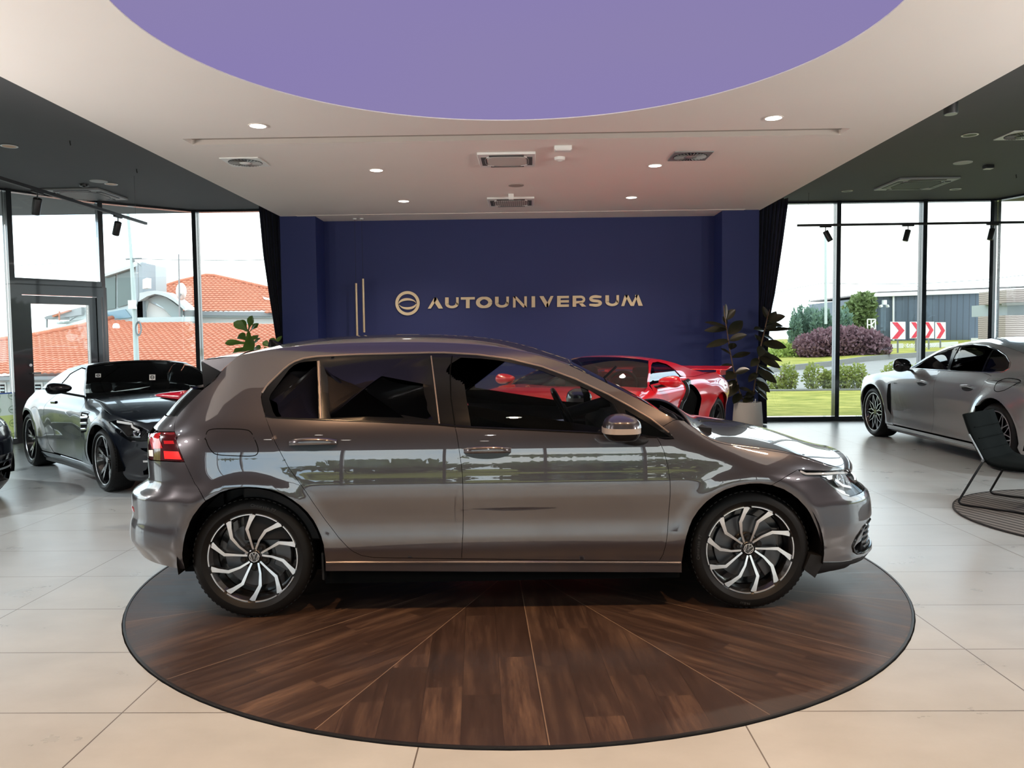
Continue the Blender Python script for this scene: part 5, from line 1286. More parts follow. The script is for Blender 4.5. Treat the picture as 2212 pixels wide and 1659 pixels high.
PR_ = [(.52, 1.07), (.36, 1.16), (.18, 1.25), (0, 1.315), (-.2, 1.355), (-.45, 1.372), (-.75, 1.365), (-1.1, 1.325), (-1.4, 1.27), (-1.7, 1.20), (-2.0, 1.115), (-2.2, 1.05)]
PT = [(.60, 1.018), (.44, 1.08), (.30, 1.155), (.12, 1.235), (-.05, 1.290), (-.25, 1.327), (-.5, 1.340), (-.8, 1.325), (-1.05, 1.285), (-1.25, 1.225), (-1.38, 1.15), (-1.41, 1.09), (-1.36, 1.05), (-1.2, 1.037)]
PN.panel('body_frame', [(.70, 1.0), (.66, 1.013)]+[(.60, 1.018)]+PT[1:]+[(-1.0, 1.037), (-1.22, 1.0), (-1.20, .86), (-1.14, .66)]+rA(40, 196)[1:]+[(-1.88, .30), (-2.0, .60), (-2.1, .95), (-2.2, 1.05)]+PR_[::-1][1:], m_sp, pr_, step=.04)
PN.panel('rear_bumper', [(-1.85, .29), (-2.0, .60), (-2.1, .95), (-2.2, 1.05), (ur+.3, 1.02), (ur, 1.02), (ur, .25), (-1.9, .22)], m_sp, pr_, step=.05, join=True)
PN.panel('side_sill', [(-1.04, .225), (1.06, .225), (1.1, .13), (-1.08, .13)], m_sp, pr_, step=.05, off=.008)
PN.strip('sill_line', [(-1.06, .17), (1.08, .17)], .016, m_chrome, pr_, off=.008, h=.008)
hl_p = [(1.86, .72), (1.98, .795), (2.12, .77), (uf-.75, .72), (uf-.72, .62), (2.0, .62)]
PN.panel('front_bumper', [(1.865, .44), (1.905, .62), (1.955, .80), (uf-.85, .79), (uf-.4, .79), (uf, .80), (uf, .16), (uf-.6, .15), (1.95, .16), (1.88, .3)], m_sp, pr_, holes=[inset(hl_p, -.003)], step=.04, join=True)
for i, o_ in enumerate(PN.panel('headlight', hl_p, m_trim, pr_, off=-.01, step=.04, thick=0)):
    PN.panel('lens', hl_p, m_headl, o_, off=.0, step=.04, sides=((-1, 1)[i],), thick=0)
PN.cap('hood', HSp+[(uf-.95, .80)], m_sp, pr_, crown=lambda q: .05-.02*q, bow=lambda q: .1+.1*q, n=28, p=2.4, thick=.01)
PG = [[(.54, 1.024), (.42, 1.08), (.28, 1.152), (.10, 1.228), (-.06, 1.278), (-.17, 1.30), (-.30, 1.026)], [(-.36, 1.028), (-.24, 1.312), (-.5, 1.328), (-.8, 1.314), (-.95, 1.288), (-1.0, 1.04)], [(-1.03, 1.042), (-.985, 1.278), (-1.12, 1.25), (-1.25, 1.20), (-1.355, 1.13), (-1.38, 1.09), (-1.34, 1.058), (-1.2, 1.045)]]
PN.panel('window_frame', PT+[(-.6, 1.028), (-.16, 1.024), (.2, 1.022)], m_trim, pr_, holes=PG, step=.04, off=-.004)
for nm, g_, mt in (('front_door_glass', PG[0], glassy('saloon_front_glass', (.5, .53, .53), 1.6, 0, 1.5)), ('rear_door_glass', PG[1], glassy('saloon_rear_glass', (.16, .18, .18), 1.5)), ('quarter_glass', PG[2], glassy('saloon_quarter_glass', (.3, .34, .34), 1.5))):
    PN.panel(nm, inset(g_, -.004), mt, pr_, off=-.009, step=.05, thick=0, gap=0)
PN.strip('belt_chrome', [(.60, 1.016), (.2, 1.02), (-.6, 1.025), (-1.2, 1.036), (-1.36, 1.05), (-1.415, 1.09), (-1.385, 1.15)], .014, m_chrome, pr_, off=.0, h=.004)
PN.strip('window_chrome', PT[1:12], .010, m_chrome, pr_, off=.0, h=.003)
PN.cap('roof', PR_[3:], m_sp, pr_, crown=lambda q: .045+.015*sin(pi*q), bow=lambda q: .05-.12*q, n=26, p=2.3)
PN.cap('tailgate', [(-2.2, 1.05), (ur+.34, 1.03), (ur+.30, 1.02)], m_sp, pr_, crown=.05, bow=-.05, n=24, p=2.4)
PN.strip('tail_light', [(-2.02, .86), (ur+.4, .87), (ur+.02, .88)], .05, m_red_l, pr_, off=.0, h=.006)
PN.cap('windshield', PR_[:4][::-1]+[(.66, 1.01)], m_wglass, pr_, crown=lambda q: .05*(1-q), bow=lambda q: .06+.2*q, n=24, p=2)
PN.cap('cowl', [(.64, 1.012), (.68, 1.006)], m_plast, pr_, crown=0, bow=.2, n=20)
pod_mirror(pr_, (.50, -1.0, 1.065), (.10, .115, .10), m_trim, (.52, -.86, .99), tip=.8)
for sd in (-1, 1):
    for o_u, nm in ((.10, 0), (-.92, 1)):
        PN.panel('handle_cup', [(o_u+.115*cos(2*pi*k/20), .845+.035*sin(2*pi*k/20)) for k in range(20)], m_int, pr_, step=.03, off=.001, sides=(sd,), gap=0, thick=.004)
        PN.strip('door_handle', [(o_u-.12, .858), (o_u, .868), (o_u+.12, .858)], .028, m_sp, pr_, off=.016, h=.012, sides=(sd,))
    PN.panel('fender_vent', [(.93, .36), (1.0, .44), (1.02, .62), (1.0, .78), (.93, .80), (.905, .6)], m_liner, pr_, step=.04, off=.003, sides=(sd,), gap=0, thick=.005)
    PN.strip('fuel_flap_gap', smooth_poly([(-1.42, .99), (-1.7, .985), (-1.78, .96), (-1.66, .87), (-1.52, .84), (-1.44, .87)], 2, True), .007, m_liner, pr_, off=.001, h=.001, sides=(sd,), closed=True)
    bd = MB()
    for k, (a_, b_) in enumerate(((0, .012), (.018, .03), (.034, .05), (.056, .064), (.068, .085))):
        q0, q1 = PN.P(.84-a_, .80, sd), PN.P(.84-b_, .812, sd); n_ = PN.N(.84, .80, sd); bd.add([q0+n_*.002, Vector((q1.x, q0.y, q0.z))+n_*.002, q1+n_*.002, Vector((q0.x, q1.y, q1.z))+n_*.002], [(0, 1, 2, 3)])
    bd.build('fender_badge', m_int, pr_)
MB().box((-2.2, -.72, .15), (2.0, .72, .3)).box((-2.2, -.75, .3), (-1.2, .75, .9)).box((.8, -.75, .3), (2.0, .75, .76)).box((-1.2, -.8, .3), (.8, .8, .42)).build('underbody', m_liner, pr_)
MB().box((.3, -.74, .6), (.85, .74, .98)).build('dashboard', m_int, pr_, bevel=.05)
for x in (-.35, -1.25):
    for y in (-.38, .38): MB().box((x-.28, y-.25, .45), (x-.02, y+.25, 1.05)).box((x-.24, y-.12, 1.05), (x-.12, y+.12, 1.22)).build('seat_back', m_seat, pr_, bevel=.04)
wells(pr_, 1.475, .42, .365, .5, .92)
car_wheels(pr_, 1.475, .945, .355, .272, .275, cross_spokes(10, m_rimblk, m_mach), .36, .276, .315, .955)
# ---- red sports coupe ------------------------------------------------------------------------
m_rp = metal_paint('red_car_paint', lin(214, 14, 30), .28, 1.0, .05, 0)
_wc = spl([(.10, .82), (.18, .92), (.28, .945), (.42, .935), (.55, .93), (.66, .945), (.76, .95), (.84, .93), (.90, .885), (.94, .83), (.98, .78), (1.06, .71), (1.14, .62), (1.19, .53), (1.22, .45)])
def c_w(x, z):
    w = _wc(z)
    for ax in (-1.36, 1.36):
        r = hypot(x-ax, z-.35); w += .02*exp(-((r-.40)/.09)**2)*sstep(.2, .4, z)
    if x < -.35: w += .045*sstep(-.35, -1.1, x)*sstep(.4, .75, z)*(1-sstep(.95, 1.05, z))
    if -.55 < x < .7: w -= .05*sstep(.7, -.2, x)*sstep(-.62, -.3, x)*sstep(.9, .6, z)
    return w
CV_LOC, CV_YAW = Vector((.89, 9.17, 0)), R_(241)
CV = Car(CV_LOC, CV_YAW, c_w, spl([(.12, 2.12), (.3, 2.25), (.5, 2.28), (.6, 2.22), (.68, 2.05), (.75, 1.9)]), spl([(.2, -2.1), (.5, -2.26), (.8, -2.28), (.95, -2.25), (1.05, -2.2)]), 1.2, -1.55, 2.3, 3.2)
cr = empty('car', CV_LOC, CV_YAW, 'red mid-engine sports coupe parked before the blue wall behind the grey hatchback', 'car')
uf, ur = CV.uF(), CV.uR(); fA, rA = (lambda a0, a1: CV.UZ(arcp(1.36, .35, .385, a0, a1, 20))), (lambda a0, a1: CV.UZ(arcp(-1.36, .355, .40, a0, a1, 20)))
HSc = [(.86, .93), (1.05, .905), (1.3, .87), (1.55, .80), (1.8, .715), (1.95, .66)]
CV.panel('front_fender', [(.62, .2), (.66, .5), (.70, .75), (.78, .90), (.86, .93)]+HSc[1:]+[(uf-.75, .62), (uf-.5, .56), (uf, .55), (uf, .16), (1.75, .16)]+fA(-14, 202)+[(.9, .2)], m_rp, cr, step=.045)
CV.panel('hood_side', [(.86, .932), (.70, .955), (.78, .90)], m_rp, cr, step=.04)
CV.panel('door', [(.62, .2), (.66, .5), (.70, .75), (.78, .90), (.66, .955), (.2, .965), (-.36, .985), (-.30, .88), (-.02, .70), (.06, .55), (-.1, .36), (-.25, .2)], m_rp, cr, step=.04)
scoop = [(-.36, .93), (-.05, .72), (.03, .56), (-.10, .40), (-.30, .34), (-.62, .50), (-.64, .72), (-.52, .88)]
CV.panel('side_intake', scoop, m_liner, cr, off=-.05, step=.05, thick=0, gap=0)
CV.strip('intake_blade', [(-.50, .93), (-.34, .915), (-.04, .725), (.035, .56), (-.09, .39), (-.24, .33)], .05, m_trim, cr, off=.0, h=.03)
CV.panel('rear_fender', [(-.36, .985), (-.37, .94), (-.525, .885), (-.645, .72), (-.63, .50), (-.31, .33), (-.25, .2), (-.95, .2)]+rA(-16, 200)+[(-1.85, .2), (ur+.3, .22), (ur, .25), (ur, .96), (ur+.4, .975), (-1.8, .985), (-1.3, .985), (-.8, .97), (-.55, .985)], m_rp, cr, step=.045)
CA = [(-.02, 1.185), (.14, 1.155), (.35, 1.09), (.58, 1.01), (.80, .935)]
CR_ = [(-.02, 1.185), (-.2, 1.20), (-.45, 1.185), (-.7, 1.135), (-1.0, 1.06), (-1.35, .995)]
CT = [(.62, .968), (.48, 1.02), (.30, 1.082), (.12, 1.135), (-.03, 1.16), (-.22, 1.165), (-.38, 1.135), (-.46, 1.08), (-.47, 1.0), (-.36, .988), (.2, .968)]
CV.panel('body_frame', [(.80, .936), (.66, .956), (.62, .968)]+CT[1:8]+[(-.48, .995), (-.55, .985), (-.8, .972), (-1.3, .985)]+CR_[::-1]+CA[1:4], m_rp, cr, step=.035)
CV.panel('door_glass', inset(CT, -.003), glassy('coupe_side_glass', (.3, .32, .32), 1.5, 0, 1.3), cr, off=-.008, step=.05, thick=0, gap=0)
CV.cap('windshield', CA, m_wglass, cr, crown=lambda q: .045*(1-q), bow=lambda q: .08+.28*q, n=26, p=2.2)
CV.cap('roof', CR_[:4], m_rp, cr, crown=lambda q: .04, bow=lambda q: .08-.1*q, n=28, p=2.6)
CV.cap('engine_cover', CR_[3:], m_trim, cr, crown=lambda q: .04, bow=-.02, n=24, p=2.6)
CV.cap('hood', HSc+[(uf-.8, .62)], m_rp, cr, crown=lambda q: .03-.01*q, bow=lambda q: .16+.04*q, n=28, p=3, thick=.01)
CV.cap('cowl', [(.80, .937), (.86, .932)], m_plast, cr, crown=0, bow=.27, n=20)
CV.cap('rear_deck', [(-1.35, .99), (-1.8, .988), (ur+.4, .978)], m_rp, cr, crown=.0, bow=-.04, n=20)
spl_ = MB()
for sd in (-1, 1): spl_.box((-2.22, sd*.80-.03, .93), (-1.95, sd*.80+.03, 1.01))
spl_.rings([[(x-.0, y, z) for x, z in ((-2.28, 1.025), (-2.0, 1.00), (-2.0, 1.015), (-2.28, 1.05))] for y in (-.9, -.8, 0, .8, .9)], True, True, True)
spl_.build('rear_spoiler', m_rp, cr, bevel=.012)
hl_c = [(1.62, .70), (1.85, .665), (uf-.85, .60), (uf-.80, .52), (1.9, .55)]
for i, o_ in enumerate(CV.panel('headlight', hl_c, m_trim, cr, off=.002, step=.04, thick=.004)):
    CV.strip('light_strip', [(1.68, .68), (1.86, .64), (uf-.88, .58)], .02, m_bwhite, o_, off=.003, h=.004, sides=((-1, 1)[i],))
pod_mirror(cr, (.56, -.99, .985), (.085, .125, .075), m_rp, (.60, -.82, .93))
MB().box((-2.1, -.7, .12), (1.9, .7, .28)).box((-2.0, -.72, .28), (-.5, .72, .88)).box((.75, -.7, .28), (1.7, .7, .6)).box((-.5, -.78, .28), (.75, .78, .45)).build('underbody', m_liner, cr)
MB().box((.4, -.68, .55), (.9, .68, .91)).build('dashboard', m_int, cr, bevel=.05)
for y in (-.36, .36): MB().box((-.42, y-.25, .4), (-.2, y+.25, .98)).box((-.40, y-.13, .95), (-.28, y+.13, 1.1)).build('seat_back', m_seat, cr, bevel=.04)
swc = empty('steering_wheel', (.32, .36, .93), 0, parent=cr); swc.rotation_euler = (0, R_(-22), 0)
MB().tube([(0, .17*cos(2*pi*k/32), .15*sin(2*pi*k/32)) for k in range(32)], .016, 8, closed=True).build('rim', m_plast, swc)
wells(cr, 1.36, .41, .35, .5, .90)
car_wheels(cr, 1.36, .94, .335, .25, .25, twin_spokes(5, m_rimblk, m_dg, 10), .35, .262, .30, .965)
# ================================================================== RUG, CHAIR, PLANTS
rug_c = (4.626, 6.056); rr0 = 1.205
t = NT('striped_rug'); co = t.n('TexCoord').outputs['Object']; mp_ = t.n('Mapping', {'Vector': co, 'Rotation': (0, 0, R_(71.5))}).outputs[0]; s = t.n('SeparateXYZ', {0: mp_})
st = t.math('FRACT', t.math('DIVIDE', t.math('ADD', s.outputs[1], 10.0), .072)); dk = t.math('LESS_THAN', st, .42)
nz = t.n('TexNoise', {'Vector': co, 'Scale': 160.0, 'Detail': 2.0}).outputs[0]
cr_ = t.mix(dk, lin(122, 119, 114), lin(58, 56, 56)); cr_ = t.mix(t.math('MULTIPLY', nz, .4), cr_, lin(40, 38, 38))
bp = t.n('Bump', {'Height': nz, 'Strength': .5, 'Distance': .004})
m_rug = t.done(t.n('BsdfPrincipled', {'Base Color': cr_, 'Roughness': .95, 'Normal': bp.outputs[0]}))
rg_ = empty('rug', (rug_c[0], rug_c[1], 0), 0, 'round grey striped rug under the black chair', 'rug')
MB().lathe([(0, .001), (rr0, .001), (rr0, .009), (rr0-.01, .012), (0, .012)], n=120).build('pile', m_rug, rg_)
MB().tube([((rr0-.003)*cos(2*pi*k/120), (rr0-.003)*sin(2*pi*k/120), .009) for k in range(120)], .008, 6, closed=True).build('border', pbr('rug_border', lin(48, 47, 47), .9), rg_)
CH = R_(-50); cc = Vector((4.09, 6.57, .013))
ch = empty('lounge_chair', cc, CH, 'black padded lounge chair with black sled base standing on the round striped rug', 'chair')
m_fab = pbr('black_chair_fabric', (.006, .008, .008), .8, noise=.2, nscale=40, bump=.15, bscale=300, spec=.06)
m_tubeb = pbr('black_chair_tube', (.008, .008, .008), .35, .3)
prof = [(-.335, .765), (-.30, .66), (-.26, .56), (-.215, .46), (-.17, .395), (-.10, .362), (.05, .352), (.25, .355), (.42, .365)]
def shell(w0, w1, prof, th, name, parent):
    rs = []; n = len(prof)
    for i, (x, z) in enumerate(prof):
        a = prof[max(i-1, 0)]; b = prof[min(i+1, n-1)]; dx, dz = b[0]-a[0], b[1]-a[1]; l = hypot(dx, dz); nx, nz_ = -dz/l, dx/l
        nx, nz_ = (-nx, -nz_) if nz_ < 0 or (abs(nz_) < .2 and nx < 0) else (nx, nz_)
        rs.append([(x+nx*t_, y, z+nz_*t_) for y, t_ in ((-w0, -th*.3), (-w0, th*.3), (-w1, th), (-w1*.5, th*1.05), (0, th*.95), (w1*.5, th*1.05), (w1, th), (w0, th*.3), (w0, -th*.3), (w1, -th), (0, -th), (-w1, -th))])
    return MB().rings(rs, True, True, True).build(name, m_fab, parent, smooth=.9, bevel=.006)
fine = smooth_poly(prof, 1)
bk = [p for p in fine if p[1] > .385 and p[0] < -.15]; se = [bk[-1]]+[p for p in fine if p not in bk]
shell(.30, .27, bk, .026, 'backrest', ch); shell(.30, .27, se, .028, 'seat', ch)
for q in (.66, .57, .48):
    x = -.335+(.765-q)*.40
    MB().tube([(x+.03, y, q-.004) for y in (-.26, -.1, .1, .26)], .004, 6).build('seam', m_fab, ch)
for sd, nm in ((-1, 'leg'), (1, 'leg')):
    y = sd*.335
    pts = [(-.17, sd*.29, .385), (-.18, sd*.315, .375), (-.345, y, .035)]+[(-.345+.03*(1-cos(a)), y, .035-.027*sin(a)) for a in (.5, 1.0, 1.57)]+[(.40, y, .008), (.44, y, .02), (.36, sd*.31, .345)]
    o = MB().tube(pts, .0095, 10).build(nm, m_tubeb, ch, smooth=True)
    MB().tube([(-.172, sd*.30, .385), (-.285, sd*.312, .60)], .006, 8).lathe([(0, -.014), (.011, -.014), (.011, .014), (0, .014)], c=(-.178, sd*.305, .39), n=10, axis='y').build('bracket', m_alu if sd < 0 else m_tubeb, ch)
# plants ------------------------------------------------------------------------------------------
def leaf_mesh(m, base, d, up, L, W, droop=.15, fold=.18, wav=0, shape='ellipse', mi=0):
    d = Vector(d).normalized(); up = Vector(up); sd = d.cross(up)
    if sd.length < 1e-3: sd = d.cross(Vector((1, 0, 0)))
    sd.normalize(); n = sd.cross(d).normalized(); rows = []; N = 9
    for i in range(N+1):
        t_ = i/N
        if shape == 'ellipse': w = W*sin(pi*min(1, t_*.97+.03))**.75*(1-.12*t_)
        else: w = W*(.35+.65*sstep(.2, .75, t_))*sin(pi*min(1, .06+t_*.93))**.55*(1+.0)
        if i == N: w = W*.02
        c = Vector(base)+d*(L*t_)-n*(0)+Vector((0, 0, -1))*(droop*L*t_*t_)
        wob = wav*sin(t_*9)*W
        rows.append([c+sd*(w*s_)+n*(fold*w*abs(s_)+wob*abs(s_)*s_) for s_ in (-1, -.55, 0, .55, 1)])
    b = len(m.v)
    for r in rows: m.v += [tuple(p) for p in r]
    for i in range(N):
        for j in range(4): m.f.append((b+i*5+j, b+i*5+j+1, b+(i+1)*5+j+1, b+(i+1)*5+j)); m.m.append(mi)
def leaf_mat(name, a, b, rough=.4, trans=.25, sc=6):
    t = NT(name); nz = t.n('TexNoise', {'Vector': t.n('TexCoord').outputs['Object'], 'Scale': sc, 'Detail': 3.0}).outputs[0]
    c = t.mix(nz, a, b)
    return t.done(t.n('MixShader', {0: trans, 1: t.n('BsdfPrincipled', {'Base Color': c, 'Roughness': rough}), 2: t.n('BsdfTranslucent', {'Color': c})}))
m_rubl = leaf_mat('rubber_plant_leaf', lin(30, 40, 26), lin(58, 50, 38), .25, .06, 5)
m_stem = pbr('woody_stem', lin(110, 84, 62), .7, noise=.2)
m_pot = pbr('pale_concrete_pot', lin(182, 178, 172), .75, noise=.06, bump=.1)
m_soil = pbr('dark_soil', lin(46, 36, 30), .95, bump=.8, bscale=80)
rnd = random.Random(3)
PYp = 12.15
pc = at(1615, 912, PYp); z_top = at(1615, 868, PYp).z
plant = empty('potted_plant', (pc.x, PYp, 0), 0, 'tall rubber plant with dark oval leaves in a pale pot by the right blue pier', 'plant')
MB().lathe([(0, 0), (.205, 0), (.225, .06), (.222, .2), (.205, z_top-.02), (.20, z_top), (.185, z_top), (.18, z_top-.05), (0, z_top-.05)], n=40).build('pot', m_pot, plant, smooth=.6)
MB().lathe([(0, 0), (.18, 0), (.15, .01), (0, .015)], c=(0, 0, z_top-.05), n=24).build('soil', m_soil, plant)
def rel(px, py, dy=0): p = at(px, py, PYp+dy); return Vector((p.x-pc.x, dy, p.z))
stems = [[rel(1606, 866), (rel(1597, 845)), rel(1585, 800), rel(1577, 760), rel(1572, 725), rel(1567, 690), rel(1563, 660)],
         [rel(1625, 868), rel(1630, 830), rel(1637, 790), rel(1642, 755), rel(1650, 720), rel(1657, 690), rel(1663, 668)]]
sm = MB()
for k, st_ in enumerate(stems):
    MB().tube(st_, [.012, .011, .010, .010, .009, .007, .004], 8).build('stem', m_stem, plant, smooth=True)
MB().tube([rel(1628, 868, -.05), rel(1622, 872, -.14), rel(1630, 876, -.2), rel(1632, 862, -.1)], .006, 6).build('plant_tie', m_bwhite, plant)
# leaves: base pixel, tip pixel, depth lean, width factor
RL = [((1567, 690), (1568, 656), .0, .35), ((1568, 690), (1588, 668), -.05, 1.1), ((1570, 700), (1562, 683), .05, .5), ((1571, 708), (1524, 694), -.08, .8), ((1571, 711), (1523, 712), .08, .9), ((1574, 722), (1603, 692), .1, 1.25), ((1575, 735), (1527, 747), -.1, .9), ((1576, 735), (1612, 722), -.15, 1.0), ((1578, 755), (1586, 740), -.2, .9), ((1580, 766), (1557, 752), -.1, .6), ((1582, 772), (1620, 760), .12, .7), ((1584, 790), (1548, 800), .05, 1.1), ((1588, 805), (1568, 818), -.15, 1.2), ((1588, 806), (1618, 797), -.1, 1.0), ((1592, 822), (1568, 840), .0, 1.0), ((1596, 838), (1622, 845), -.1, .8), ((1594, 830), (1574, 855), -.12, 1.1), ((1600, 850), (1585, 870), -.1, 1.0), ((1604, 856), (1622, 858), -.15, .9),
      ((1660, 690), (1648, 661), .05, .6), ((1661, 692), (1676, 672), -.1, .9), ((1661, 694), (1695, 682), -.12, 1.15), ((1656, 700), (1690, 702), .15, .9), ((1654, 706), (1674, 708), -.25, 1.3), ((1652, 715), (1711, 708), -.05, .75), ((1650, 714), (1629, 710), -.1, 1.0), ((1650, 726), (1673, 735), .1, 1.1), ((1648, 742), (1697, 748), -.08, 1.35), ((1646, 748), (1640, 768), -.25, 1.0), ((1645, 740), (1631, 722), .1, .8), ((1643, 762), (1669, 770), .1, 1.0), ((1642, 764), (1688, 778), -.05, .9), ((1641, 772), (1684, 792), -.12, 1.0), ((1640, 775), (1622, 790), -.05, .9), ((1638, 790), (1672, 805), .1, .9), ((1637, 800), (1676, 824), -.08, 1.15), ((1636, 805), (1618, 823), -.1, .9), ((1634, 818), (1660, 834), .12, .9), ((1633, 824), (1662, 845), -.05, .95), ((1632, 832), (1655, 854), .05, .9), ((1631, 840), (1657, 862), -.1, .95), ((1630, 845), (1612, 858), -.08, .9), ((1628, 855), (1606, 868), -.15, .9)]
LFM = []
for (a, b, dp, wf) in RL:
    p0, p1 = rel(*a), rel(*b, dp); d = p1-p0; L = d.length*1.05
    m = MB(); leaf_mesh(m, p0, d, (rnd.uniform(-.5, .5), -.9+rnd.uniform(-.3, .4), .8), L, min(.095, max(.035, .074*wf)), .05, .22)
    m.build('leaf', m_rubl, plant, smooth=True)
# fiddle-leaf plant behind the hatchback
PYf = 11.7; fc = at(545, 752, PYf)
m_fid = leaf_mat('fiddle_leaf', lin(62, 88, 34), lin(104, 132, 58), .4, .3, 4)
fp = empty('potted_plant', (fc.x, PYf, 0), 0, 'fiddle-leaf plant with broad green leaves at the left window behind the hatchback roof', 'plant')
MB().lathe([(0, 0), (.19, 0), (.22, .1), (.21, .5), (.19, .5), (.18, .44), (0, .44)], n=32).build('pot', m_pot, fp, smooth=.6)
MB().lathe([(0, .44), (.18, .44), (0, .455)], n=20).build('soil', m_soil, fp)
relf = lambda px, py, dy=0: Vector((at(px, py, PYf+dy).x-fc.x, dy, at(px, py, PYf+dy).z))
MB().tube([(0, 0, .44), (.02, 0, .9), relf(541, 765), relf(538, 725), relf(537, 708)], [.014, .013, .011, .009, .006], 8).build('stem', m_stem, fp, smooth=True)
MB().tube([(.05, 0, .44), (.2, .05, 1.0), relf(590, 760), relf(586, 745)], [.012, .011, .008, .005], 8).build('stem', m_stem, fp, smooth=True)
for a, b, dp, wf in (((537, 714), (545, 680), -.05, .95), ((536, 716), (506, 694), -.1, 1.2), ((535, 716), (520, 690), .1, .9), ((540, 716), (558, 697), .05, .8), ((541, 716), (553, 700), -.12, .7), ((537, 716), (540, 758), -.25, 1.5), ((535, 735), (516, 722), .12, 1.1), ((534, 742), (488, 738), -.1, 1.0), ((535, 750), (508, 762), -.12, 1.3), ((543, 745), (562, 729), -.1, .6), ((543, 752), (560, 752), -.15, 1.1), ((538, 755), (502, 762), .1, .9), ((540, 740), (556, 722), .15, .8),
                     ((586, 750), (568, 738), -.05, .9), ((587, 748), (592, 729), 0, .9), ((588, 752), (602, 745), -.1, 1.0), ((590, 755), (570, 756), -.1, 1.0), ((590, 748), (608, 724), .1, .5)):
    p0, p1 = relf(*a), relf(*b, dp); d = p1-p0; m = MB(); leaf_mesh(m, p0, d, (rnd.uniform(-.3, .3), -.8, .7), d.length*1.05, .072*wf, .08, .25, .12, 'fiddle'); m.build('leaf', m_fid, fp, smooth=True)
# two info cards on the far wall seen through the car, stickers on the roadster screen
for px, lb in ((1029, 'small cream card on the blue wall, the left of two seen through the hatchback window'), (1055, 'small cream card on the blue wall, the right of two seen through the hatchback window')):
    p = at(px, 861, YB-.012); o = empty('wall_socket', (p.x, YB, p.z), 0, lb, 'socket', 'cream wall sockets')
    MB().box((-.065, -.02, -.036), (.065, .0, .036)).build('plate', pbr('cream_socket', lin(206, 200, 150), .5), o, bevel=.005)
    MB().box((-.048, -.026, -.022), (-.004, -.018, .022)).box((.004, -.026, -.022), (.048, -.018, .022)).build('inserts', m_bwhite, o, bevel=.003)

# pointed red glossy thing between the black coupe and the hatchback tail, not identified; the slim stand is added
m_rg = pbr('glossy_red_shell', lin(176, 8, 40), .2, coat=1)
yv = 6.45; tp, ed = at(334, 854, yv), at(402, 856, yv); rd_ = empty('red_pointed_shape', (ed.x, yv, 0), 0, 'glossy red pointed shell with black underside, half hidden behind the hatchback tail', 'unidentified object')
rs = []; r2 = []
for k in range(11):
    t_ = k/10; x = tp.x+(ed.x-tp.x)*t_-ed.x; zc = tp.z+(ed.z-tp.z)*t_; ht = .004+.045*t_**.7; wd_ = .004+.10*t_**.8
    rs.append([(x, wd_*cos(2*pi*j/20), zc+ht*sin(2*pi*j/20)*(1 if sin(2*pi*j/20) > 0 else .8)) for j in range(20)]); r2.append([(x, wd_*.9*cos(2*pi*j/12), zc-ht*.8+.012*t_*sin(2*pi*j/12)-.004) for j in range(12)])
rs.append([(x+.12, p[1]*.8, p[2]) for p in rs[-1]]) if False else None
MB().rings(rs, True, True, True).build('shell', m_rg, rd_, smooth=True); MB().rings(r2[2:], True, True, True).build('underside', m_plast, rd_, smooth=True)
MB().tube([(x, -.085*t_**.8, tp.z+.002+.012*t_) for x, t_ in [(tp.x+(ed.x-tp.x)*k/8-ed.x, k/8) for k in range(1, 9)]], .004, 6).build('edge_line', pbr('light_red_edge', lin(214, 60, 90), .2), rd_)
MB().lathe([(0, 0), (.14, 0), (.14, .015), (.02, .02), (.018, ed.z-.04), (0, ed.z-.04)], c=(-.03, 0, 0), n=20).build('stand', m_black, rd_)
# ================================================================== OUTSIDE
def slab(name, poly, Y, depth, mat, parent=None, label=None, cat=None, Ys=None, group=None):
    "front outline measured on the photo at distance Y, built with real depth behind it"
    f = [at(x, y, (Ys[i] if Ys else Y)) for i, (x, y) in enumerate(poly)]; b = [p+Vector((0, depth, 0)) for p in f]; n = len(f)
    m = MB(); m.add(f+b, [tuple(range(n)), tuple(range(n, 2*n))[::-1]]+[(i, n+i, n+(i+1) % n, (i+1) % n) for i in range(n)])
    o = m.build(name, mat, parent, smooth=False)
    bm = bmesh.new(); bm.from_mesh(o.data); bmesh.ops.recalc_face_normals(bm, faces=bm.faces); bm.to_mesh(o.data); bm.free()
    return tag(o, label, cat, group)
def grass_mat(name, a, b, c):
    t = NT(name); co = t.n('TexCoord').outputs['Object']; n1 = t.n('TexNoise', {'Vector': co, 'Scale': .9, 'Detail': 8.0, 'Roughness': .7}).outputs[0]; n2 = t.n('TexNoise', {'Vector': t.n('Mapping', {'Vector': co, 'Scale': (.7, 3.4, 1)}).outputs[0], 'Scale': 1.6, 'Detail': 6.0, 'Roughness': .7}).outputs[0]
    k = t.mix(n1, a, b); k = t.mix(t.ramp(n2, [(.40, (0, 0, 0)), (.62, (1, 1, 1))]), k, c)
    return t.done(t.n('BsdfPrincipled', {'Base Color': k, 'Roughness': .95, 'Specular IOR Level': .1}))
m_lawn = grass_mat('lawn_grass', lin(80, 92, 30), lin(112, 118, 44), lin(160, 154, 82))
m_road = pbr('asphalt_road', lin(122, 122, 120), .9, noise=.1, nscale=3)
m_kerb = pbr('concrete_kerb', lin(112, 112, 108), .9, noise=.1)
m_yard = pbr('pale_yard_paving', lin(150, 150, 146), .9, noise=.1)
structure(MB().box((2.2, 13.62, -.6), (60, 22.3, -.1)).build('ground_lawn', m_lawn, smooth=False))
structure(MB().box((10.3, -60, -.6), (60, 13.62, -.101)).build('ground_lawn_side', m_lawn, smooth=False))
structure(MB().box((-60, -60, -.6), (-9.75, 9.5, -.1)).box((-9.75, -60, -.6), (10.3, -9.4, -.1)).build('ground_lawn_front', m_lawn, smooth=False))
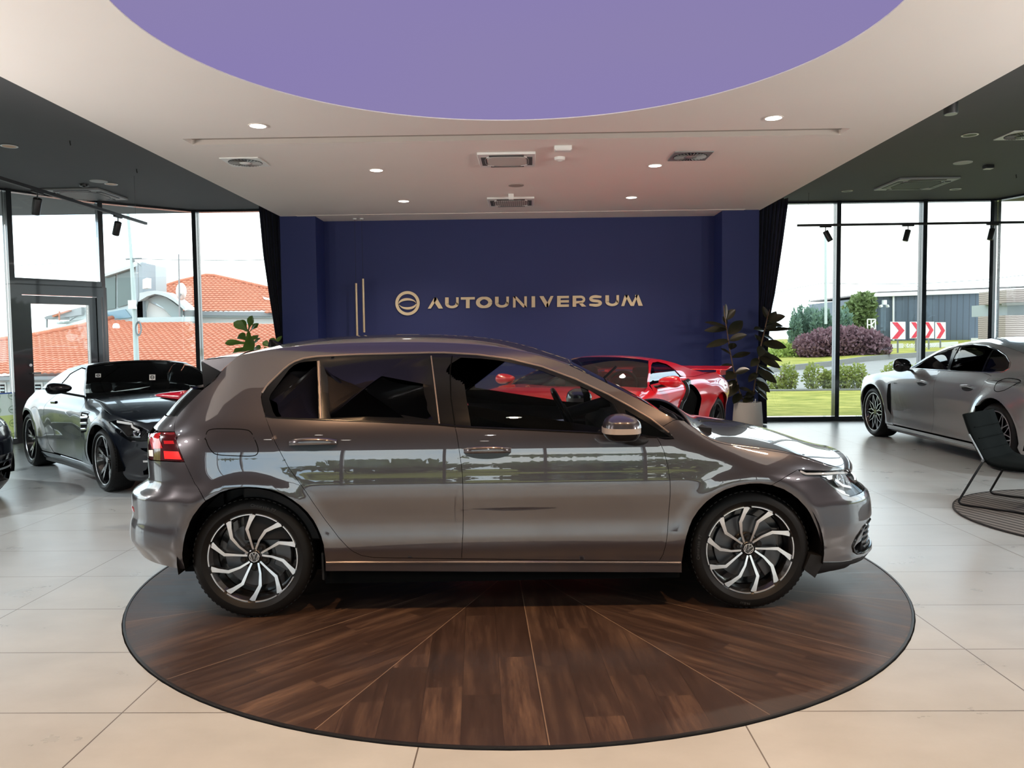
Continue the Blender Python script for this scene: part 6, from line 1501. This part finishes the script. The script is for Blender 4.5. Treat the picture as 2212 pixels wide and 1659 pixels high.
structure(MB().box((-80, 9.5, -3.6), (2.2, 90, -3.0)).build('ground_yard', m_yard, smooth=False))
structure(MB().box((-9.7, 9.6, -3.0), (2.2, 13.6, -.26)).box((2.0, 13.6, -3.0), (2.3, 90, -.35)).build('ground_retaining', m_kerb, smooth=False))
structure(MB().box((2.3, 22.3, -.6), (60, 22.55, -.06)).build('kerb_bed', m_kerb, smooth=False))
kb = [(1600, 812, 33), (1660, 805.5, 34), (1720, 799.5, 35), (1792, 792, 36.5), (1870, 781, 38.5), (1925, 776, 40), (2060, 766, 43), (2230, 757, 47)]
kf = [at(*p) for p in kb]; m = MB()
near = [Vector((p.x*22.6/p.y, 22.5, -.1)) for p in kf]
near = [Vector((2.3+(i/7)*40, 22.5, -.1)) for i in range(8)]
m.add(near+kf, [(i, i+1, 8+i+1, 8+i) for i in range(7)]); structure(m.build('road', m_road, smooth=True))
m = MB(); kt = [p+Vector((0, .05, .24)) for p in kf]; kw = [p+Vector((0, .3, .24)) for p in kf]; bk_ = [Vector((p.x*1.3, p.y+30, p.z+1.0)) for p in kf]
m.add(kf+kt+kw, [(i, i+1, 8+i+1, 8+i) for i in range(7)]+[(8+i, 8+i+1, 16+i+1, 16+i) for i in range(7)]); structure(m.build('kerb_road', m_kerb, smooth=False))
m = MB(); m.add(kw+bk_, [(i, i+1, 8+i+1, 8+i) for i in range(7)]); structure(m.build('ground_verge', m_lawn, smooth=False))
# leafy things
def cloud(name, blobs, n, size, mat, label=None, cat=None, group=None, trunk=None, up=.2, seed=1, parent=None, stems=None, tall=1.0):
    r = random.Random(seed); m = MB(); tot = sum(b[3]*b[4]*b[5] for b in blobs); org = Vector((blobs[0][0], blobs[0][1], 0))
    for bx, by, bz, rx, ry, rz in blobs:
        for _ in range(int(n*rx*ry*rz/tot)+1):
            v = Vector((r.gauss(0, 1), r.gauss(0, 1), r.gauss(0, 1))).normalized()*(r.random()**.28)
            p = Vector((bx+v.x*rx, by+v.y*ry, bz+v.z*rz))-org
            d = Vector((r.gauss(0, 1), r.gauss(0, 1), r.gauss(0, .7)+up)).normalized()+v*.5; d.normalize(); s_ = d.cross(Vector((r.gauss(0, 1), r.gauss(0, 1), r.gauss(0, 1)))).normalized(); L = size*r.uniform(.6, 1.3)*tall; w = size*.33*r.uniform(.7, 1.2)
            m.add([p, p+d*L*.5+s_*w, p+d*L, p+d*L*.5-s_*w], [(0, 1, 2, 3)])
    o = empty(name, org, 0, label, cat, group); m.build('foliage', mat, o, smooth=False)
    if trunk: MB().tube([(0, 0, trunk[0]), (0, 0, trunk[1])], trunk[2], 8).build('trunk', m_bark, o)
    if stems:
        sm = MB()
        for k in range(stems): a = 2*pi*k/stems; sm.tube([(.05*cos(a), .05*sin(a), -.1), (.25*cos(a), .25*sin(a), .35)], .012, 5)
        sm.build('stems', m_bark, o)
    return o
m_bark = pbr('bark', lin(92, 76, 62), .9)
m_lf1 = leaf_mat('yellow_green_leaves', lin(92, 112, 48), lin(168, 172, 96), .5, .4, 3)
m_lf2 = leaf_mat('cypress_leaves', lin(84, 112, 98), lin(116, 142, 126), .7, .25, 2)
m_lf3 = leaf_mat('purple_leaves', lin(84, 58, 70), lin(138, 106, 112), .6, .3, 2)
m_lf4 = leaf_mat('tree_leaves', lin(74, 96, 52), lin(130, 146, 92), .6, .35, 1)
m_lf5 = leaf_mat('lime_leaves', lin(110, 132, 60), lin(160, 176, 92), .6, .35, 1)
SHR = [(1676, 815, 30, 40), (1704, 787, 22, 58), (1757, 785, 24, 60), (1788, 800, 14, 45), (1820, 790, 18, 55), (1850, 787, 24, 58), (1928, 786, 26, 58), (1975, 792, 20, 50)]
SHL = ['low sparse shrub beside the rubber plant in the bed outside', 'upright yellow-green shrub, first full one right of the rubber plant', 'upright yellow-green shrub left of the window mullion', 'thin small shrub hard against the left of the window mullion', 'yellow-green shrub just right of the window mullion', 'bushy yellow-green shrub above the silver bonnet nose', 'yellow-green shrub behind the silver saloon mirror', 'yellow-green shrub behind the silver saloon roof pillar']
for i, ((px, py, hw, hh), lb) in enumerate(zip(SHR, SHL)):
    Y = 23.0; p = at(px, py+hh*.45, Y); k = Y/FPX; o = cloud('shrub', [(p.x, Y, p.z-.02, hw*k*.95, .3, hh*k*.5), (p.x, Y, p.z-.22, hw*k*.5, .2, hh*k*.5)], 620, .10, m_lf1, lb, 'shrub', 'young shrubs in the bed outside', seed=i, stems=5)
    o.location.z = 0
def wdt(px0, px1, Y): return (at(px1, 700, Y).x-at(px0, 700, Y).x)
Y = 41; k = Y/FPX
hp = []
for px, py, rw, rh in ((1745, 752, 26, 26), (1775, 745, 30, 32), (1808, 742, 32, 36), (1842, 742, 32, 36), (1872, 745, 30, 32), (1896, 752, 18, 24)):
    p = at(px, py, Y); hp.append((p.x, Y, p.z, rw*k, 1.2, rh*k))
cloud('hedge', hp, 9000, .22, m_lf3, 'wide purple barberry hedge on the verge across the road', 'hedge', up=.6, seed=11)
hp = []
for px, py, rw, rh in ((1665, 778, 34, 22), (1700, 768, 28, 26), (1725, 775, 26, 20)):
    p = at(px, py, Y+1); hp.append((p.x, Y+1, p.z, rw*k, 1, rh*k))
cloud('bush', hp, 3000, .2, m_lf5, 'bright green bush left of the purple hedge', 'bush', seed=12)
Y = 54; k = Y/FPX
CYP = [(1718, 668, 9, 'thin cypress, leftmost of the clump behind the hedge'), (1732, 655, 13, 'tall cypress with flat top, second from the left behind the hedge'), (1750, 652, 12, 'tallest cypress behind the left of the purple hedge'), (1763, 664, 8, 'short cypress right in the left clump behind the hedge'), (1783, 655, 11, 'cypress hard left of the window mullion behind the hedge'), (1812, 655, 12, 'tall cypress right of the mullion behind the hedge'), (1828, 664, 11, 'broad cypress beside the leafy tree and warehouse')]
for i, (px, top, rw, lb) in enumerate(CYP):
    p = at(px, 730, Y+(i % 3)*.8); zt_ = at(px, top, Y).z; z0 = p.z-.6; h = zt_-z0
    bl = []
    for q, (ox, hf) in enumerate(((-.55, .86), (0, 1.0), (.5, .9), (.15, .8))):
        hh_ = h*hf
        for j in range(9):
            rj = rw*k*.55*(1.0 if j < 4 else max(.12, 1-(j-3)*.17)); bl.append((p.x+ox*rw*k, p.y+(q % 2)*.3, z0+hh_*(.10+.105*j), rj, rj, hh_*.09))
    cloud('cypress_tree', bl, 2600, .24, m_lf2, lb, 'tree', 'dark cypresses beyond the hedge', trunk=(-1, z0+h*.3, .15), up=1.8, seed=20+i, tall=1.3)
Y = 57; k = Y/FPX; hp = []
for px, py, rw, rh in ((1865, 672, 22, 26), (1885, 655, 22, 24), (1850, 695, 14, 20), (1884, 690, 22, 26), (1868, 710, 18, 16)):
    p = at(px, py, Y); hp.append((p.x, Y+1.5, p.z, rw*k, 1, rh*k))
cloud('broadleaf_tree', hp, 3600, .36, m_lf4, 'loose green tree beside the left end of the dark warehouse', 'tree', trunk=(-1, 2, .2), seed=31)
# warehouse
m_clad = NT('ribbed_metal_cladding'); _c = m_clad.n('SeparateXYZ', {0: m_clad.n('TexCoord').outputs['Object']}); _s = m_clad.math('FRACT', m_clad.math('MULTIPLY', _c.outputs[0], 2.2)); 
m_clad = m_clad.done(m_clad.n('BsdfPrincipled', {'Base Color': m_clad.mix(m_clad.math('LESS_THAN', _s, .16), lin(60, 72, 84), lin(44, 54, 64)), 'Roughness': .5, 'Metallic': .1}))
wh = empty('warehouse', at(2030, 760, 60), 0, 'dark blue-grey metal clad warehouse across the road on the right', 'building')
inv = Vector((-wh.location.x, -wh.location.y, -wh.location.z))
def pslab(nm, poly, Y, depth, mat, parent):
    o = slab(nm, poly, Y, depth, mat); o.parent = parent; o.location = -parent.location; return o
pslab('wall', [(1893, 640), (2230, 628), (2230, 790), (1893, 790)], 60, 14, m_clad, wh)
m_wht = pbr('white_painted_metal', lin(205, 205, 202), .6)
pslab('gutter', [(1891, 633), (2235, 621), (2235, 629), (1891, 641)], 59.6, .4, m_wht, wh)
pslab('roof', [(1896, 630), (2235, 617), (2235, 622), (1893, 634)], 60, 14, pbr('dark_roof_tiles', lin(96, 92, 92), .8), wh)
pslab('downpipe', [(1929, 640), (1932, 640), (1932, 745), (1929, 745)], 59.8, .15, m_wht, wh)
fl = empty('floodlight', (0, 0, 0), parent=wh)
o = slab('box', [(1909, 648), (1916, 648), (1916, 658), (1909, 658)], 59.5, .3, m_wht); o.parent = fl; o.location = -wh.location
o = slab('lamp_head', [(1902, 660), (1906, 658), (1908, 662), (1904, 664)], 59.2, .3, m_wht); o.parent = fl; o.location = -wh.location
o = slab('lamp_head', [(1917, 659), (1920, 658), (1922, 663), (1919, 664)], 59.2, .3, m_wht); o.parent = fl; o.location = -wh.location
# tiled house beyond the corner post
m_gtile = NT('grey_brown_tiles'); _c = m_gtile.n('TexCoord').outputs['Object']; _w = m_gtile.n('TexWave', {'Vector': _c, 'Scale': 2.4, 'Distortion': 1.5, 'Detail': 2.0}, bands_direction='Z').outputs[0]
m_gtile = m_gtile.done(m_gtile.n('BsdfPrincipled', {'Base Color': m_gtile.mix(_w, lin(112, 100, 96), lin(168, 156, 150)), 'Roughness': .85}))
th_ = empty('tiled_house', at(2200, 760, 50), 0, 'house with grey-brown tiled roofs at the right picture edge outside', 'building')
pslab('upper_roof', [(2174, 626), (2260, 622), (2260, 652), (2174, 655)], 50, 3, m_gtile, th_)
pslab('upper_wall', [(2176, 655), (2260, 652), (2260, 680), (2176, 681)], 50.6, 4, pbr('pale_wall', lin(150, 158, 160), .8), th_)
pslab('eaves', [(2174, 654), (2260, 651), (2260, 657), (2174, 660)], 49.7, .5, m_kerb, th_)
pslab('lower_roof', [(2172, 681), (2260, 680), (2260, 730), (2172, 732)], 50.0, 3, m_gtile, th_)
pslab('lower_wall', [(2174, 730), (2260, 730), (2260, 790), (2174, 790)], 50.8, 4, m_wht, th_)
# chevron boards
m_sw = pbr('white_reflective_board', lin(214, 214, 210), .5); m_sr = pbr('red_chevron_film', lin(196, 44, 62), .5)
def chevron(x0, x1, y0, y1, Y, yb, lb):
    o = empty('chevron_sign', at((x0+x1)/2, yb, Y), 0, lb, 'road sign', 'red and white chevron boards')
    pslab('board', [(x0, y0), (x1, y0), (x1, y1), (x0, y1)], Y, .05, m_sw, o); w = x1-x0; h = y1-y0; ym = (y0+y1)/2
    pslab('chevron', [(x0+w*.10, y0+h*.03), (x0+w*.46, y0+h*.03), (x0+w*.94, ym), (x0+w*.46, y1-h*.03), (x0+w*.10, y1-h*.03), (x0+w*.56, ym)], Y-.02, .03, m_sr, o)
    pslab('post', [((x0+x1)/2-1.2, y1-4), ((x0+x1)/2+1.2, y1-4), ((x0+x1)/2+1.2, yb), ((x0+x1)/2-1.2, yb)], Y+.06, .08, m_kerb, o)
chevron(1924, 1956, 695, 733, 41.5, 772, 'chevron board with red arrow, largest and leftmost of the row')
chevron(1966, 1992, 695, 731, 43, 768, 'chevron board half hidden behind the window mullion')
chevron(1996, 2018, 695, 731, 44.5, 766, 'chevron board just right of the window mullion')
chevron(2021, 2043, 696, 732, 46, 764, 'chevron board at the right end of the row')
# fence
fn_ = empty('fence', at(1955, 768, 47), 0, 'pale concrete and mesh fence below the warehouse behind the chevron boards', 'fence')
pslab('concrete_panel', [(1906, 744), (1950, 742), (1950, 768), (1906, 772)], 47, .2, pbr('pale_concrete', lin(190, 190, 184), .9), fn_)
for x in range(1950, 2012, 10): pslab('post', [(x, 742), (x+1.5, 742), (x+1.5, 768), (x, 768)], 47, .1, m_wht, fn_)
mm = MB()
for j in range(14):
    for s_ in (-1, 1):
        a, b = at(1950+j*4.2, 743 if s_ > 0 else 766, 47), at(1950+j*4.2+18, 766 if s_ > 0 else 743, 47); mm.tube([a, b], .02, 4)
mo = mm.build('mesh_wire', m_wht, fn_); mo.location = -fn_.location
pslab('concrete_base', [(2000, 742), (2070, 738), (2070, 780), (2000, 780)], 47.3, .2, pbr('pale_concrete_b', lin(196, 196, 190), .9), fn_)
# white lattice mast
lm = empty('lattice_frame', at(1882, 715, 50), 0, 'small white lattice frame at the left corner of the warehouse', 'frame')
mm = MB()
for a, b in (((1874, 690), (1874, 715)), ((1891, 690), (1891, 715)), ((1882, 690), (1882, 715)), ((1874, 690), (1891, 690)), ((1874, 715), (1891, 715)), ((1882, 702), (1891, 692)), ((1882, 702), (1891, 714)), ((1874, 702), (1882, 702))): mm.tube([at(*a, 50), at(*b, 50)], .04, 5)
mm.build('bars', m_wht, lm).location = -lm.location
# poles and wires
def wire(pts, Y, lb, r=.018, cat='cable', grp='overhead cables'):
    P = [at(x, y, Y if not isinstance(Y, (list, tuple)) else Y[i]) for i, (x, y) in enumerate(pts)]; o = MB().tube(P, r, 5).build('overhead_cable', m_dg2); return tag(o, lb, cat, grp)
m_dg2 = pbr('cable_grey', lin(120, 124, 126), .7)
m_pole = pbr('galvanised_pole', lin(168, 178, 176), .5, .3)
wire([(1600, 655), (1660, 636), (1720, 622), (1783, 611)], 50, 'overhead cable left of the thin pole at the right window')
wire([(1783, 611), (1860, 614), (1940, 613.5), (2020, 611), (2120, 605), (2230, 592)], 50, 'overhead cable running above the warehouse roof, the upper one', .02)
wire([(1783, 613), (1900, 619), (2020, 618), (2120, 611), (2230, 602)], 50, 'overhead cable running above the warehouse roof, the lower one', .015)
wire([(-20, 578), (100, 570), (200, 564), (286, 559)], 26, 'thin overhead cable left of the utility pole', .008)
wire([(286, 559), (360, 561), (430, 562), (500, 563), (580, 561), (640, 558)], 26, 'overhead cable right of the utility pole', .012)
pt_ = at(1783, 500, 50); pb_ = at(1784, 700, 50)
tag(MB().tube([pt_, pb_], .09, 8).build('utility_pole', m_pole), 'thin grey utility pole beyond the cypresses', 'pole')
up_ = empty('utility_pole', at(295, 775, 26), 0, 'grey utility pole with junction box before the red roof', 'pole')
def uadd(nm, m, mat): o = m.build(nm, mat, up_, smooth=.6); o.location = -up_.location; return o
uadd('pole', MB().tube([at(274, 430, 26), at(284, 560, 26), at(290, 660, 26), at(296, 800, 26), at(298, 860, 26)], [.045, .055, .075, .09, .1], 10), m_pole)
jb = at(286, 658, 25.85); uadd('junction_box', MB().cbox(jb, (.22, .14, .28)), m_bwhite)
uadd('cross_arm', MB().tube([at(272, 560, 26), at(306, 558, 26)], .03, 6).tube([at(283, 552, 26), at(290, 566, 26)], .03, 6), m_dg2)
cl = MB()
for q in range(4): cl.tube([at(299+7*cos(2*pi*k/20)*(1-.1*q), 710+16*sin(2*pi*k/20)*(1-.08*q), 25.8+q*.02) for k in range(20)], .012, 5, closed=True)
uadd('cable_coil', cl, m_dg2)
uadd('cable_drop', MB().tube([at(288, 560, 25.9), at(305, 575, 25.9), at(298, 568, 25.9), at(300, 640, 25.9), at(294, 665, 25.9), at(297, 700, 25.85)], .012, 5), m_dg2)
# clay tile roofs -----------------------------------------------------------------------------
m_clay = NT('clay_roof_tiles'); _c = m_clay.n('TexCoord').outputs['Object']; _n = m_clay.n('TexNoise', {'Vector': _c, 'Scale': 2.5, 'Detail': 6.0}).outputs[0]; _v = m_clay.n('TexVoronoi', {'Vector': _c, 'Scale': 4.0}).outputs['Color']
_k = m_clay.mix(_n, lin(166, 98, 72), lin(190, 122, 96)); _k = m_clay.mix(m_clay.math('MULTIPLY', m_clay.n('SeparateColor', {0: _v}).outputs[0], .35), _k, lin(150, 88, 66))
m_clay = m_clay.done(m_clay.n('BsdfPrincipled', {'Base Color': _k, 'Roughness': .85}))
def tile_roof(name, poly, p0, ux, uv, parent, row=.40, tw=.24, ph=.045):
    "rows of curved tiles over a sloping plane; poly = outline in plane coordinates (u, v)"
    n = ux.cross(uv).normalized(); vs_ = [q[1] for q in poly]; v = min(vs_); m = MB(); k = 0
    while v < max(vs_)-.02:
        vm = v+row*.5; xs_ = []
        for i in range(len(poly)):
            a, b = poly[i], poly[(i+1) % len(poly)]
            if (a[1] > vm) != (b[1] > vm): xs_.append(a[0]+(b[0]-a[0])*(vm-a[1])/(b[1]-a[1]))
        if len(xs_) >= 2:
            x0, x1 = min(xs_), max(xs_); nseg = max(1, int((x1-x0)/tw*5)); r0, r1, r2 = [], [], []
            for j in range(nseg+1):
                x = x0+(x1-x0)*j/nseg; w = ph*(abs(sin(pi*x/tw))**.8); P0 = p0+ux*x
                r0.append(P0+uv*v+n*(w-.03)); r1.append(P0+uv*v+n*(w+.035)); r2.append(P0+uv*(v+row*1.02)+n*(w*.9-.005))
            m.rings([r0, r1, r2], False)
        v += row; k += 1
    o = m.build(name, m_clay, parent, smooth=.5); return o
def plane3(a, b, c): n = (b-a).cross(c-a).normalized(); return a, n
def onplane(px, py, pl): d = ray(px, py); o = Vector((0, 0, EYE)); t_ = (pl[0]-o).dot(pl[1])/d.dot(pl[1]); return o+d*t_
def roof_from(name, pix, ea, eb, tc, parent, **kw):
    pl = plane3(ea, eb, tc); ux = (eb-ea).normalized(); nn = pl[1] if pl[1].z > 0 else -pl[1]; uv = nn.cross(ux).normalized()
    if uv.z < 0: uv = -uv
    poly = [((onplane(x, y, pl)-ea).dot(ux), (onplane(x, y, pl)-ea).dot(uv)) for x, y in pix]
    if ux.cross(uv).z < 0: pass
    o = tile_roof(name, poly, ea, ux, uv, parent, **kw); return pl
m_hw = pbr('white_house_wall', lin(206, 204, 200), .85, noise=.03); m_gut = pbr('grey_gutter', lin(130, 132, 134), .5, .3); m_cap = pbr('pale_metal_flashing', lin(178, 186, 186), .5, .2)
lh = empty('low_house', (0, 0, 0), 0, 'low white house with wide red clay tile roof outside the left windows', 'building')
ea, eb, tc = at(60, 802, 30), at(300, 799, 30), at(400, 699, 40)
eb.z = ea.z
roof_from('tile_roof', [(-40, 806), (700, 806), (700, 700), (600, 701), (420, 698), (307, 697), (243, 690), (174, 708), (55, 731), (0, 738), (-40, 742)], ea, eb, tc, lh, row=.42, tw=.26, ph=.05)
pl = plane3(ea, eb, tc)
hip = [onplane(x, y, pl)+Vector((0, 0, .08)) for x, y in ((243, 690), (209, 699), (174, 708), (115, 719.5), (55, 731), (0, 738), (-40, 742))]
MB().tube(hip, .13, 8).build('ridge_tiles', m_clay, lh, smooth=True)
eL, eR = onplane(-60, 806, pl), onplane(720, 806, pl); zE = min(eL.z, eR.z)
MB().box((eL.x-.5, eL.y-.12, zE-.18), (eR.x+.5, eL.y+.1, zE-.02)).build('gutter', m_gut, lh, bevel=.03)
MB().box((eL.x-.5, eL.y+.45, -3.0), (eR.x+.5, eL.y+6.0, zE-.10)).build('wall', m_hw, lh, smooth=False)
MB().box((eL.x-.5, eL.y+.42, zE-.34), (eR.x+.5, eL.y+.46, zE-.26)).build('cornice', m_cap, lh)
YW = eL.y+.45
for x0, x1, nm in ((58, 97, 0), (118, 150, 1), (-12, 18, 2)):
    a, b = at(x0, 826, YW), at(x1, 900, YW); w_ = empty('window', (0, 0, 0), parent=lh)
    MB().box((a.x, YW-.06, b.z), (b.x, YW-.02, a.z)).build('frame', m_bwhite, w_)
    wd = (b.x-a.x); hgt = a.z-b.z; mm = MB(); mg = MB()
    for s_ in (0, 1):
        xa_, xb_ = a.x+wd*(.10+.45*s_), a.x+wd*(.45+.45*s_); mg.box((xa_, YW-.075, b.z+hgt*.06), (xb_, YW-.055, a.z-hgt*.06))
        for q in range(9): zz = b.z+hgt*(.08+.095*q); mm.box((xa_, YW-.095, zz), (xb_, YW-.07, zz+hgt*.05))
    mg.build('pane', m_int, w_, smooth=False); mm.build('shutter_slats', m_cap, w_, smooth=False)
# flashing and small roof parts of the low house
mb = lambda nm, poly, Y, dep, mat, par: slab(nm, poly, Y, dep, mat, par)
ls = empty('rooftop_shed', (0, 0, 0), 0, 'small grey rooftop structure with tiled canopy behind the left roof ridge', 'building')
mb('flashing', [(60, 728), (78, 720), (174, 692), (215, 678), (215, 690), (174, 704), (80, 727)], 41, 1.5, m_cap, ls)
mb('parapet', [(54, 727), (80, 722), (80, 730), (54, 732)], 40.8, .6, m_hw, ls)
mb('canopy', [(95, 686), (100, 683), (150, 670), (176, 663), (176, 680), (150, 684), (98, 690)], 43, 2, m_gut, ls)
mb('canopy_tiles', [(112, 682), (130, 675), (150, 669), (150, 672), (130, 679), (114, 685)], 42.8, 1.5, m_clay, ls)
mb('shed_wall', [(150, 672), (215, 655), (215, 685), (150, 692), (122, 696), (122, 700), (150, 694)], 43.3, 2, m_cap, ls)
mb('post', [(99, 690), (101, 690), (101, 708), (99, 708)], 43, .1, m_gut, ls); mb('post', [(126, 672), (128, 672), (128, 692), (126, 692)], 42.7, .1, m_clay, ls)
uh = empty('upper_house', (0, 0, 0), 0, 'white house with hipped red clay tile roof and skylight behind the low roof', 'building')
ea, eb, tc = at(396, 672.5, 43), at(600, 674, 43), at(448, 596, 50); eb.z = ea.z
roof_from('tile_roof', [(396, 672.5), (700, 675), (700, 655), (640, 641), (579, 624), (520, 610), (462, 597), (444, 596.5), (420, 602), (390, 610), (340, 627), (310, 640), (340, 640), (370, 650)], ea, eb, tc, uh, row=.42, tw=.28, ph=.055)
pl = plane3(ea, eb, tc)
MB().tube([onplane(x, y, pl)+Vector((0, 0, .05)) for x, y in ((304, 634), (340, 625), (390, 609), (444, 596.5), (462, 597), (520, 610), (579, 624), (640, 641))], .12, 8).build('ridge_tiles', m_clay, uh, smooth=True)
mb('gutter', [(394, 672), (700, 675), (700, 684), (394, 681)], 42.8, .3, m_gut, uh); mb('wall', [(408, 682), (700, 684), (700, 715), (408, 715)], 43.3, 6, m_hw, uh)
mb('cornice', [(396, 680), (700, 683), (700, 687), (396, 685)], 43.0, .3, m_cap, uh)
sk = onplane(575, 645, pl)
mb('skylight', [(567, 641), (584, 645), (586, 652), (570, 646)], sk.y-.4, .3, m_hw, uh)
tw_ = empty('glazed_tower', (0, 0, 0), 0, 'grey glazed stair tower with slanting roof behind the utility pole', 'building')
m_twg = pbr('dark_green_tower_glass', lin(84, 98, 94), .2, .0, .4); m_tw = pbr('pale_grey_cladding', lin(176, 188, 190), .5, .2)
mb('frame', [(222, 592), (304, 567), (306, 700), (222, 700)], 42, 3, m_tw, tw_)
mb('side', [(293, 576), (307, 567), (309, 690), (296, 690)], 41.5, 1.5, pbr('tower_side', lin(140, 150, 156), .5), tw_)
mb('pane', [(223, 599), (249, 591), (249, 666), (223, 670)], 41.9, .1, m_twg, tw_); mb('pane', [(254, 589), (285, 579), (285, 655), (254, 664)], 41.9, .1, m_twg, tw_); mb('lower_pane', [(226, 676), (270, 668), (284, 686), (226, 690)], 41.9, .1, pbr('blue_grey_glass', lin(120, 146, 160), .2), tw_)
mb('roof_trim', [(221, 593), (307, 565), (307, 571), (221, 599)], 41.6, .5, m_cap, tw_)
aw = empty('arched_awning', (0, 0, 0), 0, 'curved pale arch canopy beside the satellite dish', 'canopy')
ar_o = [(301, 633), (318, 629), (334, 627.5), (350, 630), (366, 636), (382, 648), (396, 660), (407, 669)]; ar_i = [(399, 671), (388, 661), (374, 650), (360, 642), (346, 637), (334, 635), (318, 640), (301, 650)]
mb('arch', ar_o+ar_i, 41.2, 1.2, m_cap, aw)
mb('louvre_wall', [(320, 645), (346, 638), (360, 643), (376, 655), (390, 666), (390, 686), (372, 686), (352, 664)], 41.6, .3, pbr('louvre_grey', lin(140, 152, 152), .6), aw)
mb('left_wall', [(296, 652), (308, 650), (309, 688), (296, 688)], 41.5, .3, m_tw, aw)
mb('infill', [(299, 632), (312, 636), (322, 645), (310, 690), (299, 690)], 41.8, .6, m_tw, aw); mb('white_panel', [(310, 655), (320, 652), (352, 668), (372, 686), (310, 688)], 41.9, .3, m_hw, aw)
mb('base', [(296, 686), (412, 684), (412, 694), (360, 697), (296, 698)], 41.4, .8, m_cap, aw)
tag(slab('outdoor_air_unit', [(308, 604), (317, 600), (317, 622), (308, 624)], 41, .5, m_bwhite), 'white outdoor air unit fixed to the glazed tower', 'air conditioner')
ds_ = empty('satellite_dish', (0, 0, 0), 0, 'round white satellite dish on a mast before the upper tiled roof', 'satellite dish')
dc_ = at(391, 630, 40); kk = 40/FPX
MB().lathe([(0, .12), (9*kk, .08), (16*kk, 0), (16*kk, -.02), (9*kk, .05), (0, .09)], n=32, M=Matrix.Translation(dc_) @ Matrix.Rotation(R_(90), 4, 'X') @ Matrix.Rotation(R_(-25), 4, 'Y') @ Matrix.Scale(1.18, 4, (0, 1, 0)), cap=False).build('dish', m_hw, ds_, smooth=True)
MB().tube([at(386, 549, 39.6), at(388, 684, 39.6)], .04, 6).tube([at(388, 640, 39.6), at(391, 634, 40)], .04, 6).build('mast', m_gut, ds_)
# trees round the front of the showroom (seen mirrored in the paintwork)
for i, (x, y, r, h) in enumerate(((-14, -34, 4.2, 2.2), (-5, -37, 4.6, 2.6), (5, -35, 4, 2.0), (14, -38, 4.6, 2.8), (-22, -10, 3, 3.2), (-24, 1, 3.4, 3.4), (22, -6, 3, 3), (24, 3, 3.2, 3.2))):
    cloud('broadleaf_tree', [(x, y, h*.55, r, r, h*.5), (x+r*.5, y, h*.45, r*.7, r*.7, h*.4)], 1800, .7, m_lf4, 'green tree standing on the lawn outside the front of the showroom', 'tree', 'trees outside the front', trunk=(-.2, h*.5, .18), seed=60+i)
# ------------------------------------------------------------------ sky and exposure
w = bpy.data.worlds.new('sky'); SC.world = w; w.use_nodes = True; nt = w.node_tree; nt.nodes.clear()
tc = nt.nodes.new('ShaderNodeTexCoord'); nz = nt.nodes.new('ShaderNodeTexNoise'); nz.inputs['Scale'].default_value = 2.2; nz.inputs['Detail'].default_value = 7
mp = nt.nodes.new('ShaderNodeMapping'); mp.inputs['Scale'].default_value = (1, 1, 2.6); nt.links.new(tc.outputs['Generated'], mp.inputs[0]); nt.links.new(mp.outputs[0], nz.inputs['Vector'])
rp = nt.nodes.new('ShaderNodeValToRGB'); e = rp.color_ramp.elements; e[0].position = .36; e[0].color = (.62, .80, 1, 1); e[1].position = .56; e[1].color = (1, 1, .99, 1); nt.links.new(nz.outputs[0], rp.inputs[0])
bg = nt.nodes.new('ShaderNodeBackground'); bg.inputs[1].default_value = 2.9; nt.links.new(rp.outputs[0], bg.inputs[0])
ot = nt.nodes.new('ShaderNodeOutputWorld'); nt.links.new(bg.outputs[0], ot.inputs[0])
vs = SC.view_settings; SC.display_settings.display_device = 'sRGB'; vs.view_transform = 'Standard'; vs.look = 'None'; vs.exposure = .4; vs.gamma = 1; vs.use_curve_mapping = False
SC.cycles.max_bounces = 10; SC.cycles.glossy_bounces = 6; SC.cycles.transparent_max_bounces = 24; SC.cycles.diffuse_bounces = 5; SC.cycles.sample_clamp_indirect = 8; SC.cycles.caustics_reflective = False; SC.cycles.caustics_refractive = False
SC.cycles.use_denoising = True
